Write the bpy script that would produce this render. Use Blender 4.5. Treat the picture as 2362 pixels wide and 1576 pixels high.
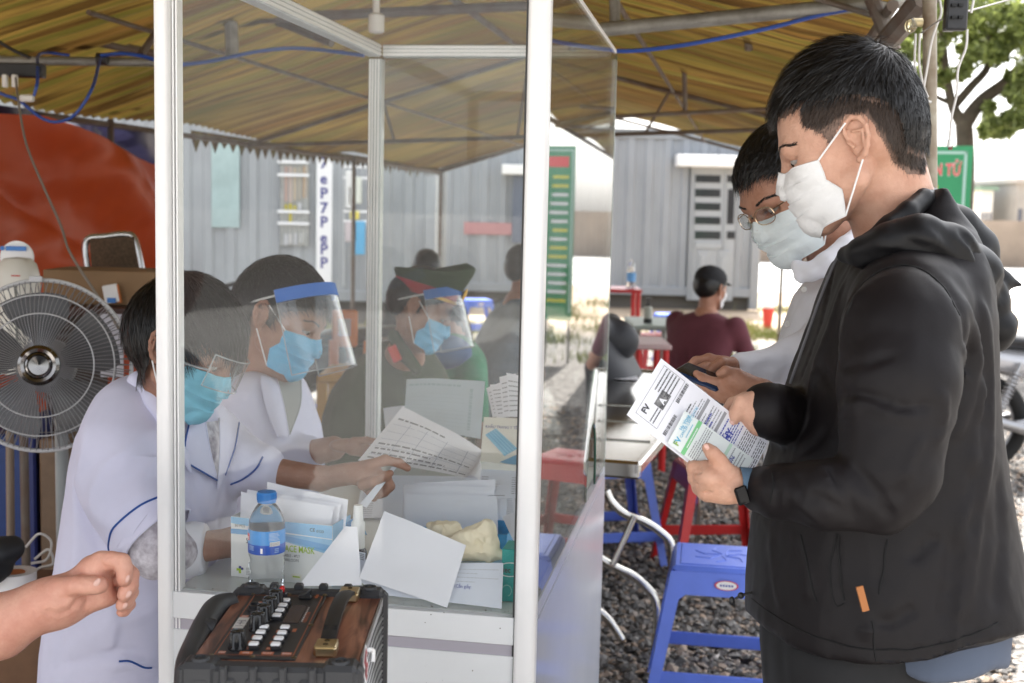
import bpy, math, random
import numpy as np
from math import sin, cos, pi, radians
random.seed(7)
RNG = np.random.default_rng(7)
for o in list(bpy.data.objects):
 bpy.data.objects.remove(o)
SC = bpy.context.scene
COL = SC.collection

# ---------------------------------------------------------------- camera
FPX, CX, CY = 2873.0, 1181.0, 788.0
PITCH, ROLL, CAMH = .1047, .0226, 1.468
_fw = np.array([0, cos(PITCH), -sin(PITCH)])
_u0 = np.array([0, sin(PITCH), cos(PITCH)])
_r0 = np.array([1.0, 0, 0])
RT = cos(ROLL) * _r0 + sin(ROLL) * _u0
UP = -sin(ROLL) * _r0 + cos(ROLL) * _u0
FW = _fw
CAM = np.array([0, 0, CAMH])
cd = bpy.data.cameras.new('camera')
cam = bpy.data.objects.new('camera', cd)
COL.objects.link(cam)
from mathutils import Matrix, Vector
cam.matrix_world = Matrix(((RT[0], UP[0], -FW[0], 0), (RT[1], UP[1], -FW[1], 0), (RT[2], UP[2], -FW[2], CAMH), (0, 0, 0, 1)))
cd.sensor_width = 36
cd.lens = 36 * FPX / 2362
cd.clip_start = .05
cd.clip_end = 2000
cd.dof.use_dof = True
cd.dof.focus_distance = 1.95
cd.dof.aperture_fstop = 6.3
SC.camera = cam

# ---------------------------------------------------------------- light
SUN_EL, SUN_AZ = radians(56), radians(8)
w = bpy.data.worlds.new('World')
SC.world = w
w.use_nodes = True
nt = w.node_tree
bg = nt.nodes['Background']
sky = nt.nodes.new('ShaderNodeTexSky')
sky.sky_type = 'NISHITA'
sky.sun_disc = False
sky.sun_elevation = SUN_EL
sky.sun_rotation = SUN_AZ
sky.air_density = 1.0
sky.dust_density = 4.0
sky.ozone_density = 1.0
hs = nt.nodes.new('ShaderNodeHueSaturation')
hs.inputs['Saturation'].default_value = .25
nt.links.new(sky.outputs[0], hs.inputs['Color'])
nt.links.new(hs.outputs[0], bg.inputs[0])
bg.inputs[1].default_value = .15
sl = bpy.data.lights.new('sun', 'SUN')
sl.energy = 4.0
sl.angle = radians(.6)
sl.color = (1, .96, .9)
so = bpy.data.objects.new('sun', sl)
COL.objects.link(so)
sdir = Vector((sin(SUN_AZ) * cos(SUN_EL), cos(SUN_AZ) * cos(SUN_EL), sin(SUN_EL)))
so.rotation_euler = sdir.to_track_quat('Z', 'Y').to_euler()
SC.view_settings.view_transform = 'Standard'
SC.view_settings.look = 'None'
SC.view_settings.exposure = 2.08
SC.view_settings.gamma = 1
cy = SC.cycles
cy.use_denoising = True
cy.max_bounces = 9
cy.diffuse_bounces = 5
cy.glossy_bounces = 4
cy.transmission_bounces = 8
cy.transparent_max_bounces = 40
cy.sample_clamp_indirect = 8
cy.caustics_reflective = False
cy.caustics_refractive = False

# ---------------------------------------------------------------- placement
def P(px, py, d):
 return CAM + d * FW + (px - CX) * d / FPX * RT + (CY - py) * d / FPX * UP
def ray(px, py):
 return FW + (px - CX) / FPX * RT + (CY - py) / FPX * UP
def PZ(px, py, z=0.0):
 r = ray(px, py)
 return CAM + r * (z - CAMH) / r[2]
def PY(px, py, y):
 r = ray(px, py)
 return CAM + r * y / r[1]
def A(*v):
 return np.array(v, dtype=float)
def nrm(v):
 v = np.asarray(v, float)
 return v / (np.linalg.norm(v) + 1e-12)

# ---------------------------------------------------------------- materials
MATS = {}
def srgb(r, g, b):
 f = lambda c: (c / 255 / 12.92) if c / 255 <= .04045 else ((c / 255 + .055) / 1.055) ** 2.4
 return (f(r), f(g), f(b))
def mat(name, col, rough=.5, metal=0, spec=.5, noise=0, nscale=20, bump=0, bscale=60, sss=0, trans=0, transl=0,
  col2=None, sheen=0, coat=0, stretch=None, alpha=1, ior=1.45, detail=4):
 if name in MATS:
  return MATS[name]
 m = bpy.data.materials.new(name)
 m.use_nodes = True
 nt = m.node_tree
 b = nt.nodes['Principled BSDF']
 N = nt.nodes.new
 L = nt.links.new
 b.inputs['Base Color'].default_value = (*col, 1)
 b.inputs['Roughness'].default_value = rough
 b.inputs['Metallic'].default_value = metal
 b.inputs['Specular IOR Level'].default_value = spec
 b.inputs['IOR'].default_value = ior
 b.inputs['Transmission Weight'].default_value = trans
 if sss:
  b.inputs['Subsurface Weight'].default_value = sss
  b.inputs['Subsurface Radius'].default_value = (1, .35, .2)
  b.inputs['Subsurface Scale'].default_value = .008
 if sheen:
  b.inputs['Sheen Weight'].default_value = sheen
 if coat:
  b.inputs['Coat Weight'].default_value = coat
 tc = None
 def coord():
  nonlocal tc
  if tc is None:
   t = N('ShaderNodeTexCoord')
   mp = N('ShaderNodeMapping')
   L(t.outputs['Object'], mp.inputs[0])
   if stretch:
    mp.inputs['Scale'].default_value = stretch
   tc = mp
  return tc.outputs[0]
 if noise or col2:
  n = N('ShaderNodeTexNoise')
  n.inputs['Scale'].default_value = nscale
  n.inputs['Detail'].default_value = detail
  n.inputs['Roughness'].default_value = .6
  L(coord(), n.inputs['Vector'])
  r = N('ShaderNodeValToRGB')
  r.color_ramp.elements[0].position = .3
  r.color_ramp.elements[1].position = .7
  if col2 is None:
   c1 = [c * (1 - noise) for c in col]
   c2 = [min(1, c * (1 + noise)) for c in col]
  else:
   c1, c2 = col, col2
  r.color_ramp.elements[0].color = (*c1, 1)
  r.color_ramp.elements[1].color = (*c2, 1)
  L(n.outputs[0], r.inputs[0])
  L(r.outputs[0], b.inputs['Base Color'])
 if bump:
  n = N('ShaderNodeTexNoise')
  n.inputs['Scale'].default_value = bscale
  n.inputs['Detail'].default_value = 5
  L(coord(), n.inputs['Vector'])
  bp = N('ShaderNodeBump')
  bp.inputs['Strength'].default_value = bump
  bp.inputs['Distance'].default_value = .01
  L(n.outputs[0], bp.inputs['Height'])
  L(bp.outputs[0], b.inputs['Normal'])
 if transl:
  tr = N('ShaderNodeBsdfTranslucent')
  tr.inputs[0].default_value = (*col, 1)
  if noise or col2:
   L(r.outputs[0], tr.inputs[0])
  mx = N('ShaderNodeMixShader')
  mx.inputs[0].default_value = transl
  L(b.outputs[0], mx.inputs[1])
  L(tr.outputs[0], mx.inputs[2])
  L(mx.outputs[0], nt.nodes['Material Output'].inputs[0])
 MATS[name] = m
 return m

def film_mat(name, tint=(1, 1, 1), refl=.05, dust=0, dustcol=(.6, .6, .62), rough=.0, dscale=9, power=5, gain=1.0):
 """clear sheet: transparent + mirror reflection growing with the angle, faint smudges"""
 m = bpy.data.materials.new(name)
 m.use_nodes = True
 nt = m.node_tree
 nt.nodes.remove(nt.nodes['Principled BSDF'])
 N, L = nt.nodes.new, nt.links.new
 tr = N('ShaderNodeBsdfTransparent')
 tr.inputs[0].default_value = (*tint, 1)
 gl = N('ShaderNodeBsdfGlossy')
 gl.inputs['Roughness'].default_value = rough
 lw = N('ShaderNodeLayerWeight')
 lw.inputs[0].default_value = .5
 pw = N('ShaderNodeMath')
 pw.operation = 'POWER'
 pw.inputs[1].default_value = power
 L(lw.outputs['Facing'], pw.inputs[0])
 ml = N('ShaderNodeMath')
 ml.operation = 'MULTIPLY_ADD'
 ml.inputs[1].default_value = gain * (1 - refl)
 ml.inputs[2].default_value = refl
 ml.use_clamp = True
 L(pw.outputs[0], ml.inputs[0])
 mx = N('ShaderNodeMixShader')
 L(ml.outputs[0], mx.inputs[0])
 L(tr.outputs[0], mx.inputs[1])
 L(gl.outputs[0], mx.inputs[2])
 out = mx
 if dust:
  df = N('ShaderNodeBsdfDiffuse')
  df.inputs[0].default_value = (*dustcol, 1)
  n = N('ShaderNodeTexNoise')
  n.inputs['Scale'].default_value = dscale
  n.inputs['Detail'].default_value = 8
  n.inputs['Roughness'].default_value = .7
  tc = N('ShaderNodeTexCoord')
  L(tc.outputs['Object'], n.inputs['Vector'])
  mr = N('ShaderNodeMapRange')
  mr.inputs[1].default_value = .3
  mr.inputs[2].default_value = .75
  mr.inputs[3].default_value = dust * .4
  mr.inputs[4].default_value = dust * 1.6
  L(n.outputs[0], mr.inputs[0])
  m2 = N('ShaderNodeMixShader')
  L(mr.outputs[0], m2.inputs[0])
  L(mx.outputs[0], m2.inputs[1])
  L(df.outputs[0], m2.inputs[2])
  out = m2
 L(out.outputs[0], nt.nodes['Material Output'].inputs[0])
 MATS[name] = m
 return m

# ---------------------------------------------------------------- mesh building
class MB:
 def __init__(s):
  s.v, s.f, s.m, s.n, s.mats = [], [], [], 0, []
 def mi(s, m):
  if m not in s.mats:
   s.mats.append(m)
  return s.mats.index(m)
 def add(s, v, f, m):
  v = np.asarray(v, float).reshape(-1, 3)
  k = s.mi(m)
  s.v.append(v)
  for q in f:
   s.f.append([int(i) + s.n for i in q])
   s.m.append(k)
  s.n += len(v)
  return s
 # oriented box: centre c, half sizes h, axes X Y Z (rows)
 def box(s, c, h, m, ax=None, bev=0):
  c = np.asarray(c, float)
  ax = np.eye(3) if ax is None else np.asarray(ax, float)
  h = np.asarray(h, float)
  if bev <= 0:
   v = [c + ax[0] * h[0] * i + ax[1] * h[1] * j + ax[2] * h[2] * k for i in (-1, 1) for j in (-1, 1) for k in (-1, 1)]
   f = [(0, 1, 3, 2), (4, 6, 7, 5), (0, 4, 5, 1), (2, 3, 7, 6), (0, 2, 6, 4), (1, 5, 7, 3)]
   return s.add(v, f, m)
  b = min(bev, *(h * .95))
  v = []
  idx = {}
  for i in (-1, 1):
   for j in (-1, 1):
    for k in (-1, 1):
     for a in range(3):
      q = [h[0] - b, h[1] - b, h[2] - b]
      q[a] = h[a]
      idx[(i, j, k, a)] = len(v)
      v.append(c + ax[0] * q[0] * i + ax[1] * q[1] * j + ax[2] * q[2] * k)
  f = []
  for a in range(3):
   o = [x for x in range(3) if x != a]
   for sg in (-1, 1):
    q = []
    for (p, r) in ((-1, -1), (1, -1), (1, 1), (-1, 1)):
     t = [0, 0, 0]
     t[a] = sg
     t[o[0]] = p
     t[o[1]] = r
     q.append(idx[(*t, a)])
    if (sg == 1) == (a == 1):
     q = q[::-1]
    f.append(q)
  for a in range(3):
   b1, b2 = [x for x in range(3) if x != a]
   for p in (-1, 1):
    for r in (-1, 1):
     t0, t1 = [0, 0, 0], [0, 0, 0]
     t0[a], t1[a] = -1, 1
     for t in (t0, t1):
      t[b1] = p
      t[b2] = r
     f.append([idx[(*t0, b1)], idx[(*t1, b1)], idx[(*t1, b2)], idx[(*t0, b2)]])
  for i in (-1, 1):
   for j in (-1, 1):
    for k in (-1, 1):
     f.append([idx[(i, j, k, a)] for a in range(3)])
  return s.add(v, f, m)
 def boxz(s, x0, x1, y0, y1, z0, z1, m, bev=0):
  return s.box(((x0 + x1) / 2, (y0 + y1) / 2, (z0 + z1) / 2), (abs(x1 - x0) / 2, abs(y1 - y0) / 2, abs(z1 - z0) / 2), m, None, bev)
 def tube(s, pts, r, m, n=10, cap=True, up=None, prof=None):
  pts = [np.asarray(p, float) for p in pts]
  rs = [r] * len(pts) if np.isscalar(r) else list(r)
  v = []
  pu = None
  for i, p in enumerate(pts):
   t = nrm(pts[min(i + 1, len(pts) - 1)] - pts[max(i - 1, 0)])
   if pu is None:
    a = np.array([0, 0, 1.0]) if up is None else np.asarray(up, float)
    if abs(t @ a) > .95:
     a = np.array([1.0, 0, 0])
    pu = nrm(a - t * (a @ t))
   else:
    pu = nrm(pu - t * (pu @ t))
   b = np.cross(t, pu)
   for k in range(n):
    if prof is None:
     q = 2 * pi * k / n
     c, d = cos(q), sin(q)
    else:
     c, d = prof[k]
    v.append(p + rs[i] * (c * pu + d * b))
  f = []
  for i in range(len(pts) - 1):
   for k in range(n):
    a, b2 = i * n + k, i * n + (k + 1) % n
    f.append((a, b2, b2 + n, a + n))
  if cap:
   f.append(tuple(range(n))[::-1])
   f.append(tuple(range((len(pts) - 1) * n, len(pts) * n)))
  return s.add(v, f, m)
 def lathe(s, c, prof, m, n=32, ax=None):
  c = np.asarray(c, float)
  ax = np.eye(3) if ax is None else np.asarray(ax, float)
  v = []
  for r, z in prof:
   for k in range(n):
    q = 2 * pi * k / n
    v.append(c + ax[0] * r * cos(q) + ax[1] * r * sin(q) + ax[2] * z)
  f = []
  for i in range(len(prof) - 1):
   for k in range(n):
    a, b = i * n + k, i * n + (k + 1) % n
    f.append((a, b, b + n, a + n))
  if prof[0][0] > 1e-5:
   f.append(tuple(range(n))[::-1])
  if prof[-1][0] > 1e-5:
   f.append(tuple(range((len(prof) - 1) * n, len(prof) * n)))
  return s.add(v, f, m)
 def ell(s, c, r, m, ax=None, nu=20, nv=12):
  prof = [(max(sin(pi * i / nv), 1e-6), -cos(pi * i / nv)) for i in range(nv + 1)]
  ax = np.eye(3) if ax is None else np.asarray(ax, float)
  r = np.asarray(r, float)
  return s.lathe(c, prof, m, nu, ax * r[:, None])
 def grid(s, fn, nu, nv, m, closed_u=False):
  v = [fn(i / nu, j / nv) for j in range(nv + 1) for i in range(nu + (0 if closed_u else 1))]
  W = nu if closed_u else nu + 1
  f = []
  for j in range(nv):
   for i in range(nu):
    a = j * W + i
    b = j * W + (i + 1) % W
    f.append((a, b, b + W, a + W))
  return s.add(v, f, m)
 def quad(s, a, b, c, d, m):
  return s.add([a, b, c, d], [(0, 1, 2, 3)], m)
 # text laid on a plane: origin o, unit x axis ex, unit y axis ey, letter height h
 def text(s, body, o, ex, ey, h, m, off=.0004, align='LEFT', wscale=1.0, bold=0.0):
  cu = bpy.data.curves.new('t', 'FONT')
  cu.body = body
  cu.size = 1
  cu.align_x = align
  cu.resolution_u = 2
  cu.offset = bold
  ob = bpy.data.objects.new('t', cu)
  COL.objects.link(ob)
  dg = bpy.context.evaluated_depsgraph_get()
  me = bpy.data.meshes.new_from_object(ob.evaluated_get(dg))
  nn = len(me.vertices)
  if nn:
   co = np.empty(nn * 3)
   me.vertices.foreach_get('co', co)
   co = co.reshape(-1, 3)
   ex, ey = np.asarray(ex, float), np.asarray(ey, float)
   ez = np.cross(ex, ey)
   sc = h / .7
   v = np.asarray(o, float) + co[:, :1] * sc * wscale * ex + co[:, 1:2] * sc * ey + ez * off
   s.add(v, [list(p.vertices) for p in me.polygons], m)
  bpy.data.objects.remove(ob)
  bpy.data.curves.remove(cu)
  bpy.data.meshes.remove(me)
  return s

def link(name, me, parent=None):
 o = bpy.data.objects.new(name, me)
 COL.objects.link(o)
 if parent is not None:
  o.parent = parent
 return o
def obj(name, mb, parent=None, smooth=True, origin=None, angle=38):
 """link a mesh builder as one mesh object; vertices are given in world space"""
 v = np.concatenate(mb.v) if mb.v else np.zeros((0, 3))
 if parent is not None:
  org = np.array(parent['_org'])
 elif origin is not None:
  org = np.array(origin, float)
 else:
  lo, hi = v.min(0), v.max(0)
  org = A((lo[0] + hi[0]) / 2, (lo[1] + hi[1]) / 2, lo[2])
 me = bpy.data.meshes.new(name)
 me.from_pydata((v - org).tolist(), [], mb.f)
 for m in mb.mats:
  me.materials.append(m)
 me.polygons.foreach_set('material_index', mb.m)
 if smooth:
  me.polygons.foreach_set('use_smooth', [True] * len(me.polygons))
  me.update()
  if angle < 180:
   try:
    me.set_sharp_from_angle(angle=radians(angle))
   except Exception:
    pass
 me.update()
 o = link(name, me, parent)
 if parent is None:
  o.location = org
 o['_org'] = [float(x) for x in org]
 return o
def npmesh(name, v, f, m, parent=None, smooth=True, origin=None):
 """fast path for big arrays: f is an (n,3) or (n,4) array; m a material or list (with per-face index)"""
 v = np.asarray(v, float)
 f = np.asarray(f)
 if parent is not None:
  org = np.array(parent['_org'])
 elif origin is not None:
  org = np.array(origin, float)
 else:
  lo, hi = v.min(0), v.max(0)
  org = A((lo[0] + hi[0]) / 2, (lo[1] + hi[1]) / 2, lo[2])
 me = bpy.data.meshes.new(name)
 nv, nf, k = len(v), len(f), f.shape[1]
 me.vertices.add(nv)
 me.vertices.foreach_set('co', (v - org).astype(np.float32).ravel())
 me.loops.add(nf * k)
 me.loops.foreach_set('vertex_index', f.astype(np.int32).ravel())
 me.polygons.add(nf)
 me.polygons.foreach_set('loop_start', np.arange(0, nf * k, k, dtype=np.int32))
 me.polygons.foreach_set('loop_total', np.full(nf, k, dtype=np.int32))
 me.materials.append(m)
 me.update(calc_edges=True)
 me.polygons.foreach_set('use_smooth', np.full(nf, smooth))
 me.validate()
 me.update()
 o = link(name, me, parent)
 if parent is None:
  o.location = org
 o['_org'] = [float(x) for x in org]
 return o
def tag(o, label=None, cat=None, group=None, kind=None):
 if label: o['label'] = label
 if cat: o['category'] = cat
 if group: o['group'] = group
 if kind: o['kind'] = kind
 return o
def thing(name, loc, label, cat, group=None):
 o = bpy.data.objects.new(name, None)
 COL.objects.link(o)
 o.empty_display_size = .1
 o.location = Vector([float(x) for x in loc])
 o['_org'] = [float(x) for x in loc]
 return tag(o, label, cat, group)
def dup(root, loc, rotz=0, label=None):
 r = root.copy()
 COL.objects.link(r)
 r.location = Vector([float(x) for x in loc])
 r.rotation_euler = (0, 0, rotz)
 if label: r['label'] = label
 for ch in list(root.children):
  c = ch.copy()
  COL.objects.link(c)
  c.parent = r
  for g in ch.children:
   d = g.copy()
   COL.objects.link(d)
   d.parent = c
 return r
def spline(pts, n=8):
 """Catmull-Rom through the points"""
 p = [np.asarray(q, float) for q in pts]
 p = [2 * p[0] - p[1]] + p + [2 * p[-1] - p[-2]]
 out = []
 for i in range(1, len(p) - 2):
  for k in range(n):
   t = k / n
   out.append(.5 * ((2 * p[i]) + (-p[i - 1] + p[i + 1]) * t + (2 * p[i - 1] - 5 * p[i] + 4 * p[i + 1] - p[i + 2]) * t * t + (-p[i - 1] + 3 * p[i] - 3 * p[i + 1] + p[i + 2]) * t ** 3))
 out.append(p[-2])
 return out

# ---------------------------------------------------------------- numpy noise
def _hash(ix, iy, iz, s):
 h = (ix * 374761393 + iy * 668265263 + iz * 2147483647 + s * 1274126177) & 0xffffffff
 h = ((h ^ (h >> 13)) * 1274126177) & 0xffffffff
 h = h ^ (h >> 16)
 return (h & 0xffff) / 65535.0 * 2 - 1
def vnoise(p, seed=0):
 p = np.asarray(p, float)
 i = np.floor(p).astype(np.int64)
 f = p - i
 f = f * f * (3 - 2 * f)
 r = 0
 for dx in (0, 1):
  for dy in (0, 1):
   for dz in (0, 1):
    wt = (f[..., 0] if dx else 1 - f[..., 0]) * (f[..., 1] if dy else 1 - f[..., 1]) * (f[..., 2] if dz else 1 - f[..., 2])
    r = r + wt * _hash(i[..., 0] + dx, i[..., 1] + dy, i[..., 2] + dz, seed)
 return r

# ---------------------------------------------------------------- signed distance modelling
class Sdf:
 """organic shapes: smooth unions of round cones, ellipsoids and lofts, meshed with surface nets"""
 def __init__(s):
  s.ops = []
 def rc(s, a, b, ra, rb, k=.01, sub=False):
  a, b = np.asarray(a, float), np.asarray(b, float)
  lo = np.minimum(a - ra, b - rb)
  hi = np.maximum(a + ra, b + rb)
  ba = b - a
  L2 = max(ba @ ba, 1e-12)
  def fn(p):
   pa = p - a
   t = np.clip(pa @ ba / L2, 0, 1)
   return np.linalg.norm(pa - t[..., None] * ba, axis=-1) - (ra + (rb - ra) * t)
  s.ops.append((fn, lo, hi, k, 'sub' if sub else 'add'))
  return s
 def chain(s, pts, k=.008):
  """pts: list of (point, radius)"""
  for (a, ra), (b, rb) in zip(pts[:-1], pts[1:]):
   s.rc(a, b, ra, rb, k)
  return s
 def el(s, c, r, R=None, k=.01, sub=False):
  c, r = np.asarray(c, float), np.asarray(r, float)
  R = np.eye(3) if R is None else np.asarray(R, float)
  e = np.sqrt(((R * r[:, None]) ** 2).sum(0))
  def fn(p):
   q = (p - c) @ R.T
   k0 = np.linalg.norm(q / r, axis=-1)
   k1 = np.linalg.norm(q / (r * r), axis=-1)
   return k0 * (k0 - 1) / np.maximum(k1, 1e-9)
  s.ops.append((fn, c - e, c + e, k, 'sub' if sub else 'add'))
  return s
 def loft(s, st, u, wv, k=.01, ex=2.0, sub=False):
  """st: stations (centre, half along u, half along wv), stacked along a roughly straight axis"""
  C = np.array([q[0] for q in st], float)
  a = np.array([q[1] for q in st], float)
  b = np.array([q[2] for q in st], float)
  u, wv = nrm(u), nrm(wv)
  ax = nrm(np.cross(u, wv))
  if (C[-1] - C[0]) @ ax < 0:
   ax = -ax
  t = C @ ax
  cu, cw = C @ u, C @ wv
  m = max(a.max(), b.max())
  lo, hi = C.min(0) - m, C.max(0) + m
  def fn(p):
   q = p @ ax
   x = (p @ u - np.interp(q, t, cu)) / np.interp(q, t, a)
   y = (p @ wv - np.interp(q, t, cw)) / np.interp(q, t, b)
   mm = np.minimum(np.interp(q, t, a), np.interp(q, t, b))
   d = ((np.abs(x) ** ex + np.abs(y) ** ex) ** (1 / ex) - 1) * mm
   return np.maximum(d, np.maximum(t[0] - q, q - t[-1]))
  s.ops.append((fn, lo, hi, k, 'sub' if sub else 'add'))
  return s
 def fold(s, a, b, r, amp):
  """a soft ridge (amp>0) or crease (amp<0) along the segment"""
  a, b = np.asarray(a, float), np.asarray(b, float)
  ba = b - a
  L2 = max(ba @ ba, 1e-12)
  def fn(p):
   pa = p - a
   t = np.clip(pa @ ba / L2, 0, 1)
   d2 = ((pa - t[..., None] * ba) ** 2).sum(-1)
   return amp * np.exp(-d2 / (r * r)) * (1 - (2 * t - 1) ** 4 * .8)
  R = r * 2.2
  s.ops.append((fn, np.minimum(a, b) - R, np.maximum(a, b) + R, 0, 'fold'))
  return s
 def noise(s, amp, scale, seed=0, stretch=(1, 1, 1), R=None):
  st = np.asarray(stretch, float)
  RR = np.eye(3) if R is None else np.asarray(R, float)
  s.ops.append((lambda p: amp * vnoise((p @ RR.T) * scale * st, seed), None, None, 0, 'fold'))
  return s
 @staticmethod
 def _comb(F, d, k, op):
  if op == 'fold':
   return F - d
  if op == 'cut':
   return np.maximum(F, d)
  if op == 'sub':
   d = -d
   h = np.clip(.5 - .5 * (F - d) / k, 0, 1)
   return F + (d - F) * h + k * h * (1 - h)
  h = np.clip(.5 + .5 * (F - d) / k, 0, 1)
  return F + (d - F) * h - k * h * (1 - h)
 def ev(s, p):
  p = np.asarray(p, float)
  F = np.full(p.shape[:-1], 9.0)
  for fn, lo, hi, k, op in s.ops:
   F = s._comb(F, fn(p), max(k, 1e-6), op)
  return F
 def mesh(s, h, clip=None, smooth=1):
  lo = np.min([o[1] for o in s.ops if o[1] is not None and o[4] == 'add'], 0) - 4 * h
  hi = np.max([o[2] for o in s.ops if o[2] is not None and o[4] == 'add'], 0) + 4 * h
  n = np.ceil((hi - lo) / h).astype(int) + 1
  F = np.full(n, .5)
  axs = [lo[i] + h * np.arange(n[i]) for i in range(3)]
  for fn, l, u, k, op in s.ops:
   if l is None:
    i0, i1 = [0] * 3, list(n)
   else:
    m = k + 4 * h if op != 'fold' else 0
    i0 = np.clip(np.floor((l - m - lo) / h).astype(int), 0, n)
    i1 = np.clip(np.ceil((u + m - lo) / h).astype(int) + 1, 0, n)
   if any(i1[i] <= i0[i] for i in range(3)):
    continue
   sl = tuple(slice(i0[i], i1[i]) for i in range(3))
   if op == 'cut':
    msk = F < .05
    pp = lo + np.argwhere(msk) * h
    F[msk] = np.maximum(F[msk], fn(pp))
    continue
   if l is None:
    msk = np.abs(F) < .03
    if msk.any():
     ii = np.argwhere(msk)
     pp = lo + ii * h
     F[msk] = F[msk] - fn(pp)
    continue
   g = np.stack(np.meshgrid(axs[0][sl[0]], axs[1][sl[1]], axs[2][sl[2]], indexing='ij'), -1)
   F[sl] = s._comb(F[sl], fn(g), max(k, 1e-6), op)
  return nets(F, lo, h, smooth)
def nets(F, lo, h, smooth=1):
 S = F < 0
 n = np.array(F.shape) - 1
 cnt = np.zeros(n)
 acc = np.zeros((*n, 3))
 offs = [(i, j, k) for i in (0, 1) for j in (0, 1) for k in (0, 1)]
 sl = lambda o: tuple(slice(o[a], o[a] + n[a]) for a in range(3))
 for a in range(3):
  for o in offs:
   if o[a]:
    continue
   o2 = list(o)
   o2[a] = 1
   f0, f1 = F[sl(o)], F[sl(o2)]
   c = (f0 < 0) != (f1 < 0)
   t = np.where(c, f0 / np.where(c, f0 - f1, 1), 0)
   for b in range(3):
    acc[..., b] += np.where(c, (t if b == a else o[b]), 0)
   cnt += c
 act = cnt > 0
 idx = np.full(n, -1)
 idx[act] = np.arange(act.sum())
 ij = np.argwhere(act)
 V = lo + h * (ij + acc[act] / cnt[act][:, None])
 fs = []
 for a in range(3):
  b, c = (a + 1) % 3, (a + 2) % 3
  i0 = [slice(1, n[q]) for q in range(3)]
  i0[a] = slice(0, n[a])
  i1 = list(i0)
  i1[a] = slice(1, n[a] + 1)
  s0, s1 = S[tuple(i0)], S[tuple(i1)]
  cr = np.argwhere(s0 != s1)
  if not len(cr):
   continue
  fl = s0[tuple(cr.T)]
  g = cr.copy()
  for q in range(3):
   if q != a:
    g[:, q] += 1
  def at(db, dc):
   z = g.copy()
   z[:, b] += db
   z[:, c] += dc
   return idx[tuple(z.T)]
  q = np.stack([at(-1, -1), at(0, -1), at(0, 0), at(-1, 0)], 1)
  q[~fl] = q[~fl][:, ::-1]
  fs.append(q)
 Q = np.concatenate(fs)
 for _ in range(smooth):
  s2 = np.zeros_like(V)
  ct = np.zeros(len(V))
  for i in range(4):
   j = (i + 1) % 4
   np.add.at(s2, Q[:, i], V[Q[:, j]])
   np.add.at(ct, Q[:, i], 1)
   np.add.at(s2, Q[:, j], V[Q[:, i]])
   np.add.at(ct, Q[:, j], 1)
  V = V * .4 + .6 * s2 / ct[:, None]
 return V, Q
def joinm(parts):
 vs, fs, n = [], [], 0
 for v, f in parts:
  vs.append(v)
  fs.append(f + n)
  n += len(v)
 return np.concatenate(vs), np.concatenate(fs)
# ================================================================ SETTING
M_white = mat('white_laminate', srgb(225, 228, 230), .35, noise=.03, nscale=6, bump=.01)
M_alu = mat('white_powder_coat', (.86, .86, .86), .3, noise=.02, nscale=9)
M_alud = mat('brushed_aluminium', (.5, .52, .52), .38, metal=.55, noise=.08, nscale=30)
M_pipe = mat('galvanised_pipe', (.20, .19, .17), .5, metal=.3, col2=(.36, .35, .32), nscale=14)
M_rust = mat('rusty_pipe', (.12, .075, .05), .7, col2=(.17, .15, .13), nscale=9)
M_rustw = mat('painted_rusty_post', (.36, .33, .26), .5, col2=(.13, .075, .035), nscale=11, bump=.1, bscale=40)
M_blk = mat('black_plastic', (.02, .02, .022), .4, noise=.2)
M_wht = mat('white_plastic', (.75, .75, .73), .35)
M_blue = mat('blue_plastic', (.12, .20, .70), .36, noise=.06, nscale=15, sss=.0)
M_redp = mat('red_plastic', (.50, .02, .02), .36, noise=.06, nscale=15)
M_steel = mat('stainless_steel', (.50, .485, .455), .16, metal=1, noise=.05, nscale=10)

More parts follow.
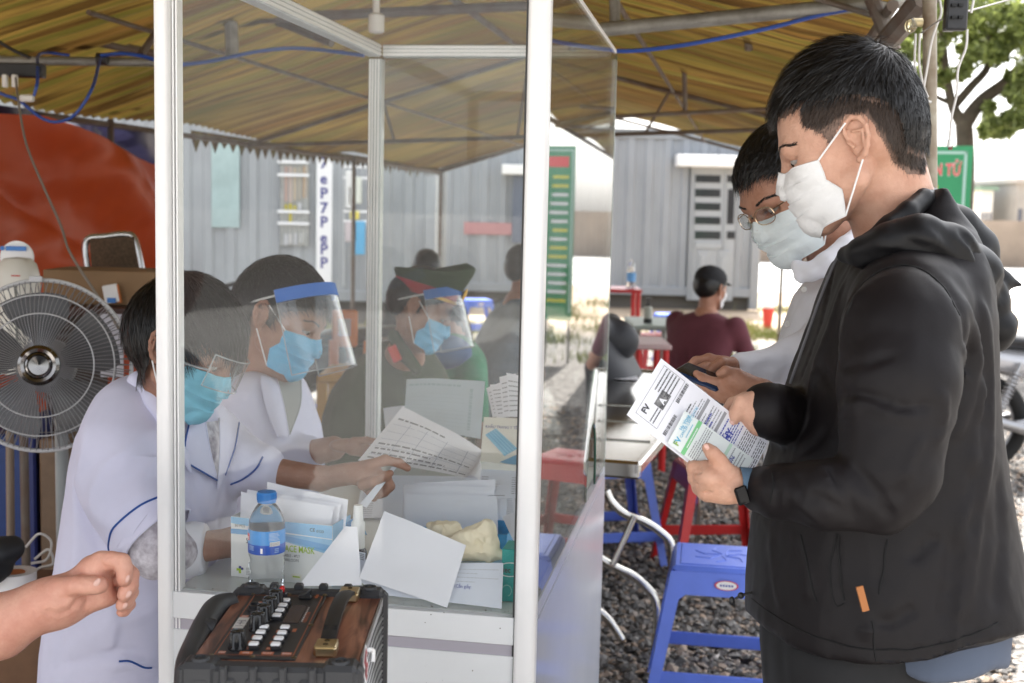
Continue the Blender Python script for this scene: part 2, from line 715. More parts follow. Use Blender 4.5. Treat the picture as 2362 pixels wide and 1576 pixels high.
# ---- ground
def ground_mat():
 m = bpy.data.materials.new('ground')
 m.use_nodes = True
 nt = m.node_tree
 N, L = nt.nodes.new, nt.links.new
 b = nt.nodes['Principled BSDF']
 b.inputs['Roughness'].default_value = .95
 b.inputs['Specular IOR Level'].default_value = .2
 tc = N('ShaderNodeTexCoord')
 vo = N('ShaderNodeTexVoronoi')
 vo.inputs['Scale'].default_value = 38
 L(tc.outputs['Object'], vo.inputs['Vector'])
 r = N('ShaderNodeValToRGB')
 e = r.color_ramp.elements
 e[0].color = (.045, .042, .04, 1)
 e[1].color = (.30, .28, .26, 1)
 L(vo.outputs['Color'], r.inputs[0])
 n = N('ShaderNodeTexNoise')
 n.inputs['Scale'].default_value = .35
 n.inputs['Detail'].default_value = 6
 L(tc.outputs['Object'], n.inputs['Vector'])
 # sandy ground away from the gravelled tent floor
 sx = N('ShaderNodeSeparateXYZ')
 L(tc.outputs['Object'], sx.inputs[0])
 ad = N('ShaderNodeMath')
 ad.operation = 'MULTIPLY_ADD'
 ad.inputs[1].default_value = 2.2
 L(n.outputs[0], ad.inputs[0])
 L(sx.outputs['Y'], ad.inputs[2])
 mr = N('ShaderNodeMapRange')
 mr.inputs[1].default_value = 15.0
 mr.inputs[2].default_value = 17.5
 L(ad.outputs[0], mr.inputs[0])
 sd = N('ShaderNodeValToRGB')
 sd.color_ramp.elements[0].color = (.30, .22, .15, 1)
 sd.color_ramp.elements[1].color = (.48, .40, .31, 1)
 n2 = N('ShaderNodeTexNoise')
 n2.inputs['Scale'].default_value = 1.7
 n2.inputs['Detail'].default_value = 8
 L(tc.outputs['Object'], n2.inputs['Vector'])
 L(n2.outputs[0], sd.inputs[0])
 mx = N('ShaderNodeMix')
 mx.data_type = 'RGBA'
 L(mr.outputs[0], mx.inputs['Factor'])
 L(r.outputs[0], mx.inputs['A'])
 L(sd.outputs[0], mx.inputs['B'])
 L(mx.outputs['Result'], b.inputs['Base Color'])
 bp = N('ShaderNodeBump')
 bp.inputs['Strength'].default_value = .8
 bp.inputs['Distance'].default_value = .02
 L(vo.outputs['Distance'], bp.inputs['Height'])
 L(bp.outputs[0], b.inputs['Normal'])
 return m
mb = MB()
mb.quad((-600, -300, 0), (600, -300, 0), (600, 900, 0), (-600, 900, 0), ground_mat())
tag(obj('ground', mb, smooth=False, origin=(0, 0, 0)), 'dark gravel floor turning to pale sandy earth outdoors', 'ground', kind='structure')
mb = MB()
M_road = mat('pale_concrete_road', (.42, .41, .39), .9, noise=.12, nscale=.6)
mb.quad((2.5, 24, .004), (90, 24, .004), (140, 62, .004), (6, 62, .004), M_road)
tag(obj('road', mb, smooth=False), 'wide pale road in the sun beyond the tent', 'road', kind='structure')
mb = MB()
M_bounce = mat('bounce_concrete', (.50, .48, .45), .85, noise=.1, nscale=3)
mb.quad((-9, -12, .004), (9, -12, .004), (9, -.7, .004), (-9, -.7, .004), M_bounce)  # unseen slab behind the camera, added pale to bounce sunlight onto the booth front
tag(obj('bounce_apron', mb, smooth=False), 'unseen pale concrete apron behind the camera, added to bounce light onto the booth', 'bounce_apron', kind='structure')

# loose gravel near the camera: one mesh of small irregular stones
def gravel():
 pb = []
 base = np.array([(1, 0, 0), (-1, 0, 0), (0, 1, 0), (0, -1, 0), (0, 0, 1), (0, 0, -.6)], float)
 bf = np.array([(0, 2, 4), (2, 1, 4), (1, 3, 4), (3, 0, 4), (2, 0, 5), (1, 2, 5), (3, 1, 5), (0, 3, 5)])
 n = 30000
 y = 3.6 + 5.4 * RNG.random(n) ** 1.25
 x = np.where(RNG.random(n) < .8, .15 + RNG.random(n) * (y * .42 - .15), -y * .41 + RNG.random(n) * 1.2)
 z = RNG.random(n) ** 2 * .02
 sz = .009 + .013 * RNG.random(n) ** 1.5
 sc = sz[:, None] * np.stack([.8 + .6 * RNG.random(n), .8 + .6 * RNG.random(n), .45 + .4 * RNG.random(n)], 1)
 an = RNG.random(n) * 6.28
 V = base[None] * sc[:, None] * (1 + .35 * (RNG.random((n, 6, 1)) - .5))
 tl = (RNG.random((n, 2)) - .5) * .9
 V[..., 2] += V[..., 0] * tl[:, :1] + V[..., 1] * tl[:, 1:]
 c, s = np.cos(an)[:, None], np.sin(an)[:, None]
 X = V[..., 0] * c - V[..., 1] * s
 Y = V[..., 0] * s + V[..., 1] * c
 V = np.stack([X + x[:, None], Y + y[:, None], V[..., 2] + z[:, None] + .004], -1)
 Fc = bf[None] + (np.arange(n) * 6)[:, None, None]
 m = bpy.data.materials.new('gravel_stone')
 m.use_nodes = True
 nt = m.node_tree
 b = nt.nodes['Principled BSDF']
 g = nt.nodes.new('ShaderNodeNewGeometry')
 r = nt.nodes.new('ShaderNodeValToRGB')
 e = r.color_ramp.elements
 e[0].color = (.05, .048, .046, 1)
 e[1].color = (.46, .43, .40, 1)
 k = r.color_ramp.elements.new(.6)
 k.color = (.19, .18, .17, 1)
 k = r.color_ramp.elements.new(.97)
 k.color = (.34, .25, .18, 1)
 nt.links.new(g.outputs['Random Per Island'], r.inputs[0])
 nt.links.new(r.outputs[0], b.inputs['Base Color'])
 b.inputs['Roughness'].default_value = .85
 o = npmesh('gravel', V.reshape(-1, 3), Fc.reshape(-1, 3), m, smooth=False)
 tag(o, 'loose dark grey gravel stones covering the tent floor', 'gravel', kind='stuff')
gravel()

# ---- tent roof -------------------------------------------------
AL = A(sin(.187), cos(.187), 0)          # along the ridge, away from the camera
LT = A(cos(.187), -sin(.187), 0)         # across, to the right
RF = A(1.035, 13.0, 2.48)                # far end of the ridge
def roofz(t):
 return 2.48 - (.309 * -t if t < 0 else .246 * t)
def roof(s, t, dz=0):
 p = RF - AL * s + LT * t
 p[2] = roofz(t) + dz
 return p
def canopy_mat():
 m = bpy.data.materials.new('striped_roof_sheet')
 m.use_nodes = True
 nt = m.node_tree
 N, L = nt.nodes.new, nt.links.new
 b = nt.nodes['Principled BSDF']
 b.inputs['Roughness'].default_value = .55
 tc = N('ShaderNodeTexCoord')
 mp = N('ShaderNodeMapping')
 mp.inputs['Scale'].default_value = (.22, 7, .22)
 L(tc.outputs['Object'], mp.inputs[0])
 n = N('ShaderNodeTexNoise')
 n.inputs['Scale'].default_value = 1.3
 n.inputs['Detail'].default_value = 4
 L(mp.outputs[0], n.inputs['Vector'])
 r = N('ShaderNodeValToRGB')
 e = r.color_ramp.elements
 e[0].position, e[0].color = .3, (.10, .05, .014, 1)
 e[1].position, e[1].color = .74, (.46, .37, .09, 1)
 for p, c in ((.40, (.34, .18, .045, 1)), (.47, (.13, .07, .018, 1)), (.52, (.42, .26, .06, 1)), (.57, (.21, .18, .035, 1)), (.63, (.44, .29, .065, 1)), (.68, (.20, .10, .028, 1))):
  k = e.new(p)
  k.color = c
 L(n.outputs[0], r.inputs[0])
 n2 = N('ShaderNodeTexNoise')
 n2.inputs['Scale'].default_value = .9
 n2.inputs['Detail'].default_value = 5
 L(tc.outputs['Object'], n2.inputs['Vector'])
 mr = N('ShaderNodeMapRange')
 mr.inputs[1].default_value, mr.inputs[2].default_value = .3, .7
 mr.inputs[3].default_value, mr.inputs[4].default_value = .30, .66
 L(n2.outputs[0], mr.inputs[0])
 mx = N('ShaderNodeVectorMath')
 mx.operation = 'SCALE'
 L(r.outputs[0], mx.inputs[0])
 L(mr.outputs[0], mx.inputs['Scale'])
 L(mx.outputs[0], b.inputs['Base Color'])
 tr = N('ShaderNodeBsdfTranslucent')
 sc2 = N('ShaderNodeVectorMath')
 sc2.operation = 'SCALE'
 sc2.inputs['Scale'].default_value = .22
 L(mx.outputs[0], sc2.inputs[0])
 L(sc2.outputs[0], tr.inputs[0])
 ms = N('ShaderNodeMixShader')
 ms.inputs[0].default_value = .5
 L(b.outputs[0], ms.inputs[1])
 L(tr.outputs[0], ms.inputs[2])
 L(ms.outputs[0], nt.nodes['Material Output'].inputs[0])
 return m
M_can = canopy_mat()
M_rustw2 = M_pipe
tent = thing('tent', (0, 8, 0), 'long gabled market tent with striped yellow and brown roof sheets over rusty pipe trusses', 'tent')
TL, TR, SE = -1.88, 1.75, 12.5
def roofobj():
 # local frame: x across, y along (towards the far end)
 ds = .0185
 ns = int(SE / ds)
 ts = list(np.linspace(TL, 0, 9)) + list(np.linspace(0, TR, 9))[1:]
 s = np.arange(ns + 1) * ds
 S, T = np.meshgrid(s, ts, indexing='ij')
 Z = np.where(T < 0, 2.48 + .309 * T, 2.48 - .246 * T)
 sag = .03 * np.sin(S * 1.9) * np.cos(T * 1.3) + .02 * vnoise(np.stack([S * 2, T * 2, S * 0], -1), 3)
 Z = Z + .011 * np.sin(S / .085 * 2 * pi) + sag
 V = np.stack([T, -S, Z], -1)
 nt_ = len(ts)
 i = np.arange(ns)[:, None] * nt_ + np.arange(nt_ - 1)[None]
 F = np.stack([i, i + 1, i + nt_ + 1, i + nt_], -1).reshape(-1, 4)
 V = V.reshape(-1, 3)
 me_o = npmesh('roof', V, F, M_can, origin=(0, 0, 0))
 me_o.parent = tent
 me_o.location = Vector(RF * A(1, 1, 0) - A(0, 8, 0))
 me_o.rotation_euler = (0, 0, -.187)
 # scalloped valance along the left eave and the far gable
 mb = MB()
 def val(p0, p1, drop, n):
  v, f = [], []
  for k in range(n * 2 + 1):
   q = p0 + (p1 - p0) * k / (2 * n)
   v += [q, q - A(0, 0, drop * (.45 if k % 2 == 0 else 1) * (1 + .25 * random.uniform(-1, 1)))]
  for k in range(n * 2):
   f.append((2 * k, 2 * k + 1, 2 * k + 3, 2 * k + 2))
  mb.add(v, f, M_can)
 val(roof(0, TL), roof(6.0, TL), .11, 44)
 obj('valance', mb, tent)
roofobj()
def tentpipe(name, a, b, r, m=M_rust, n=8):
 mb = MB()
 mb.tube([a, b], r, m, n)
 return obj(name, mb, tent)
for s in (0.05, 3.0, 7.0):
 tentpipe('post', roof(s, TL + .03) * A(1, 1, 0), roof(s, TL + .03, -.02), .018, M_rust)
 if s > 9.3 or s < 1:
  continue
for s in (0.05,):
 tentpipe('post', roof(s, TR - .03) * A(1, 1, 0), roof(s, TR - .03, -.02), .018)
for s in (0.06, 5.2):
 a, b, c = roof(s, TL, -.05), roof(s, 0, -.05), roof(s, TR, -.05)
 tentpipe('rafter', a, b, .014)
 tentpipe('rafter', b, c, .014)
 if s > 1:
  tentpipe('tie_beam', a, c, .013)
  tentpipe('strut', (a + c) / 2, b, .009)
  tentpipe('strut', (a + b) / 2, a * .72 + c * .28, .009)
  tentpipe('strut', (c + b) / 2, c * .72 + a * .28, .009)
for t in (TL + .02, 0, TR - .02):
 tentpipe('purlin', roof(0, t, -.045), roof(9.6, t, -.045), .016)
for t in (-.95, .9):
 tentpipe('purlin', roof(0, t, -.05), roof(8.8, t, -.05), .01)
# gutter pipe along the far gable, seen pale against the light
tentpipe('gable_pipe', roof(0, TL, -.02), roof(0, 0, .0), .02, M_pipe)
tentpipe('tie_pipe', P(1385, 69, 3.62), P(2135, -4, 3.42), .021, M_pipe, 12)
tentpipe('strut', P(1416, -60, 3.64), P(1419, 64, 3.62), .016, M_pipe)
tentpipe('strut', P(1722, -40, 4.8), P(1727, 117, 4.9), .016)
tentpipe('strut', P(1576, 85, 6.6), P(1581, 263, 6.8), .013)
tentpipe('tie_beam', P(1405, 270, 6.7), P(1800, 250, 6.9), .012)
tentpipe('strut', P(-30, 38, 4.9), P(365, 128, 5.2), .020)
tentpipe('tie_pipe', P(-40, 139, 4.3), P(372, 144, 4.5), .016, M_pipe, 12)
tentpipe('strut', P(365, 70, 4.7), P(325, 126, 4.6), .014)
tentpipe('strut', P(60, 165, 6.2), P(390, 226, 6.5), .014)
tentpipe('eave_beam', P(-30, 213, 6.3), P(372, 232, 6.9), .026)
tentpipe('strut', P(188, 195, 6.5), P(190, 262, 6.5), .016)
tentpipe('strut', P(2010, -5, 3.3), P(2062, 118, 3.3), .02)
tentpipe('strut', P(2138, -10, 2.75), P(2000, 150, 3.6), .03, M_rust)
tentpipe('strut', P(1700, -60, 3.5), P(2090, 60, 3.4), .008)
tentpipe('strut', P(412, 52, 5.4), P(1215, 14, 5.6), .022, M_rust)
tentpipe('strut', P(530, -20, 5.3), P(536, 132, 5.3), .028, M_pipe)
tentpipe('strut', P(640, 50, 5.6), P(765, 100, 5.4), .018)
# tent post by the standing man: pale paint with rust, stands inside the eave
mb = MB()
pb, ptp = P(2147, 700, 2.72), P(2144, -40, 2.66)
d_ = nrm(ptp - pb)
mb.tube([A(pb[0] - .004, pb[1], 0), pb, ptp + d_ * .15], .0148, M_rustw, 16)
obj('corner_post', mb, tent)

# ---- cables, sockets under the roof
def cable(pts, r, m, label, cat='cable', name='cable', extra=None):
 mb = MB()
 mb.tube(spline(pts, 8), r, m, 6)
 if extra: extra(mb)
 return tag(obj(name, mb), label, cat)
M_cbl = mat('blue_cable', (.02, .07, .35), .4)
M_cwh = mat('white_cable', (.6, .58, .55), .4)
M_cgr = mat('grey_cable', (.22, .2, .18), .5)
cable([P(1410, 118, 3.5), P(1480, 116, 3.5), P(1600, 100, 3.5), P(1760, 68, 3.5), P(1880, 38, 3.48), P(1975, 18, 3.45)], .006, M_cbl,
      'blue cable strung across the roof above the standing men')
cable([P(-20, 205, 3.9), P(12, 220, 3.9), P(44, 232, 3.9), P(95, 272, 3.9), P(135, 281, 3.9), P(175, 262, 3.9), P(212, 205, 3.9), P(228, 147, 4.1), P(232, 133, 4.3)], .005, M_cbl,
      'blue cable hanging in a deep loop in front of the orange tarp')
cable([P(78, 222, 3.85), P(86, 190, 3.85), P(87, 150, 3.95), P(88, 128, 4.1), P(110, 122, 4.3), P(160, 128, 4.35)], .005, M_cbl,
      'short blue cable dropping from the pipe at upper left')
cable([P(232, 128, 4.3), P(280, 124, 4.3), P(330, 130, 4.35), P(400, 148, 4.4), P(480, 142, 4.5), P(600, 118, 4.7), P(700, 112, 4.7), P(840, 128, 4.6)], .007, M_cbl,
      'blue cable taped along the pipe and running behind the glass')
cable([P(-10, 92, 4.1), P(30, 116, 4.1), P(70, 134, 4.1)], .006, M_blk, 'black cable sloping down onto the black socket strip at upper left')
cable([P(36, 180, 3.8), P(42, 230, 3.7), P(60, 330, 3.6), P(100, 430, 3.5), P(140, 520, 3.4), P(160, 580, 3.3), P(210, 660, 3.2), P(250, 720, 3.15), P(275, 760, 3.1)], .0036, M_cgr,
      'thin grey flex trailing down the orange tarp behind the fan')
t = thing('socket_strip', P(50, 160, 4.0), 'black socket strip hung under the pipe at the upper left corner', 'socket strip')
mb = MB()
c = P(48, 163, 3.95)
mb.box(c, (.075, .02, .022), M_blk, None, .004)
obj('housing', mb, t)
for x in (12, 34):
 mb = MB()
 mb.box(P(x, 187, 3.9), (.008, .01, .02), M_wht, None, .003)
 obj('plug', mb, t)
mb = MB()
mb.box(P(62, 227, 3.85), (.022, .01, .011), M_wht, None, .005)
tag(obj('cable_connector', mb), 'white plug connector hanging on the blue loop of cable', 'connector')
mb = MB()
mb.lathe(P(236, 136, 4.38), [(.021, -.018), (.021, .018)], M_blk, 14, np.array([(0, 0, 1), (0, 1, 0), (1, 0, 0)]))
tag(obj('tape_wrap', mb), 'black tape wrapped round the pipe and blue cable', 'tape')
# black battery light hanging beside the post, cords round it
t = thing('power_box', P(2205, 30, 2.5), 'black power outlet box on a grey backing board hung at top right', 'outlet box')
mb = MB()
mb.box(P(2205, 22, 2.5), (.022, .012, .042), M_blk, None, .004)
for dy in (12, 40):
 for dx in (-8, 8):
  mb.box(P(2208 + dx, dy, 2.484), (.0045, .003, .003), mat('dark_slot', (.004, .004, .004), .6))
obj('housing', mb, t)
mb = MB()
mb.box(P(2190, 22, 2.515), (.010, .006, .044), mat('grey_board', (.3, .29, .27), .6))
obj('backing_board', mb, t)
def cw(pts, d, label, r=.0026):
 cable([P(x, y, d) for x, y in pts], r, M_cwh, label)
cw([(2166, -10), (2171, 30), (2160, 60), (2148, 100), (2138, 160), (2130, 205)], 2.6, 'white cord crossing in front of the rusty post')
cw([(2112, 78), (2110, 150), (2118, 200), (2134, 230), (2148, 236)], 2.62, 'white cord looping down to the rusty patch of the post')
cw([(2122, 78), (2120, 140), (2128, 190), (2140, 225)], 2.63, 'thinner white cord hanging left of the post')
cw([(2231, 68), (2228, 110), (2210, 160), (2207, 215), (2195, 270), (2191, 320)], 2.5, 'white cord hanging from the outlet box down to a white plug')
cw([(2248, -10), (2240, 30)], 2.5, 'short white cord at the top edge right of the outlet box')
cable([P(2126, 76, 2.6), P(2170, 46, 2.55), P(2220, 30, 2.6), P(2362, -10, 3.2)], .0018, M_cgr, 'thin grey wire running off to the upper right')
mb = MB()
mb.lathe(P(2191, 329, 2.5), [(.003, -.010), (.0052, -.008), (.0052, .004), (.002, .010)], M_wht, 14)
mb.box(P(2192, 340, 2.5), (.0035, .003, .005), mat('brown_plug_pin', (.15, .06, .04), .5))
tag(obj('cord_plug', mb), 'white plug on the end of the cord above the green sign', 'plug')
t = thing('light_bulb', P(2103, 60, 2.6), 'small clear light bulb in a socket left of the rusty post', 'light bulb')
mb = MB()
mb.ell(P(2101, 60, 2.6), (.013, .013, .015), mat('bulb_glass', (.7, .62, .4), .05, trans=.8))
obj('bulb', mb, t)
mb = MB()
mb.lathe(P(2116, 52, 2.6), [(.009, -.01), (.009, .01)], mat('bulb_cap', (.5, .42, .25), .3, metal=.8), 12, np.array([(0, 0, 1), (0, 1, 0), (1, 0, 0)]))
obj('socket', mb, t)
t = thing('hanging_lamp', P(870, 40, 4.4), 'white cylindrical lamp on a stem hanging over the glass booth', 'lamp')
mb = MB()
mb.lathe(P(868, 76, 4.4), [(.022, 0), (.028, .006), (.028, .06), (.02, .066)], M_wht, 20)
obj('lamp_body', mb, t)
mb = MB()
mb.tube([P(867, -60, 4.4), P(868, 38, 4.4)], .012, M_wht, 10)
obj('stem', mb, t)

# ---- tarps hung along the left eave
def tarp_mat(name, c, c2, rough):
 return mat(name, c, rough, col2=c2, nscale=1.6, bump=.25, bscale=7, transl=.25)
M_or = tarp_mat('orange_tarp', (.62, .075, .012), (.72, .12, .03), .5)
M_nv = tarp_mat('navy_tarp', (.018, .016, .04), (.03, .028, .06), .3)
def eave(Y):
 return A(-.81 - .1893 * (13.35 - Y), Y, 0)
def tarp(name, m, y0, y1, topf, off, label, seed):
 mb = MB()
 nu, nv = 130, 70
 def fn(u, v):
  Y = y0 + (y1 - y0) * u
  p = eave(Y) + LT * off
  top = topf(Y)
  z = .02 + (top - .02) * v
  w1 = z * 1.5 + Y * .62
  dz = .11 * abs(sin(w1 * 2.6 + seed + .5 * float(vnoise(A(Y, z, seed), 2)))) ** .7 + .03 * sin(w1 * 7.3 + .8 * sin(Y * 2))
  dz += .06 * float(vnoise(A(Y * 1.5, z * 2.4 + Y * .8, seed), 5)) + .022 * float(vnoise(A(Y * 4 - z * 3, z * 9, seed), 6)) + .008 * float(vnoise(A(Y * 12, z * 16, seed), 7))
  p = p + LT * dz
  p[2] = z
  return p
 mb.grid(fn, nu, nv, m)
 return tag(obj(name, mb, angle=180), label, 'tarp')
def otop(Y):
 # top edge read at pixels
 px = [-1200, -300, 0, 70, 120, 207, 290, 330, 352, 372, 440]
 py = [240, 250, 266, 296, 316, 350, 376, 384, 372, 362, 355]
 Ys = []
 zs = []
 for a, b in zip(px, py):
  # eave plane depth for that pixel
  r = ray(a, b)
  k = (-.81 - .1893 * 13.35)
  tt = k / (r[0] - .1893 * r[1]) if abs(r[0] - .1893 * r[1]) > 1e-6 else 5
  q = CAM + r * tt
  Ys.append(q[1])
  zs.append(q[2])
 o = np.argsort(Ys)
 return float(np.interp(Y, np.array(Ys)[o], np.array(zs)[o]))
tarp('tarpaulin', M_or, 2.9, 6.8, otop, .10, 'orange red tarpaulin wall sagging in folds behind the fan', 1.3)
tarp('tarpaulin', M_nv, 3.4, 7.2, lambda Y: 1.87, -.06, 'navy blue tarpaulin hung behind the orange one below the eave', 4.1)

# ---- containers in the background
def container(name, x0, x1, y, dep, z0, z1, yaw, m, label, face=None):
 """corrugated face towards -y; corner posts, rails"""
 cx = (x0 + x1) / 2
 R = np.array([(cos(yaw), sin(yaw), 0), (-sin(yaw), cos(yaw), 0), (0, 0, 1)])
 t = thing(name, (cx, y, 0), label, 'container')
 W = x1 - x0
 o = A(cx, y, 0)
 def pt(a, b, z):
  return o + R[0] * a + R[1] * b + A(0, 0, z)
 n = int(W / .28)
 prof = []
 for k in range(n):
  a = -W / 2 + .08 + (W - .16) * k / n
  w_ = (W - .16) / n
  prof += [(a, 0), (a + w_ * .3, 0), (a + w_ * .45, .036), (a + w_ * .85, .036)]
 prof.append((W / 2 - .08, 0))
 mb = MB()
 v, f = [], []
 for a, b in prof:
  v += [pt(a, b, z0 + .12), pt(a, b, z1 - .08)]
 for k in range(len(prof) - 1):
  f.append((2 * k, 2 * k + 2, 2 * k + 3, 2 * k + 1))
 mb.add(v, f, m)
 mb.box(pt(0, dep / 2 + .05, (z0 + z1) / 2), (W / 2 - .06, dep / 2 - .005, (z1 - z0) / 2 - .04), m, R)
 obj('wall', mb, t, smooth=False)
 mb = MB()
 for sx in (-1, 1):
  for yy in (.05, dep):
   mb.box(pt(sx * (W / 2 - .04), yy, (z0 + z1) / 2 - .1), (.07, .07, (z1 - z0) / 2 + .1), m, R, .01)
 mb.box(pt(0, .04, z1 - .05), (W / 2, .06, .06), m, R, .01)
 mb.box(pt(0, .04, z0 + .06), (W / 2, .05, .07), m, R, .01)
 obj('frame', mb, t)
 mb = MB()
 mb.box(pt(0, dep / 2, z1 + .02), (W / 2 + .02, dep / 2 + .05, .015), m, R)
 obj('roof', mb, t)
 mb = MB()
 mb.box(pt(0, .2, z0 / 2 - .02), (W / 2 - .1, .06, z0 / 2), mat('dark_skid', (.12, .11, .10), .8), R)
 obj('skid', mb, t)
 return t, pt, R
M_cont = mat('grey_container_paint', (.28, .297, .322), .5, noise=.13, nscale=2.2, stretch=(1, 1, .35), bump=.02)
M_cont2 = mat('pale_container_paint', (.33, .345, .355), .5, noise=.15, nscale=2, stretch=(1, 1, .35), bump=.02)
M_frame = mat('grey_door_paint', (.34, .357, .38), .45, noise=.04)
M_dkgl = mat('dark_glass_louvre', (.03, .03, .035), .15, noise=.2, nscale=3)
M_wht2 = mat('white_paint', (.8, .8, .8), .5)
DC = 19.2
xr = P(1752, 500, DC)[0]
t, pt, R = container('shipping_container', xr - 6.05, xr, P(1400, 500, DC)[1], 2.4, .22, 2.72, 0.0, M_cont,
                     'grey corrugated shipping container with a louvred door and white awning')
yC = P(1400, 500, DC)[1]
def CP(px, py, off=0.0):
 return PY(px, py, yC - off)
def cbox(mb, x0, y0, x1, y1, o0, o1, m, bev=0):
 a, b = CP(x0, y1, 0), CP(x1, y0, 0)
 mb.boxz(a[0], b[0], yC - o1, yC - o0, a[2], b[2], m, bev)
door = MB()
cbox(door, 1583, 388, 1700, 692, -.01, .05, M_frame, .005)
d = obj('door', door, t)
mb = MB()
cbox(mb, 1592, 398, 1602, 690, .05, .075, M_frame); cbox(mb, 1664, 398, 1673, 690, .05, .0752, M_frame)
cbox(mb, 1602, 560, 1664, 572, .05, .0754, M_frame)
for k in range(2):
 x0 = 1602 + k * 47
 cbox(mb, x0 + 2, 578, x0 + 34, 664, .05, .07, M_frame, .01)
 cbox(mb, x0 + 9, 588, x0 + 27, 655, .07, .085, M_frame, .008)
obj('panel', mb, d)
for (y0, y1) in ((405, 421), (437, 454), (469, 485), (501, 517), (534, 551)):
 mb = MB()
 cbox(mb, 1601, y0, 1661, y1, .05, .056, M_dkgl)
 obj('louvre_window', mb, d)
for (y0, y1) in ((405, 421), (437, 517), (534, 551)):
 mb = MB()
 cbox(mb, 1675, y0, 1694, y1, .05, .056, M_dkgl)
 obj('louvre_window', mb, d)
mb = MB()
cbox(mb, 1556, 362, 1730, 385, 0, .35, M_wht2, .01)
obj('awning', mb, t)
mb = MB()
cbox(mb, 1158, 382, 1215, 403, 0, .35, M_wht2, .01)
obj('awning', mb, t)
mb = MB()
cbox(mb, 1180, 408, 1260, 560, 0, .04, mat('slate_shutter', (.12, .14, .19), .5))
obj('window', mb, t)
mb = MB()
cbox(mb, 1070, 516, 1240, 540, 0, .02, mat('red_stripe_paint', (.42, .20, .21), .5))
obj('painted_stripe', mb, t)
# left container, paler, seen through the glass
DL = 15.5
xl, xr2 = P(440, 500, DL)[0], P(1000, 500, DL)[0]
yL = P(700, 500, DL)[1]
t, pt, R = container('shipping_container', xl - 3.5, xr2, yL, 2.3, .3, 2.7, 0.0, M_cont2,
                     'pale grey shipping container with a barred window seen through the booth glass')
def LPt(px, py):
 return PY(px, py, yL)
def lbox(mb, x0, y0, x1, y1, o0, o1, m, bev=0):
 a, b = LPt(x0, y1), LPt(x1, y0)
 mb.boxz(a[0], b[0], yL - o1, yL - o0, a[2], b[2], m, bev)
mb = MB()
lbox(mb, 648, 335, 712, 566, 0, .03, mat('window_backing', (.5, .5, .46), .6, noise=.15, nscale=8))
wdw = obj('window', mb, t)
mb = MB()
for y in (372, 402, 486, 513):
 lbox(mb, 644, y, 716, y + 5, .08, .11, M_wht2)
for x in (646, 656, 666, 676, 686, 696, 706):
 lbox(mb, x, 335, x + 2.5, 566, .06, .08, M_frame)
obj('bars', mb, wdw)
def items(x0, defs):
 for k, (x, y0, y1, c) in enumerate(defs):
  mb = MB()
  lbox(mb, x0 + x, y0, x0 + x + 9, y1, .03, .055, mat('goods_%02d%02d%02d' % tuple(int(q * 99) for q in c), c, .6))
  obj('packet', mb, wdw)
items(656, [(0, 385, 465, (.6, .42, .34)), (11, 385, 468, (.62, .5, .42)), (22, 388, 462, (.6, .5, .36)), (33, 386, 460, (.55, .5, .4)), (44, 384, 456, (.6, .45, .3)),
   (0, 472, 485, (.6, .5, .05)), (11, 470, 515, (.65, .55, .05)), (22, 474, 486, (.65, .55, .1)), (33, 468, 484, (.7, .7, .7)), (0, 540, 566, (.7, .7, .7)),
   (11, 540, 562, (.72, .7, .66)), (24, 538, 564, (.7, .7, .7)), (36, 538, 560, (.72, .72, .68))])
mb = MB()
a, b = P(489, 522, DL - .15), P(553, 340, DL - .15)
lbox(mb, 489, 328, 553, 524, .005, .02, mat('teal_poster', (.36, .47, .46), .6, noise=.18, nscale=2.5))
tag(obj('poster', mb), 'faded teal poster on the pale container behind the glass', 'poster')
# vertical banner
t = thing('banner', P(745, 655, 14.6), 'tall narrow white banner with dark blue letters beside the barred window', 'banner')
mb = MB()
yb = PY(745, 500, 14.4)[1]
a, b = PY(729, 660, yb), PY(766, 345, yb)
mb.boxz(a[0], b[0], yb, yb + .02, a[2], b[2], M_wht2)
M_navy = mat('navy_lettering', (.03, .03, .22), .5)
for ch, y in (('7', 388), ('e', 424), ('P', 458), ('7', 492), ('P', 524), ('e', 560), ('P', 587), ('P', 618)):
 q = PY(738, y, yb)
 mb.text(ch, q - A(0, .002, 0), (1, 0, 0), (0, 0, 1), .125, M_navy, .003, bold=.02)
obj('cloth', mb, t)
mb = MB()
mb.tube([A((a[0] + b[0]) / 2, yb + .04, 0), A((a[0] + b[0]) / 2, yb + .04, b[2] + .1)], .015, M_pipe)
obj('pole', mb, t)
# goods hung by the next window
t = thing('goods_rack', LPt(820, 640), 'wire rack of white and yellow packets beside the tent pole', 'rack')
mb = MB()
for y in (385, 410, 486, 508):
 lbox(mb, 800, y, 856, y + 4, .3, .33, M_wht2)
for x in (800, 853):
 lbox(mb, x, 370, x + 3, 655, .3, .33, M_wht2)
obj('frame', mb, t)
for (x0, y0, x1, y1, c) in ((806, 396, 822, 480, (.68, .68, .66)), (812, 430, 819, 474, (.7, .58, .05)), (824, 410, 842, 470, (.6, .62, .55)), (816, 488, 836, 506, (.7, .6, .1)),
       (805, 512, 832, 556, (.5, .44, .45)), (826, 510, 850, 585, (.10, .38, .62))):
 mb = MB()
 lbox(mb, x0, y0, x1, y1, .31, .37, mat('packet_%d' % x0, c, .6), .01)
 obj('packet', mb, t)

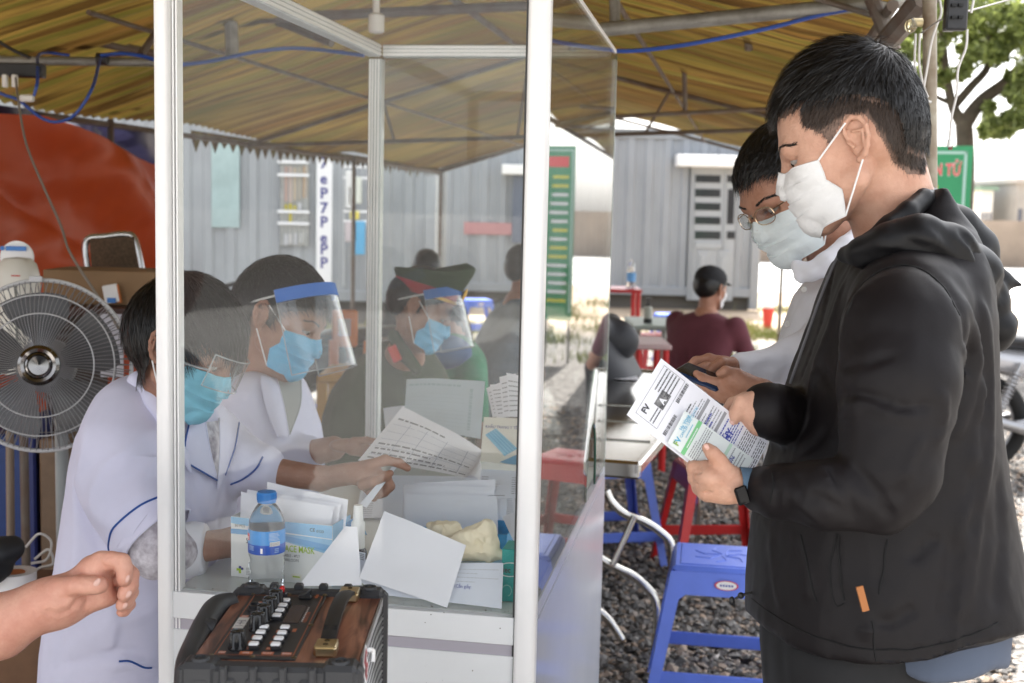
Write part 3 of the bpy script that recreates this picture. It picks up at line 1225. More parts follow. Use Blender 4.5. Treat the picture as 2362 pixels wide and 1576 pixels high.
# ---- green notice board out at the right
DS = 11.5
t = thing('notice_board', P(2150, 760, DS), 'green notice board with red heading standing by the tree at right', 'notice board')
M_grn = mat('green_board', (.035, .27, .11), .5, noise=.05, nscale=3)
c0 = P(2246, 337, DS)
z_t, z_b = c0[2], .42
ex = nrm(A(1, -.35, 0))
nn_ = A(-ex[1] * -1, 0, 0)
nrmS = nrm(np.cross(ex, A(0, 0, 1)))     # faces the camera side
BW = .74
tr_ = c0.copy()
tl_ = c0 - ex * BW
RS = np.array([ex, -nrmS, (0, 0, 1)])
mb = MB()
cen = (tr_ + tl_) / 2
cen[2] = (z_t + z_b) / 2
mb.box(cen, (BW / 2, .012, (z_t - z_b) / 2), M_grn, RS)
M_pal = mat('pale_green_line', (.40, .58, .50), .5)
M_rd = mat('red_lettering', (.75, .05, .05), .5)
M_yl = mat('yellow_lettering', (.65, .62, .06), .5)
M_wl = mat('white_lettering', (.8, .8, .8), .5)
def onb(u, v, off=.0135):
 """u metres from the right edge, v from the top"""
 return tr_ - ex * u + A(0, 0, -v) + nrmS * off
def strip(u0, u1, v0, v1, m, off=.014):
 mb.quad(onb(u1, v1, off), onb(u0, v1, off), onb(u0, v0, off), onb(u1, v0, off), m)
H_ = z_t - z_b
for s_ in ((.05, .075, .05, H_ - .05), (BW - .075, BW - .05, .05, H_ - .05), (.05, BW - .05, .05, .075), (.05, BW - .05, H_ - .075, H_ - .05)):
 strip(s_[0], s_[1], s_[2], s_[3], M_pal)
mb.text('Y TẾ ĐIỆN TỬ', onb(.10, .27), ex, (0, 0, 1), .105, M_wl, .002, 'RIGHT', .66, .045)
mb.text('Y TẾ ĐIỆN TỬ', onb(.10, .27), ex, (0, 0, 1), .105, M_rd, .004, 'RIGHT', .66, .018)
mb.text('CỔNG SỐ 1', onb(.28, .45), ex, (0, 0, 1), .09, M_yl, .003, 'RIGHT', .6, .015)
strip(.10, .34, .53, .86, M_pal, .015)
strip(.115, .325, .545, .845, mat('blue_picture', (.05, .12, .55), .5, col2=(.5, .6, .8), nscale=4), .0165)
for k in range(7):
 v = .56 + k * .145
 strip(.37 if v < .9 else .12, random.uniform(.56, .62), v, v + .03, (M_yl, M_wl, M_wl, M_yl, M_wl, M_yl, M_wl)[k])
for k in range(4):
 v = .98 + k * .11
 strip(.12, .12 + random.uniform(.3, .45), v + .04, v + .065, (M_wl, M_yl, M_wl, M_yl)[k])
obj('board', mb, t, smooth=False)
for u in (.08, BW - .08):
 mb = MB()
 q = onb(u, 0, -.03)
 mb.tube([A(q[0], q[1], 0), A(q[0], q[1], z_t)], .018, M_pipe, 8)
 obj('leg', mb, t)
# a narrow green standing board behind the two men, seen mirrored in the booth's side pane
t = thing('standing_board', P(1945, 735, 11.5) * A(1, 1, 0), 'narrow green standing board mirrored in the side pane of the booth', 'notice board')
a_, b_ = P(1908, 345, 11.5), P(1982, 345, 11.5)
mb = MB()
wz = (b_[0] - a_[0])
mb.boxz(a_[0], b_[0], a_[1], a_[1] + .02, .42, a_[2], M_grn)
def sb(u0, u1, v0, v1, m):
 mb.boxz(a_[0] + wz * u0, a_[0] + wz * u1, a_[1] - .004, a_[1] - .001, a_[2] - v1, a_[2] - v0, m)
sb(.04, .96, .03, .05, M_pal); sb(.04, .10, .05, 1.6, M_pal)
sb(.2, .9, .10, .20, M_rd)
for k in range(15):
 sb(.2, random.uniform(.7, .92), .28 + k * .085, .31 + k * .085, (M_yl, M_yl, M_wl, M_wl, M_wl, M_wl, M_yl, M_wl)[k % 8])
obj('board', mb, t, smooth=False)
for x in (a_[0] + .03, b_[0] - .03):
 mb = MB()
 mb.tube([A(x, a_[1] + .03, 0), A(x, a_[1] + .03, a_[2])], .014, M_pipe, 8)
 obj('leg', mb, t)

# ---- tree
def tree(base, label, crown_c, crown_r, limbs, nleaf, lsize, colA, colB, group=None, name='tree', seed=1, clumps=None):
 rg = np.random.default_rng(seed)
 t = thing(name, base, label, 'tree', group)
 mb = MB()
 mbk = mat('bark', (.10, .075, .055), .9, noise=.35, nscale=9, bump=.6, bscale=14)
 for pts, rs in limbs:
  sp = spline(pts, 5)
  rr = np.interp(np.linspace(0, 1, len(sp)), np.linspace(0, 1, len(rs)), rs)
  mb.tube(sp, list(rr), mbk, 10)
 obj('trunk', mb, t, angle=180)
 if clumps is None:
  clumps = []
  for _ in range(70):
   d = nrm(rg.normal(size=3))
   clumps.append((np.array(crown_c) + d * np.array(crown_r) * rg.random() ** .4, .22 * float(np.mean(crown_r))))
 C = np.array([c for c, r in clumps])
 Rr = np.array([r for c, r in clumps])
 k = rg.integers(0, len(C), nleaf)
 p = C[k] + rg.normal(size=(nleaf, 3)) * Rr[k][:, None] * .5
 a = rg.normal(size=(nleaf, 3)); a /= np.linalg.norm(a, axis=1)[:, None]
 b = rg.normal(size=(nleaf, 3)); b = np.cross(a, b); b /= np.linalg.norm(b, axis=1)[:, None]
 s = lsize * (.6 + .8 * rg.random(nleaf))[:, None]
 V = np.stack([p - a * s, p + b * s * .45, p + a * s, p - b * s * .45], 1).reshape(-1, 3)
 F = np.arange(nleaf * 4).reshape(-1, 4)
 m = MATS.get('leaf_%s' % (colA,))
 if m is None:
  m = bpy.data.materials.new('leaf')
  m.use_nodes = True
  nt = m.node_tree
  bb = nt.nodes['Principled BSDF']
  g = nt.nodes.new('ShaderNodeNewGeometry')
  r = nt.nodes.new('ShaderNodeValToRGB')
  r.color_ramp.elements[0].color = (*colA, 1)
  r.color_ramp.elements[1].color = (*colB, 1)
  nt.links.new(g.outputs['Random Per Island'], r.inputs[0])
  nt.links.new(r.outputs[0], bb.inputs['Base Color'])
  bb.inputs['Roughness'].default_value = .5
  tr = nt.nodes.new('ShaderNodeBsdfTranslucent')
  nt.links.new(r.outputs[0], tr.inputs[0])
  mx = nt.nodes.new('ShaderNodeMixShader')
  mx.inputs[0].default_value = .45
  nt.links.new(bb.outputs[0], mx.inputs[1])
  nt.links.new(tr.outputs[0], mx.inputs[2])
  nt.links.new(mx.outputs[0], nt.nodes['Material Output'].inputs[0])
  MATS['leaf_%s' % (colA,)] = m
 npmesh('crown', V, F, m, t, smooth=False)
 return t
DT = 12.6
T_ = lambda x, y, d=0: P(x, y, DT + d)
limbs = [([A(T_(2225, 400)[0], T_(2225, 400)[1], 0), T_(2222, 450), T_(2226, 340), T_(2222, 275)], [.12, .105, .09, .085]),
         ([T_(2222, 290), T_(2196, 240), T_(2182, 160), T_(2170, 60), T_(2150, -60)], [.07, .05, .04, .035, .03]),
         ([T_(2222, 290), T_(2262, 235), T_(2320, 190), T_(2380, 130), T_(2480, 40)], [.085, .07, .062, .055, .04]),
         ([T_(2205, 240), T_(2240, 200), T_(2280, 150), T_(2290, 60), T_(2320, -80)], [.05, .045, .04, .035, .03]),
         ([T_(2196, 240), T_(2150, 215), T_(2100, 150)], [.03, .02, .015])]
cl = []
rg = np.random.default_rng(4)
for x, y, r in ((2190, 60, 26), (2230, 20, 26), (2290, 40, 28), (2340, 90, 26), (2350, 20, 30), (2150, 130, 18), (2250, 110, 22), (2300, 120, 20), (2360, 160, 20), (2180, 180, 12), (2100, 60, 20), (2110, 180, 10), (2330, 210, 12),
    (2290, 285, 12), (2310, 296, 12), (2330, 280, 12), (2352, 265, 12), (2272, 300, 8), (2350, 225, 10), (2390, 200, 30), (2420, 100, 40), (2260, 70, 24), (2280, 250, 7), (2090, 120, 12), (2225, 160, 10), (2140, 20, 22), (2200, -40, 40), (2320, -60, 50)):
 for _ in range(5):
  cl.append((P(x + rg.normal() * r * .6, y + rg.normal() * r * .6, DT + rg.uniform(-.9, .7)), r * DT / FPX * 1.1))
tree((T_(2225, 400)[0], T_(2225, 400)[1], 0), 'forked shade tree with pale green leaves behind the green notice board', None, None, limbs, 17000, .05, (.12, .15, .04), (.32, .37, .11), clumps=cl)

# ---- far side of the road, burnt out by the sun
far = [(2262, 2290, 440, 492, 75, (.75, .74, .7), 'white far shop with a green gable left of the others', 1), (2292, 2312, 452, 490, 80, (.7, .6, .55), 'small pinkish house across the road between two white ones', 0),
       (2314, 2340, 447, 492, 78, (.75, .75, .78), 'white boxy house across the road next to the grey block', 0), (2344, 2400, 424, 496, 74, (.34, .33, .31), 'grey concrete block across the road with white shutters', 0),
       (1700, 1790, 470, 500, 95, (.6, .6, .6), 'low far building hidden mostly by the two standing men', 0)]
for (x0, x1, y0, y1, D, c, lab, gab) in far:
 a, b = P(x0, y1, D), P(x1, y0, D)
 t = thing('house', ((a[0] + b[0]) / 2, a[1], 0), lab, 'house')
 mb = MB()
 mb.boxz(a[0], b[0], a[1], a[1] + 8, 0, b[2], mat('wall_%d' % x0, c, .8, noise=.1, nscale=1))
 obj('wall', mb, t, smooth=False)
 mb = MB()
 mb.boxz(a[0] - .2, b[0] + .2, a[1] - .3, a[1] + 8.2, b[2], b[2] + (.25), mat('roof_%d' % x0, (.2, .3, .24) if gab else (.4, .38, .36), .8))
 obj('roof', mb, t, smooth=False)
 for k in range(3):
  xx = a[0] + (b[0] - a[0]) * (k + .2) / 3
  mb = MB()
  mb.boxz(xx, xx + (b[0] - a[0]) * .18, a[1] - .03, a[1] - .01, b[2] * .35, b[2] * .6, mat('win_%d' % x0, (.1, .11, .14) if k != 1 else (.5, .1, .08), .4))
  obj('window', mb, t, smooth=False)
mb = MB()
a = P(2260, 536, 40)
mb.boxz(3, 60, a[1], a[1] + .25, 0, P(2260, 508, 40)[2], mat('brown_wall', (.28, .22, .17), .9, noise=.15, nscale=1))
tag(obj('low_wall', mb), 'long low brownish wall beyond the road', 'wall')
# open blue sky beach behind: a bank of distant trees
# ================================================================ GLASS BOOTH
BO = A(.0328, 2.0, 0)
BV = A(sin(.1692), cos(.1692), 0)       # away from the camera
BU = A(-cos(.1692), sin(.1692), 0)      # to the left along the front
BW_, BD, ZC, ZT = .629, 1.265, .80, 1.878
RB = np.array([-BU, BV, (0, 0, 1)])
def B(u, v, z=0):
 """u metres left of the right front post, v metres away from the front"""
 return BO + BU * u + BV * v + A(0, 0, z)
booth = thing('glass_booth', B(BW_ / 2, BD / 2, 0), 'tall white framed glass booth on a white counter in the middle', 'booth')
M_gl = film_mat('booth_glass', (.985, .994, .99), .020, dust=.012, dscale=6, gain=1.0)
M_gls = film_mat('booth_side_glass', (.96, .982, .972), .04, dust=.03, dscale=7, gain=1.0)
# posts: D-shaped front posts, grooved rear posts
def post_prof(r, fr, n=14):
 return [(r * cos(2 * pi * k / n), r * sin(2 * pi * k / n)) for k in range(n)]
def front_post(u, wid, name='post'):
 mb = MB()
 c = B(u, 0)
 n = 18
 prof = []
 for k in range(n):
  a = 2 * pi * k / n
  # rounded face towards the camera
  x = wid / 2 * np.sign(cos(a)) * abs(cos(a)) ** .35
  y = (-.016 * abs(sin(a)) ** .8 if sin(a) < 0 else .022 * abs(sin(a)) ** .3)
  prof.append((x, y))
 v, f = [], []
 for z in (0, ZT + .0):
  for x, y in prof:
   v.append(c - BU * x * -1 * -1 + BV * y + A(0, 0, z))
 for k in range(n):
  f.append((k, (k + 1) % n, n + (k + 1) % n, n + k))
 f += [tuple(range(n))[::-1], tuple(range(n, 2 * n))]
 mb.add(v, f, M_alu)
 return mb
mb = front_post(0, .036)
obj('post', mb, booth, angle=60)
mb = front_post(BW_ + .002, .026)
for k, (du, dv) in enumerate(((-.0148, .004), (-.0178, .010), (-.0208, .004))):
 mb.box(B(BW_ + du, dv, ZT / 2), (.0013, .006, ZT / 2), M_alud if k == 1 else M_alu, RB)
mb.box(B(BW_ - .0165, .016, ZT / 2 - .01), (.005, .006, ZT / 2 - .01), M_alu, RB)
obj('post', mb, booth, angle=60)
mb = MB()
mb.box(B(.0195, .003, ZT / 2), (.0018, .006, ZT / 2), mat('dark_gasket', (.05, .05, .05), .6), RB)
obj('gasket', mb, booth)
# rear posts
for (u, v) in ((BW_, BD), (0.0, BD)):
 mb = MB()
 wd = .018 if u else .006
 mb.box(B(u, v, ZT / 2 - .01), (wd, .016, ZT / 2 - .01), M_alud, RB, .002)
 for k in (-.011, -.003, .005, .012):
  if u:
   mb.box(B(u + k, v - .018, ZT / 2 - .01), (.002, .004, ZT / 2 - .012), M_alu, RB)
 obj('post', mb, booth)
# top rails
def rail(a, b, w_, h_, m=M_alud, grooves=3):
 mb = MB()
 d = nrm(b - a)
 n = nrm(np.cross(A(0, 0, 1), d))
 R = np.array([d, n, (0, 0, 1)])
 L_ = np.linalg.norm(b - a) / 2
 c = (a + b) / 2
 mb.box(c, (L_, w_ / 2, h_ / 2), m, R, .002)
 for g in range(grooves):
  zz = (g - (grooves - 1) / 2) * h_ / (grooves + .4)
  for sg in (-1, 1):
   mb.box(c + n * sg * (w_ / 2 + .001) + A(0, 0, zz), (L_ - .001, .0015, h_ * .10), M_alu, R)
 return mb
obj('top_rail', rail(B(BW_ - .02, BD, ZT), B(.01, BD, ZT), .028, .032), booth)
obj('top_rail', rail(B(BW_, .02, ZT), B(BW_, BD - .02, ZT), .032, .034), booth)
obj('top_rail', rail(B(BW_ - .02, 0, ZT), B(.02, 0, ZT), .03, .034), booth)
obj('top_rail', rail(B(0.0, .02, ZT), B(0.0, BD, ZT), .010, .012, M_alu, 0), booth)
# glass
def pane(name, a, b, z0, z1, m, th=.0025):
 mb = MB()
 d = nrm(b - a)
 n = nrm(np.cross(A(0, 0, 1), d))
 R = np.array([d, n, (0, 0, 1)])
 c = (a + b) / 2
 c[2] = (z0 + z1) / 2
 L_ = np.linalg.norm((b - a)[:2]) / 2
 mb.box(c, (L_, th, (z1 - z0) / 2), m, R)
 return obj(name, mb, booth, smooth=False)
pane('front_glass', B(.021, .005), B(BW_ - .021, .005), ZC + .003, ZT - .016, M_gl)
pane('back_glass', B(.01, BD - .001), B(BW_ - .02, BD - .001), ZC + .003, ZT - .016, M_gl)
# side glass with an arched serving hole near its far end
def side_glass():
 mb = MB()
 z0, z1 = ZC + .002, ZT - .008
 v0, v1 = .016, BD - .008
 hv, hr, hh = BD - .33, .10, .17
 for off in (-.0025, .0025):
  top = []
  N_ = 14
  arc = [(hv - hr * cos(pi * k / N_), z0 + hh * sin(pi * k / N_) ** .7) for k in range(N_ + 1)]
  P_ = lambda v, z: B(off - .004, v, z)
  mb.quad(P_(v0, z0), P_(arc[0][0], z0), P_(arc[0][0], z1), P_(v0, z1), M_gls)
  for k in range(N_):
   mb.quad(P_(arc[k][0], arc[k][1]), P_(arc[k + 1][0], arc[k + 1][1]), P_(arc[k + 1][0], z1), P_(arc[k][0], z1), M_gls)
  mb.quad(P_(arc[-1][0], z0), P_(v1, z0), P_(v1, z1), P_(arc[-1][0], z1), M_gls)
 obj('side_glass', mb, booth, smooth=False)
 mb = MB()
 mb.tube([B(-.004, a, z) for a, z in arc], .0032, mat('green_glass_edge', (.01, .06, .04), .15), 6)
 mb.tube([B(-.004, v1, ZC), B(-.004, v1, z1)], .0032, mat('green_glass_edge', (.01, .06, .04)), 4)
 obj('glass_edge', mb, booth)
side_glass()
# counter
mb = MB()
def bb(mb, u0, u1, v0, v1, z0, z1, m, bev=0):
 mb.box(B((u0 + u1) / 2, (v0 + v1) / 2, (z0 + z1) / 2), (abs(u1 - u0) / 2, abs(v1 - v0) / 2, abs(z1 - z0) / 2), m, RB, bev)
bb(mb, .008, BW_ - .012, .012, BD - .01, ZC - .016, ZC, mat('grey_white_worktop', srgb(205, 208, 205), .25, noise=.04, nscale=5))
for k in range(1):
 bb(mb, .30, .3015, .014, BD - .02, ZC, ZC + .0004, mat('joint_line', (.25, .25, .24), .6))
obj('worktop', mb, booth, smooth=False)
mb = MB()
bb(mb, .019, BW_ - .011, -.006, .011, ZC - .048, ZC - .001, M_white, .001)
obj('front_apron', mb, booth)
mb = MB()
bb(mb, .019, BW_ - .011, -.001, .010, ZC - .068, ZC - .0485, mat('mauve_grey_groove', (.40, .38, .43), .4), 0)
bb(mb, .019, BW_ - .011, -.004, .009, ZC - .072, ZC - .068, M_white, 0)
obj('groove', mb, booth)
mb = MB()
bb(mb, .019, BW_ - .011, -.003, .010, .06, ZC - .0725, M_white, 0)
obj('front_panel', mb, booth)
M_side = mat('glossy_white_panel', srgb(200, 204, 214), .13, noise=.03, nscale=5, ior=1.6)
mb = MB()
bb(mb, -.009, .006, .02, BD, .04, ZC - .030, M_side, 0)
bb(mb, -.008, .006, .02, BD, ZC - .028, ZC - .0005, M_side, 0)
obj('side_panel', mb, booth, smooth=False)
mb = MB()
bb(mb, .01, BW_ - .02, BD - .03, BD - .012, .04, ZC - .02, M_white)
bb(mb, BW_ - .028, BW_ - .014, .02, BD - .03, .04, ZC - .02, M_white)
obj('carcass', mb, booth, smooth=False)
# grime along the counter edge
mb = MB()
rg = np.random.default_rng(5)
for k in range(46):
 u = rg.uniform(.03, BW_ - .04)
 v = rg.uniform(.013, .02) if k < 34 else rg.uniform(.02, .09)
 r = rg.uniform(.0006, .0022)
 mb.lathe(B(u, v, ZC + .0003), [(r, 0), (r * .7, .0006)], mat('grime', (.10, .08, .05), .9), 6)
for k in range(30):
 r = rg.uniform(.0004, .0012)
 q = B(rg.uniform(.03, BW_ - .04), -.0065 if k < 12 else -.0035, rg.uniform(ZC - .045, ZC) if k < 12 else rg.uniform(.6, ZC - .08))
 mb.lathe(q, [(r, 0), (r * .6, -.0004)], mat('grime', (.10, .08, .05), .9), 6, np.array([-BU, (0, 0, 1), BV]))
tag(obj('dirt_specks', mb, booth), kind='stuff')

# ================================================================ THINGS ON THE COUNTER
M_pap = mat('white_paper', srgb(240, 240, 246), .7, noise=.015, nscale=12, transl=.12)
M_pap2 = mat('bluish_paper', srgb(226, 230, 240), .7, noise=.03, nscale=9, transl=.12)
M_papc = mat('cream_card', srgb(226, 224, 214), .6, noise=.03, nscale=9)
M_ink = mat('grey_print', (.25, .25, .27), .8)
M_inkb = mat('blue_ink', (.06, .08, .38), .7)
M_inkd = mat('black_print', (.05, .05, .055), .8)
def sheet(pts, m, name, label, cat='paper', curl=0.0, nu=10, nv=10, th=.0006, extra=None, group=None, parent=None, curlv=0.0, dent=0.0):
 """four corners TL TR BR BL, bulged out of plane by curl (metres)"""
 a, b, c, d = [np.asarray(p, float) for p in pts]
 n = nrm(np.cross(b - a, d - a))
 if n @ (CAM - a) < 0:
  n = -n
 def S(u, v, off=0.0):
  q = a * (1 - u) * (1 - v) + b * u * (1 - v) + c * u * v + d * (1 - u) * v
  bend = curl * 4 * u * (1 - u) + curlv * 4 * v * (1 - v) + dent * float(vnoise(A(u * 3.1, v * 3.3, nu + curl * 99)))
  return q + n * (bend + off)
 mb = MB()
 mb.grid(lambda u, v: S(u, v), nu, nv, m)
 mb.grid(lambda u, v: S(u, v, -th), nu, nv, m)
 if extra:
  extra(mb, S)
 o = obj(name, mb, parent, angle=60)
 if parent is None:
  tag(o, label, cat, group)
 return o
def BG(px, py, v):
 """point under a pixel on the upright plane v metres behind the booth front"""
 r = ray(px, py)
 o = B(0, v)
 return CAM + r * (((o - CAM) @ BV) / (r @ BV))
def lines(mb, S, u0, u1, v0, v1, n, m=None, hgt=.35, off=.0005, words=True, seed=0, vert=False):
 """rows of print: short dashes like words"""
 rg = random.Random(seed)
 m = m or M_ink
 for k in range(n):
  v = v0 + (v1 - v0) * (k + .5) / n
  h = (v1 - v0) / n * hgt
  u = u0
  end = u1 if rg.random() < .7 else u0 + (u1 - u0) * rg.uniform(.4, .95)
  while u < end:
   w_ = (u1 - u0) * (rg.uniform(.03, .10) if words else 1)
   e = min(u + w_, end)
   q = ((u, v), (e, v), (e, v + h), (u, v + h))
   if vert:
    q = [(y, x) for x, y in q]
   mb.quad(*[S(x, y, off) for x, y in q], m)
   u = e + (u1 - u0) * .018
def rect(mb, S, u0, v0, u1, v1, m, off=.0005, n=6):
 mb.grid(lambda a, b: S(u0 + (u1 - u0) * a, v0 + (v1 - v0) * b, off), n, n, m)
def CT(px, py, dz=0.0):
 """point on the counter top under a pixel"""
 return PZ(px, py, ZC + .0005 + dz)

# --- water bottle
def bottle(px, py, H=.178, R=.0315):
 c = CT(px, py)
 t = thing('water_bottle', c, 'small clear water bottle with blue cap and blue label inside the front glass', 'bottle')
 k = H / .178
 M_w = mat('clear_water', (.93, .97, 1), .02, trans=1, ior=1.25)
 prof = [(.020, 0), (.0275, .002), (.0300, .008), (.0285, .013), (.0305, .018), (.0312, .025), (.0290, .030), (.0285, .034), (.0305, .040), (.0312, .050), (.0285, .056), (.0288, .06),
   (.0312, .066), (.0316, .072), (.0316, .112), (.0314, .116), (.0305, .124), (.028, .132), (.0235, .142), (.0185, .150), (.0148, .154), (.0142, .162)]
 prof = [(r * k, z * k) for r, z in prof]
 mb = MB()
 mb.lathe(c, prof, M_w, 40)
 body = obj('body', mb, t)
 M_lb = mat('blue_label', (.02, .10, .52), .3, noise=.3, nscale=9)
 M_lb2 = mat('light_blue_label', (.05, .30, .72), .3, noise=.2, nscale=9)
 mb = MB()
 Rl = .0321 * k
 mb.lathe(c, [(Rl, .071 * k), (Rl, .088 * k)], M_lb, 40)
 mb.lathe(c, [(Rl, .088 * k), (Rl, .1125 * k)], M_lb2, 40)
 # printed side: bar code, text
 def cyl(a, z, r=Rl + .0003):
  return c + A(r * sin(a), -r * cos(a), z * k)
 for a0, a1, z0, z1, m in [(.35, .95, .086, .0935, M_wl)] + [(.36 + i * .045, .375 + i * .045, .0865, .093, M_inkd) for i in range(13)]:
  off = .0003 if m is M_wl else .0005
  mb.grid(lambda u, v: cyl(a0 + (a1 - a0) * u, z0 + (z1 - z0) * v, Rl + off), 3, 1, m)
 for i in range(6):
  z = .096 + i * .0024
  mb.grid(lambda u, v: cyl(.3 + (.62 - .05 * (i % 3)) * u, z + .0011 * v, Rl + .0004), 4, 1, mat('pale_blue_print', (.35, .5, .75), .5))
 for i in range(4):
  z = .078 + i * .0022
  mb.grid(lambda u, v: cyl(-.95 + .4 * u, z + .001 * v, Rl + .0004), 4, 1, mat('pale_blue_print', (.35, .5, .75), .5))
 for i in range(3):
  z = .0745 + i * .003
  mb.grid(lambda u, v: cyl(.62 + .25 * u, z + .0014 * v, Rl + .0004), 4, 1, mat('pale_blue_print', (.35, .5, .75), .5))
 mb.grid(lambda u, v: cyl(-.14 + .12 * u, .074 + .009 * v, Rl + .0004), 2, 1, M_wl)
 mb.grid(lambda u, v: cyl(-1.45 + .55 * u, .0935 + .012 * v, Rl + .0004), 6, 1, mat('red_logo_patch', (.7, .08, .08), .4))
 mb.text('vie', cyl(-1.15, .096, Rl + .0008), nrm(A(cos(-.95), sin(-.95), 0)), (0, 0, 1), .007, M_wl, .0008, 'CENTER', 1, .02)
 obj('label_wrap', mb, t)
 mb = MB()
 cap = mat('blue_cap', (.02, .22, .62), .35)
 z0 = .157 * k
 mb.lathe(c, [(.0160 * k, z0), (.0165 * k, z0 + .002), (.0165 * k, z0 + .016 * k), (.0155 * k, z0 + .0185 * k), (.004, z0 + .0195 * k), (1e-6, z0 + .0195 * k)], cap, 36)
 for i in range(36):
  a = 2 * pi * i / 36
  q = c + A(.0166 * k * cos(a), .0166 * k * sin(a), z0 + .010 * k)
  mb.box(q, (.0005, .0004, .0055), cap, np.array([(cos(a), sin(a), 0), (-sin(a), cos(a), 0), (0, 0, 1)]))
 obj('cap', mb, t)
bottle(615, 1362)

# --- mask carton with papers
def carton():
 a = CT(533, 1329)
 b = CT(751, 1352)
 fx = nrm((b - a) * A(1, 1, 0))
 W = np.linalg.norm((b - a)[:2]) + .012
 fy = A(-fx[1], fx[0], 0)
 H, D_ = .110, .085
 t = thing('mask_box', a + fx * W / 2 + fy * D_ / 2, 'white and blue box of surgical masks behind the water bottle', 'box')
 M_cb = mat('pale_blue_carton', (.24, .50, .74), .45, noise=.05, nscale=60)
 M_cb2 = mat('mid_blue_carton', (.12, .36, .66), .45, noise=.05, nscale=60)
 M_cw_ = mat('white_carton', (.78, .79, .78), .45)
 mb = MB()
 q = lambda x, y, z: a + fx * x + fy * y + A(0, 0, z)
 # four thin walls and base, open on top
 for (x0, x1, y0, y1, z0, z1, m) in ((0, W, 0, .0012, 0, H, M_cw_), (0, W, D_ - .0012, D_, 0, H, M_cw_), (W - .0012, W, .0013, D_ - .0013, 0, H, M_cb), (0, .0012, .0013, D_ - .0013, 0, H, M_cw_), (.0013, W - .0013, .0013, D_ - .0013, 0, .0012, M_cw_)):
  c = q((x0 + x1) / 2, (y0 + y1) / 2, (z0 + z1) / 2)
  mb.box(c, ((x1 - x0) / 2, (y1 - y0) / 2, (z1 - z0) / 2), m, np.array([fx, fy, (0, 0, 1)]))
 # printed waves on the front
 F = lambda x, z, o=.0004: q(x, -o, z)
 def wave(f0, f1, m, o, n=24, x0=0, x1=None):
  x1 = W if x1 is None else x1
  v, f = [], []
  for k in range(n + 1):
   x = x0 + (x1 - x0) * k / n
   v += [F(x, f0(x / W), o), F(x, f1(x / W), o)]
  for k in range(n):
   f.append((2 * k, 2 * k + 2, 2 * k + 3, 2 * k + 1))
  mb.add(v, f, m)
 wave(lambda s: .092 - .006 * s + .006 * (1 - s) ** 2, lambda s: H - .0005, M_cb, .0004)
 wave(lambda s: .079 - .030 * max(0, s - .35) ** 1.2, lambda s: .088 - .024 * max(0, s - .3) ** 1.1 + .002 * s, M_cb2, .0007)
 wave(lambda s: .080 - .036 * max(0, s - .35), lambda s: .088 - .006 * (s - .45), M_cb, .00055, x0=W * .45)
 T = lambda s_, x, z, h, m, ws=1, b=0: mb.text(s_, F(x, z), fx, (0, 0, 1), h, m, .0006, 'LEFT', ws, b)
 T('50 PCS', .008, .0925, .0048, M_inkd)
 T('SURGICAL', .030, .064, .0098, M_inkd, .72, .01)
 T('FACE MASK', .100, .0560, .0118, mat('green_print', (.38, .55, .02), .6), .72, .012)
 T('DISPOSABLE - 4PLY', .086, .0465, .0052, M_inkd, .78)
 T('EARLOOPS', .103, .0385, .0048, M_inkd, .9)
 T('CE', .153, .0965, .006, M_inkd, 1, .01)
 T('0123', .166, .0955, .0045, M_inkd, 1.1, .012)
 for (x, z, w_, h_, m) in ((.011, .0075, .0045, .0045, 0), (.0155, .0075, .0045, .0045, 0), (.0155, .003, .0045, .0045, 0), (.0155, .012, .0045, .0045, 1), (.020, .0095, .0045, .0045, 1)):
  mb.quad(F(x, z + .004), F(x + w_, z + .004), F(x + w_, z + .004 + h_), F(x, z + .004 + h_), MATS['green_print'] if m == 0 else M_navy)
 for k in range(5):
  mb.quad(F(.030, .006 + .0028 * k), F(.045, .006 + .0028 * k), F(.045, .007 + .0028 * k), F(.030, .007 + .0028 * k), M_ink)
 mb.quad(F(.118, .006), F(.138, .006), F(.138, .016), F(.118, .016), M_papc)
 mb.quad(F(.121, .010, .0008), F(.135, .010, .0008), F(.135, .0125, .0008), F(.121, .0125, .0008), MATS['green_print'])
 obj('carton', mb, t, smooth=False)
 # torn flap at the right end
 mb = MB()
 mb.add([q(W, D_ * .7, H - .01), q(W + .022, D_ * .8, H + .006), q(W + .034, D_ * .95, H - .034), q(W, D_, H - .03)], [(0, 1, 2, 3)], M_cb2)
 obj('flap', mb, t, smooth=False)
 ex_ = [q(.006, .012, H - .06), q(.006, .012, H + .0), 0, 0]
 lab = ['front sheet of white paper standing in the mask box behind the bottle', 'middle sheet of white paper standing in the mask box', 'rear sheet of white paper standing highest in the mask box']
 for i, (x0, x1, yy, z0_, z1_, tl) in enumerate(((.006, .188, .018, .001, .150, 0), (.012, .200, .030, .002, .152, .0), (.045, .212, .044, .003, .158, -.004))):
  sheet([q(x0, yy + .008, z1_ + .008 * (i == 2)), q(x1 - .004 * i, yy + .008, z1_ - .012), q(x1 - .02, yy, .01), q(x0, yy, .01)], M_pap, 'paper_sheet', lab[i], 'paper', .002, group='sheets of paper in the mask box', dent=.0015)
carton()
# --- upright folded white sheet (like a tent of paper) in front of the carton
ap = (812, 1215)
sheet([BG(796, 1214, .06), BG(824, 1216, .06), BG(834, 1350, .03), BG(688, 1352, .035)], M_pap, 'folded_paper', 'folded white sheet leaning as a triangle beside the mask box', 'paper', .004,
      extra=None)
sheet([BG(812, 1270, .07), BG(843, 1276, .07), BG(842, 1350, .045), BG(828, 1340, .045)], M_pap2, 'folded_paper', 'narrow printed flap of paper next to the spray bottle', 'paper', .001,
      extra=lambda mb, S: lines(mb, S, .1, .9, .02, .25, 4, M_inkd, seed=3))
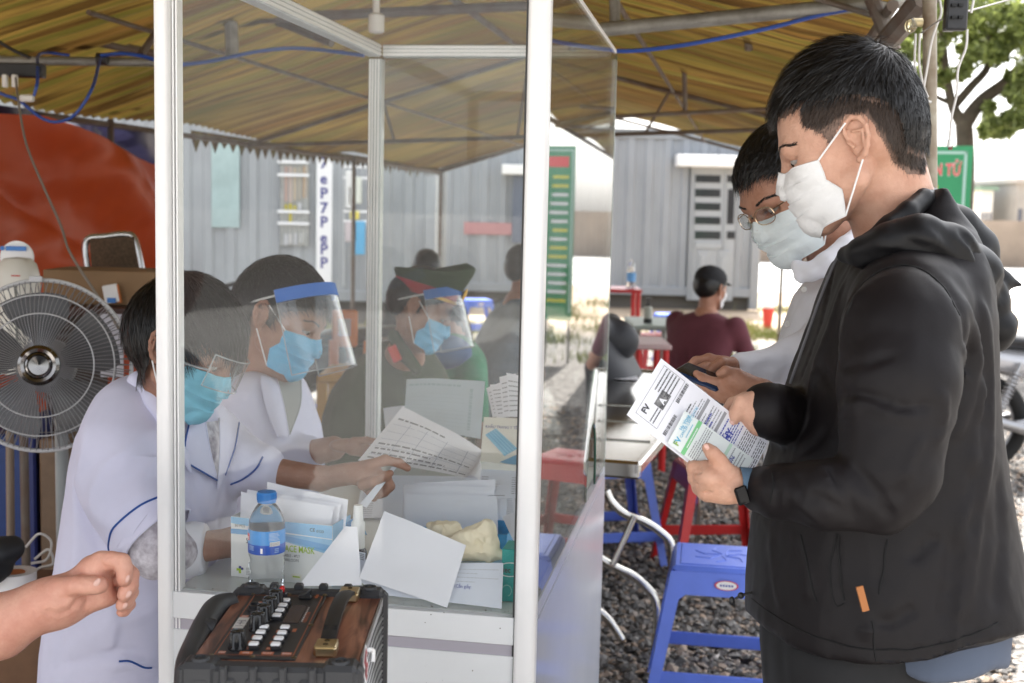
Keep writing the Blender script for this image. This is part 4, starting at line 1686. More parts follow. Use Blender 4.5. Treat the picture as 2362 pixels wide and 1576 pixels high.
# --- spray bottle
c = CT(829, 1300)
c = A(*(P(825, 1300, 2.24)[:2]), ZC)
t = thing('spray_bottle', c, 'small dark spray bottle with a white nozzle behind the tilted white sheet', 'spray bottle')
mb = MB()
mb.lathe(c, [(.015, 0), (.0165, .002), (.0165, .050), (.014, .058), (.010, .062)], mat('dark_bottle', (.05, .03, .04), .15, trans=.3), 24)
obj('body', mb, t)
mb = MB()
mb.lathe(c, [(.0168, .008), (.0168, .040)], mat('pale_label', (.45, .52, .55), .5), 24)
obj('label_wrap', mb, t)
zz = PY(821, 1165, c[1])[2] - ZC
mb = MB()
mb.lathe(c, [(.0125, .060), (.0125, zz - .032), (.0095, zz - .028), (.0085, zz - .004), (.0075, zz), (1e-6, zz)], mat('nozzle_white', (.8, .8, .78), .35), 22)
obj('nozzle', mb, t)
# --- big tilted blank sheet and the written sheet under it
sheet([BG(886, 1179, .09), BG(1075, 1258, .06), BG(1031, 1402, .011), BG(829, 1334, .024)], M_pap, 'paper_sheet', 'large blank white sheet leaning askew against the inside of the front glass', 'paper', .004, dent=.002)
sheet([BG(838, 1300, .075), BG(1161, 1299, .06), BG(1157, 1404, .018), BG(842, 1368, .033)], M_pap2, 'paper_sheet', 'white sheet with blue handwriting lying under the large tilted sheet', 'paper', .001,
      extra=lambda mb, S: (mb.text('(Cần giấy:', S(.66, .62), nrm(S(1, .6) - S(0, .6)), nrm(S(.5, 0) - S(.5, 1)), .0062, M_inkb, .0015, 'LEFT', .8, -.004),
                           lines(mb, S, .68, .97, .1, .5, 4, mat('faint_print', (.6, .62, .66), .8), .2, seed=9)), dent=.001)
# --- blue box behind with a thick sheaf of papers
def box2():
 a = A(*(P(934, 1250, 2.42)[:2]), ZC)
 b = A(*(P(1168, 1250, 2.36)[:2]), ZC)
 fx = nrm(b - a)
 W = np.linalg.norm(b - a)
 fy = A(-fx[1], fx[0], 0)
 q = lambda x, y, z: a + fx * x + fy * y + A(0, 0, z)
 H = PY(1050, 1222, q(W / 2, 0, 0)[1])[2] - ZC
 R = np.array([fx, fy, (0, 0, 1)])
 t = thing('paper_box', q(W / 2, .04, 0), 'open bright blue box holding a thick sheaf of white papers', 'box')
 mb = MB()
 Mb = mat('bright_blue_carton', (.03, .27, .55), .4)
 Mc = mat('sky_carton', (.35, .58, .75), .4)
 D_ = .08
 mb.box(q(W / 2, 0, H * .75), (W / 2, .0007, H * .25), Mb, R)
 mb.box(q(W / 2, 0, H * .25), (W / 2, .0007, H * .25), Mc, R)
 mb.box(q(W / 2, D_, H * .55), (W / 2, .0007, H * .55), Mb, R)
 mb.box(q(0, D_ / 2, H / 2), (.0007, D_ / 2 - .0008, H / 2), Mb, R)
 mb.box(q(W, D_ / 2, H / 2), (.0007, D_ / 2 - .0008, H / 2), Mb, R)
 obj('carton', mb, t, smooth=False)
 def pz(px, py, yy):
  return PY(px, py, q(0, yy, 0)[1])
 labs = ['front white sheet of the sheaf standing in the blue box', 'second white sheet of the sheaf, shifted left', 'third white sheet of the sheaf with a raised right corner', 'rear white sheet of the sheaf reaching furthest right', 'hindmost white sheet of the sheaf in the blue box']
 for i, (x0, y0, x1, y1, xb0, xb1) in enumerate(((932, 1140, 1146, 1145, 936, 1150), (928, 1118, 1140, 1124, 930, 1148), (955, 1114, 1142, 1106, 940, 1152), (960, 1124, 1158, 1118, 950, 1160), (985, 1130, 1170, 1119, 960, 1166))):
  yy = .010 + .012 * i
  sheet([pz(x0, y0, yy + .01), pz(x1, y1, yy + .01), pz(xb1, 1262, yy), pz(xb0, 1262, yy)], M_pap, 'paper_sheet', labs[i], 'paper', .002 * (i - 2), group='sheaf of papers in the blue box', dent=.002)
box2()
# teal box at the foot of the right post
mb = MB()
Mt = mat('teal_carton', (.02, .33, .30), .35, noise=.05)
a_, b_ = P(1157, 1404, 2.07), P(1200, 1409, 2.05)
c_ = CT(1180, 1388)
zt = PY(1170, 1268, c_[1])[2]
w0, w1 = PY(1156, 1350, c_[1]), PY(1200, 1350, c_[1])
R = RB
cc = (w0 + w1) / 2
cc[2] = (ZC + zt) / 2
hw = (w1[0] - w0[0]) / 2
mb.box(cc + BV * .03, (hw, .03, (zt - ZC) / 2), Mt, R, .001)
f0 = cc - BV * .0004
mb.text('isec', A(f0[0] - hw * .55, f0[1], ZC + .052), -BU, (0, 0, 1), .010, M_inkd, .0012, 'CENTER', .8, .02)
ring = [A(f0[0] - hw * .1 + .021 * cos(q), f0[1] - .0012, ZC + .057 + .012 * sin(q)) for q in np.linspace(0, 2 * pi, 24)]
mb.tube(ring, .0009, M_wl, 4)
ring = [A(f0[0] - hw * .4 + .008 * cos(q), f0[1] - .0012, ZC + .020 + .010 * sin(q)) for q in np.linspace(-1.2, 2.6, 14)]
mb.tube(ring, .0006, mat('pale_teal', (.3, .6, .55), .5), 4)
tag(obj('tissue_box', mb), 'teal green box with a white oval logo at the foot of the right post', 'box')
# cream glove crumpled on the teal box
def glove():
 s = Sdf()
 G = lambda x, y, d=2.12: BG(x, y, d - 2.02)
 s.el(G(1062, 1262), (.034, .022, .022), k=.01)
 s.el(G(1030, 1228, 2.16), (.030, .02, .014), k=.01)
 s.rc(G(1070, 1250), G(1122, 1222), .020, .016, .012)
 s.rc(G(1122, 1222), G(1128, 1256), .014, .016, .01)
 s.rc(G(1100, 1272), G(1178, 1286), .016, .005, .01)
 s.rc(G(1060, 1276), G(1130, 1290), .010, .007, .008)
 s.rc(G(1040, 1222, 2.15), G(990, 1216, 2.17), .014, .007, .01)
 s.rc(G(1010, 1226, 2.15), G(1052, 1272), .014, .012, .01)
 for (a, b, c_, d_) in ((1040, 1220, 1090, 1272), (1060, 1222, 1108, 1268), (1090, 1240, 1160, 1280), (1020, 1222, 1062, 1256), (1080, 1275, 1150, 1290), (1110, 1230, 1118, 1268), (1000, 1216, 1048, 1240)):
  s.fold(G(a, b, 2.10), G(c_, d_, 2.10), .006, .006)
  s.fold(G(a + 6, b + 7, 2.10), G(c_ + 6, d_ + 7, 2.10), .005, -.008)
 V, Q = s.mesh(.0022, smooth=1)
 V = V + .0018 * np.stack([vnoise(V * 120, 1), vnoise(V * 120, 2), vnoise(V * 120, 3)], 1) + .0035 * np.stack([abs(vnoise(V * 55, 4)), abs(vnoise(V * 55, 5)), abs(vnoise(V * 55, 6))], 1)
 o = npmesh('rubber_glove', V, Q, mat('cream_latex', srgb(236, 224, 196), .5, noise=.04))
 tag(o, 'crumpled cream latex glove lying on top of the boxes', 'glove')
glove()
sheet([P(1158, 1192, 2.3), P(1196, 1180, 2.3), P(1196, 1266, 2.2), P(1188, 1256, 2.2)], M_pap2, 'paper_sheet', 'corner of a white sheet poking out by the right post', 'paper', .001)
# papers farther in
sheet([P(938, 875, 2.92), P(1119, 880, 2.9), P(1108, 1012, 2.78), P(930, 990, 2.80)], mat('bluish_film_paper', srgb(196, 208, 216), .4, noise=.05, nscale=8, transl=.1), 'paper_sheet', 'large pale blue form standing upright at the back of the booth', 'paper', .004,
      extra=lambda mb, S: (lines(mb, S, .04, .7, .06, .14, 1, mat('faint_blue_print', (.42, .52, .56), .8), .5, .0008, seed=1), lines(mb, S, .08, .8, .25, .9, 9, mat('fainter_print', (.5, .58, .62), .8), .12, .0008, seed=2),
                           lines(mb, S, .16, .9, .78, .86, 1, mat('faint_blue_print', (.42, .52, .56), .8), .5, .0008, seed=8, vert=True)), dent=.002)
sheet([P(884, 942, 2.96), P(940, 936, 2.94), P(940, 1030, 2.80), P(892, 1020, 2.82)], M_pap2, 'paper_sheet', 'small stack of slips left of the upright pale blue form', 'paper', .002)
for i, (x0, y0, x1, y1, x2, y2, x3, y3, lab) in enumerate(((1122, 896, 1160, 880, 1196, 962, 1136, 962, 'leftmost printed form of the fan of papers by the right post'),
                                                      (1130, 888, 1172, 884, 1200, 960, 1146, 965, 'second printed form of the fan of papers by the right post'),
                                                      (1152, 870, 1190, 862, 1204, 955, 1160, 962, 'third printed form of the fan, a little taller'),
                                                      (1168, 860, 1202, 868, 1204, 958, 1174, 962, 'tallest printed form at the right of the fan'))):
 sheet([P(x0, y0, 2.78 - .01 * i), P(x1, y1, 2.78 - .01 * i), P(x2, y2, 2.70 - .01 * i), P(x3, y3, 2.70 - .01 * i)], M_pap, 'printed_form', lab, 'paper', .001, group='fan of printed forms',
          extra=lambda mb, S, i=i: lines(mb, S, .1, .9, .12, .92, 7, seed=i + 20, hgt=.2))
# second mask carton, KHAU TRANG Y TE
mb = MB()
a, b = P(1116, 962, 2.62), P(1210, 966, 2.60)
d_, c_ = P(1108, 1064, 2.50), P(1206, 1076, 2.48)
n = nrm(np.cross(b - a, d_ - a))
n = n if n @ (CAM - a) > 0 else -n
def S2(u, v, off=0):
 return a * (1 - u) * (1 - v) + b * u * (1 - v) + c_ * u * v + d_ * (1 - u) * v + n * off
th = .03
vv = [S2(0, 0), S2(1, 0), S2(1, 1), S2(0, 1)]
v2 = [p - n * th for p in vv]
mb.add(vv + v2, [(0, 1, 2, 3), (4, 7, 6, 5), (0, 4, 5, 1), (1, 5, 6, 2), (2, 6, 7, 3), (3, 7, 4, 0)], M_papc)
ux, uy = nrm(b - a), nrm(a - d_)
mb.text('KHẨU TRANG Y TẾ', S2(.06, .26), ux, uy, .0088, M_navy, .0012, 'LEFT', .62, .01)
mb.quad(S2(.07, .42, .001), S2(.32, .26, .001), S2(.86, .66, .001), S2(.56, .84, .001), mat('mask_blue_print', (.16, .50, .72), .5))
for k in range(4):
 s_ = .2 + k * .2
 mb.quad(S2(.07 + .25 * s_, .42 - .16 * s_, .0014), S2(.09 + .25 * s_, .40 - .16 * s_, .0014), S2(.58 + .3 * s_, .82 - .18 * s_, .0014), S2(.56 + .3 * s_, .84 - .18 * s_, .0014), mat('mask_blue_line', (.08, .38, .62), .5))
mb.quad(S2(.45, .98, .0008), S2(.98, .72, .0008), S2(.99, .99, .0008), S2(.6, .99, .0008), mat('mask_blue_corner', (.22, .42, .60), .5))
tag(obj('mask_carton', mb, smooth=False), 'second white mask carton with navy lettering leaning by the right post', 'box')
# open register book lying under the hands
def register():
 a, b = CT(838, 1108), CT(1180, 1112)
 c_, d_ = CT(1195, 1205), CT(820, 1200)
 sheet([a + A(0, 0, .012), b + A(0, 0, .008), c_ + A(0, 0, .004), d_ + A(0, 0, .004)], M_pap2, 'register', 'ruled register pages lying open on the counter behind the papers', 'book', .003,
          extra=lambda mb, S: [mb.quad(S(.02, v, .0008), S(.98, v, .0008), S(.98, v + .012, .0008), S(.02, v + .012, .0008), mat('ruling', (.45, .47, .55), .8)) for v in np.linspace(.04, .95, 22)], th=.006)
register()
sheet([P(1112, 1075, 2.52), P(1200, 1080, 2.5), P(1200, 1150, 2.42), P(1100, 1150, 2.44)], M_pap2, 'printed_form', 'grey lined pages beneath the mask carton', 'paper', .001,
      extra=lambda mb, S: lines(mb, S, .04, .96, .3, .95, 9, M_ink, .25, seed=30, words=False))
# ================================================================ FOREGROUND SPEAKER (portable amplifier)
def amp():
 bl, br = P(546, 1372, 1.735), P(884, 1362, 1.735)
 fl, fr = P(424, 1532, 1.455), P(838, 1545, 1.455)
 zt = float(np.mean([bl[2], br[2], fl[2], fr[2]]))
 x0, x1 = (bl[0] + fl[0]) / 2, (br[0] + fr[0]) / 2
 y0, y1 = (fl[1] + fr[1]) / 2, (bl[1] + br[1]) / 2
 H = .34
 t = thing('portable_speaker', ((x0 + x1) / 2, (y0 + y1) / 2, zt - H), 'portable karaoke speaker in wood veneer with black edges, knobs and a strap handle', 'speaker')
 M_wood = bpy.data.materials.new('walnut_veneer')
 M_wood.use_nodes = True
 nt = M_wood.node_tree
 N, L = nt.nodes.new, nt.links.new
 b = nt.nodes['Principled BSDF']
 tc = N('ShaderNodeTexCoord')
 mp = N('ShaderNodeMapping')
 mp.inputs['Scale'].default_value = (26, 3.2, 8)
 n = N('ShaderNodeTexNoise')
 n.inputs['Scale'].default_value = 2.2
 n.inputs['Detail'].default_value = 8
 n.inputs['Distortion'].default_value = 1.2
 r = N('ShaderNodeValToRGB')
 e = r.color_ramp.elements
 e[0].position, e[0].color = .32, (.05, .018, .011, 1)
 e[1].position, e[1].color = .72, (.34, .15, .09, 1)
 k = e.new(.5)
 k.color = (.18, .070, .042, 1)
 L(tc.outputs['Object'], mp.inputs[0])
 L(mp.outputs[0], n.inputs['Vector'])
 L(n.outputs[0], r.inputs[0])
 L(r.outputs[0], b.inputs['Base Color'])
 b.inputs['Roughness'].default_value = .35
 M_pl = mat('textured_black_plastic', (.030, .031, .034), .5, bump=.15, bscale=600)
 M_pan = mat('black_panel', (.024, .024, .026), .42)
 M_cop = mat('copper_print', (.42, .13, .06), .5)
 M_gold = mat('brushed_gold', (.62, .50, .30), .28, metal=1, bump=.03, bscale=300)
 M_rub = mat('rubber_strap', (.016, .016, .017), .45)
 M_grl = mat('grille_black', (.02, .02, .022), .35)
 M_grs = mat('grille_silver', (.35, .35, .36), .35, metal=.6)
 W, D = x1 - x0, y1 - y0
 X = lambda u: x0 + W * (u - .085)
 YH = lambda v: y0 + D * v
 Y = lambda v: y0 + D * (.065 + (v - .165) * 1.19)
 mb = MB()
 mb.boxz(x0 + .004, x1 - .004, y0 + .012, y1 - .012, zt - H + .01, zt, M_wood, .002)
 obj('cabinet', mb, t)
 # black end frames with corner blocks and ribs
 for end in (0, 1):
  mb = MB()
  ya, yb = (y0 - .022, y0 + .004) if end == 0 else (y1 - .016, y1 + .006)
  mb.boxz(x0 - .004, x1 + .004, ya, yb, zt - H, zt + .006, M_pl, .005)
  for xc in (x0 + .022, x1 - .022):
   mb.boxz(xc - .021, xc + .021, ya - .003, yb + (.008 if end == 0 else .004), zt - H - .002, zt + .010, M_pl, .006)
   yy = (ya + yb) / 2
   mb.lathe(A(xc, yy, zt + .010), [(.011, 0), (.0095, .003), (.0065, .0034), (.006, .001), (1e-6, .001)], M_pl, 20)
   mb.lathe(A(xc, yy, zt + .011), [(.0035, 0), (.003, .0015), (1e-6, .0018)], M_blk, 10)
  for k in range(4):
   xc = x0 + W * (.25 + .165 * k)
   if end == 0:
    mb.boxz(xc - .0045, xc + .0045, ya - .005, ya + .006, zt - .2, zt + .0075, M_pl, .002)
   else:
    mb.boxz(xc - .006, xc + .006, yb - .010, yb + .004, zt + .002, zt + .012, M_pl, .002)
  for k in range(6):
   if end == 0:
    xc = x0 + W * (.12 + .15 * k)
    mb.boxz(xc - .010, xc + .010, ya - .0035, ya + .003, zt - .3, zt - .006, M_pl, .003)
  obj('end_frame', mb, t)
 # metal edge strip and grille on the right side
 mb = MB()
 mb.boxz(x1 - .004, x1 - .001, y0 + .03, y1 - .022, zt - .008, zt + .002, M_grs)
 obj('edge_strip', mb, t)
 mb = MB()
 mb.boxz(x1 - .004, x1 - .002, y0 + .03, y1 - .022, zt - H + .02, zt - .008, M_grl)
 for k in range(42):
  z = zt - .012 - k * .0062
  pts = [A(x1 - .001, y0 + .032 + (D - .056) * q, z - .012 * (q - .5) ** 2 * 4 + .004) for q in np.linspace(0, 1, 9)]
  mb.tube(pts, .0013, M_grs if k % 2 else M_grl, 5, cap=False)
 obj('grille', mb, t)
 # copper-edged control panel
 pu0, pu1, pv0, pv1 = .205, .70, .165, .915
 pan = MB()
 pan.boxz(X(pu0), X(pu1), Y(pv0), Y(pv1), zt, zt + .0022, M_pan, .0008)
 z = zt + .0024
 def q2(u0, v0, u1, v1, m, dz=0.0, mbx=None):
  (mbx or pan).quad(A(X(u0), Y(v0), z + dz), A(X(u1), Y(v0), z + dz), A(X(u1), Y(v1), z + dz), A(X(u0), Y(v1), z + dz), m)
 lw = .005
 for (a, b_, c, d) in ((pu0 + .02, pv0 + .03, pu0 + .02 + lw, pv1 - .03), (pu1 - .02 - lw, pv0 + .03, pu1 - .02, pv1 - .03), (pu0 + .02, pv0 + .03, pu1 - .02, pv0 + .03 + lw * .7), (pu0 + .02, pv1 - .03 - lw * .7, pu1 - .02, pv1 - .03)):
  q2(a, b_, c, d, M_cop)
 # small copper captions
 caps = [(.40, .205, .075, .028, 'ON'), (.525, .205, .07, .028, 'PLAY'), (.635, .205, .06, .028, 'BASS'), (.262, .205, .04, .028, 'MIC'), (.27, .41, .035, .028, 'VOL'), (.27, .50, .03, .028, 'ECHO'), (.255, .60, .045, .028, 'MIC'), (.30, .77, .035, .03, 'DC'),
   (.64, .86, .018, .07, '')]
 for (u, v, w_, h_, s_) in caps:
  q2(u - w_ / 2, v, u + w_ / 2, v + h_, M_cop)
  if s_:
   pan.text(s_, A(X(u), Y(v) + .0018, z + .0002), (1, 0, 0), (0, 1, 0), .0042, M_wl, .0002, 'CENTER', .8)
 rows = []
 for i in range(4):
  rows += [(.432, .265 + i * .062), (.56, .265 + i * .062), (.468, .585 + i * .062)]
 for (u, v) in rows:
  q2(u - .058, v - .012, u - .028, v + .018, M_cop)
  pan.text('FX', A(X(u - .043), Y(v) - .0018, z + .0002), (1, 0, 0), (0, 1, 0), .003, M_wl, .0002, 'CENTER', .8)
 q2(.598, .45, .622, .485, M_cop)
 pan.boxz(X(.51), X(.61), Y(.55), Y(.76), zt + .0022, zt + .0030, mat('display_glass', (.035, .025, .03), .12))
 pan.text('AUDIO-SYSTEM', A(X(.655), Y(.555), z), (0, 1, 0), (-1, 0, 0), .005, M_cop, .0002, 'LEFT', .85, .02)
 for k in range(9):
  q2(.622, .57 + .02 * k, .630, .58 + .02 * k, M_wl)
 q2(.225, .475, .292, .60, mat('grey_sticker', (.6, .6, .58), .5), .0002)
 for k in range(3):
  q2(.235, .50 + k * .03, .282, .506 + k * .03, M_ink, .0004)
 pan.text('T', A(X(.258), Y(.515), z), (1, 0, 0), (0, 1, 0), .014, M_ink, .0006, 'CENTER')
 panel = obj('control_panel', pan, t, smooth=False)
 for (u, v) in ((.213, .185), (.45, .18), (.69, .18), (.213, .90), (.45, .90), (.69, .90), (.693, .53)):
  mb = MB()
  mb.lathe(A(X(u), Y(v), zt + .0022), [(.0035, 0), (.0035, .0008), (.0022, .0018), (1e-6, .0012)], mat('screw', (.25, .22, .16), .3, metal=1), 12)
  obj('screw', mb, panel)
 # buttons
 M_btn = mat('silver_button', (.82, .82, .82), .3)
 for (u, v) in rows:
  mb = MB()
  mb.box(A(X(u), Y(v), zt + .0022 + .0028), (.0062, .0056, .0028), M_blk, None, .0015)
  mb.box(A(X(u) - .0006, Y(v), zt + .0022 + .0062), (.0058, .0053, .0018), M_btn, None, .0014)
  obj('button', mb, panel)
 # knobs
 for (u, v) in ((.335, .262), (.385, .465), (.392, .565), (.400, .655), (.410, .745)):
  mb = MB()
  c = A(X(u), Y(v), zt + .0022)
  n_ = 48
  def ring(r0, zz, amp):
   return [c + A((r0 + amp * (1 if (k // 3) % 2 else 0)) * cos(2 * pi * k / n_), (r0 + amp * (1 if (k // 3) % 2 else 0)) * sin(2 * pi * k / n_), zz) for k in range(n_)]
  vs, fs = [], []
  for r0, zz, am in ((.0112, 0, 0), (.0112, .003, 0), (.0092, .004, .0014), (.0086, .020, .0012), (.0076, .0225, .0007), (.0064, .023, 0)):
   vs += ring(r0, zz, am)
  for i in range(5):
   for k in range(n_):
    fs.append((i * n_ + k, i * n_ + (k + 1) % n_, (i + 1) * n_ + (k + 1) % n_, (i + 1) * n_ + k))
  fs.append(tuple(range(5 * n_, 6 * n_)))
  mb.add(vs, fs, mat('gloss_knob', (.012, .012, .013), .18))
  obj('knob', mb, panel, angle=50)
 # jack, usb, speaker terminals, switch
 mb = MB()
 c = A(X(.295), Y(.69), zt + .0022)
 mb.lathe(c, [(.0105, 0), (.0105, .003), (.0085, .0035), (.0085, .008), (.006, .009), (.0055, .004), (1e-6, .004)], M_blk, 20)
 obj('jack_socket', mb, panel)
 mb = MB()
 mb.boxz(X(.29), X(.315), Y(.33), Y(.365), zt + .0022, zt + .007, M_steel, .001)
 obj('usb_port', mb, panel)
 mb = MB()
 mb.boxz(X(.325), X(.45), Y(.845), Y(.885), zt + .0022, zt + .010, M_blk, .002)
 for k, m in ((0, M_blk), (1, mat('red_lever', (.65, .015, .02), .3))):
  mb.boxz(X(.345 + k * .055), X(.378 + k * .055), Y(.835), Y(.875), zt + .0102, zt + .018, m, .002)
 obj('terminal', mb, panel)
 mb = MB()
 mb.boxz(X(.525), X(.615), Y(.835), Y(.89), zt + .0022, zt + .007, M_blk, .002)
 mb.add([A(X(.535), Y(.84), zt + .0072), A(X(.605), Y(.84), zt + .0072), A(X(.605), Y(.885), zt + .0072), A(X(.535), Y(.885), zt + .0072), A(X(.57), Y(.84), zt + .0085), A(X(.57), Y(.885), zt + .0085), A(X(.605), Y(.84), zt + .014), A(X(.605), Y(.885), zt + .014)],
           [(0, 4, 5, 3), (4, 6, 7, 5), (6, 1, 2, 7), (0, 1, 6, 4), (3, 5, 7, 2)], M_blk)
 obj('power_switch', mb, panel)
 # strap handle with gold ends
 hx = x0 + W * .775
 def strap(v):
  a = math.sin(pi * v)
  return zt + .006 + .024 * a ** .55
 mb = MB()
 ys = [YH(.16 + .72 * k / 24) for k in range(25)]
 def hf(u, v):
  i = v
  y = YH(.17 + .73 * v)
  return A(hx + .0092 * (u - .5) * 2, y, strap(v) + .002 * (1 - (2 * u - 1) ** 2))
 mb.grid(hf, 6, 28, M_rub)
 mb.grid(lambda u, v: hf(u, v) - A(0, 0, .005), 6, 28, M_rub)
 for sx in (0, 1):
  mb.grid(lambda u, v: hf(sx, v) - A(0, 0, .005 * u), 1, 28, M_rub)
 for k in range(4):
  mb.tube([hf(0.05, .12 + .012 * k) + A(0, 0, .001), hf(.95, .12 + .012 * k) + A(0, 0, .001)], .0006, M_rub, 5)
 hd = obj('strap_handle', mb, t)
 for v in (.155, .90):
  mb = MB()
  mb.box(A(hx, YH(v), zt + .007), (.0135, .014, .007), M_gold, None, .003)
  mb.box(A(hx, YH(v), zt + .0135), (.013, .0135, .0015), M_gold, None, .001)
  for dv in (-.008, .008):
   mb.lathe(A(hx, YH(v) + dv * .8, zt + .015), [(.0034, 0), (.003, .0006), (.0025, .0004), (1e-6, -.0002)], mat('dark_bolt', (.08, .06, .03), .4, metal=.8), 12)
  obj('handle_end', mb, hd)
 # black pull-out handle bulging at the left side
 mb = MB()
 pts = [P(540, 1392, 1.70), P(500, 1402, 1.67), P(474, 1440, 1.62), P(455, 1480, 1.57), P(436, 1530, 1.50), P(432, 1590, 1.47)]
 mb.tube(spline(pts, 5), [.007] + [.016] * 24 + [.016], M_pl, 14)
 c = P(485, 1452, 1.60)
 mb.lathe(c - A(.004, 0, 0), [(.0135, -.002), (.0135, .010), (.012, .012), (1e-6, .012)], M_pl, 20, np.array([(0, 0, 1), (0, 1, 0), (1, 0, 0)]) * np.array([[1], [1], [1]]))
 obj('side_handle', mb, t)
 # two red and white stickers on the grille, plastic shreds
 for k, (px, py) in enumerate(((836, 1534), (838, 1562))):
  mb = MB()
  r_ = ray(px + 8, py - 16)
  h_ = CAM + r_ * ((x1 + .004) / r_[0])
  yy, zz = h_[1], h_[2]
  Rr = .013
  def dia(r, off, m, ymul=1):
   v = [A(x1 + off, yy + r * math.cos(a) * ymul * (1 if i % 2 else 1), zz + r * math.sin(a)) for i, a in enumerate(np.linspace(0, 2 * pi, 5)[:-1])]
   mb.add(v, [(0, 1, 2, 3)], m)
  dia(Rr + .005, .0035, M_wl, 1.2)
  dia(Rr, .0042, mat('dark_red_sticker', (.32, .012, .02), .4), 1.2)
  mb.text('EU'[k], A(x1 + .0046, yy, zz - .005), (0, 1, 0), (0, 0, 1), .010, M_wl, .0004, 'CENTER', 1.2, .02)
  tg = obj('sticker', mb, t, smooth=False)
 mb = MB()
 mb.tube(spline([A(x1 + .003, y0 + .062, zt + .0), A(x1 + .006, y0 + .075, zt - .006), A(x1 + .006, y0 + .070, zt - .018)], 4), .003, mat('clear_plastic_tag', (.8, .8, .8), .2), 6)
 obj('plastic_tag', mb, t)
 # low stool that carries it (below the frame)
 return (x0, x1, y0, y1, zt - H)
AX0, AX1, AY0, AY1, AZ = amp()
t = thing('side_table', ((AX0 + AX1) / 2, (AY0 + AY1) / 2, 0), 'small brown wooden stand under the portable speaker', 'stand')
M_brn = mat('brown_wood', (.16, .08, .04), .6, noise=.2, nscale=12)
mb = MB()
mb.boxz(AX0 - .03, AX1 + .03, AY0 - .03, AY1 + .02, AZ - .024, AZ - .002, M_brn, .004)
obj('top', mb, t)
for i in (0, 1):
 for j in (0, 1):
  mb = MB()
  xx = AX0 - .005 if i == 0 else AX1 + .005
  yy = AY0 if j == 0 else AY1 - .015
  mb.boxz(xx - .016, xx + .016, yy - .016, yy + .016, 0, AZ - .024, M_brn, .002)
  obj('leg', mb, t)
# ================================================================ PEOPLE: builders
def skin(name, c, c2=None):
 return mat(name, c, .48, col2=c2 or tuple(min(1, x * 1.16) for x in c), nscale=28, sss=.10, bump=.16, bscale=260, spec=.4, detail=9)
M_skA = skin('skin_light', (.47, .25, .17), (.61, .365, .265))
M_skB = skin('skin_tan', (.33, .155, .095), (.44, .23, .155))
M_skC = skin('skin_brown', (.27, .13, .085), (.37, .20, .14))
M_skD = skin('skin_pink', (.56, .25, .18), (.69, .38, .28))
M_hair = mat('black_hair', (.0075, .0065, .006), .38, spec=.5)
M_hairs = mat('short_dark_hair', (.045, .030, .022), .5)
M_eye = mat('eye_white', (.30, .28, .26), .3)
M_iris = mat('dark_iris', (.02, .012, .008), .15)
M_mw = mat('white_mask_cloth', srgb(222, 222, 222), .8, noise=.02, nscale=60, bump=.12, bscale=250)
M_mb = mat('blue_mask_cloth', (.22, .52, .66), .8, noise=.04, nscale=60, bump=.12, bscale=250)
M_mb2 = mat('sky_mask_cloth', (.12, .42, .66), .8, noise=.04, nscale=60, bump=.12, bscale=250)
M_mp = mat('pale_mask_cloth', srgb(218, 226, 227), .8, noise=.03, nscale=60, bump=.12, bscale=250)
M_str = mat('mask_cord', (.8, .8, .8), .7)
M_clear = film_mat('clear_visor', (.97, .98, .98), .06, dust=.02, dscale=20, power=3, gain=1.0)

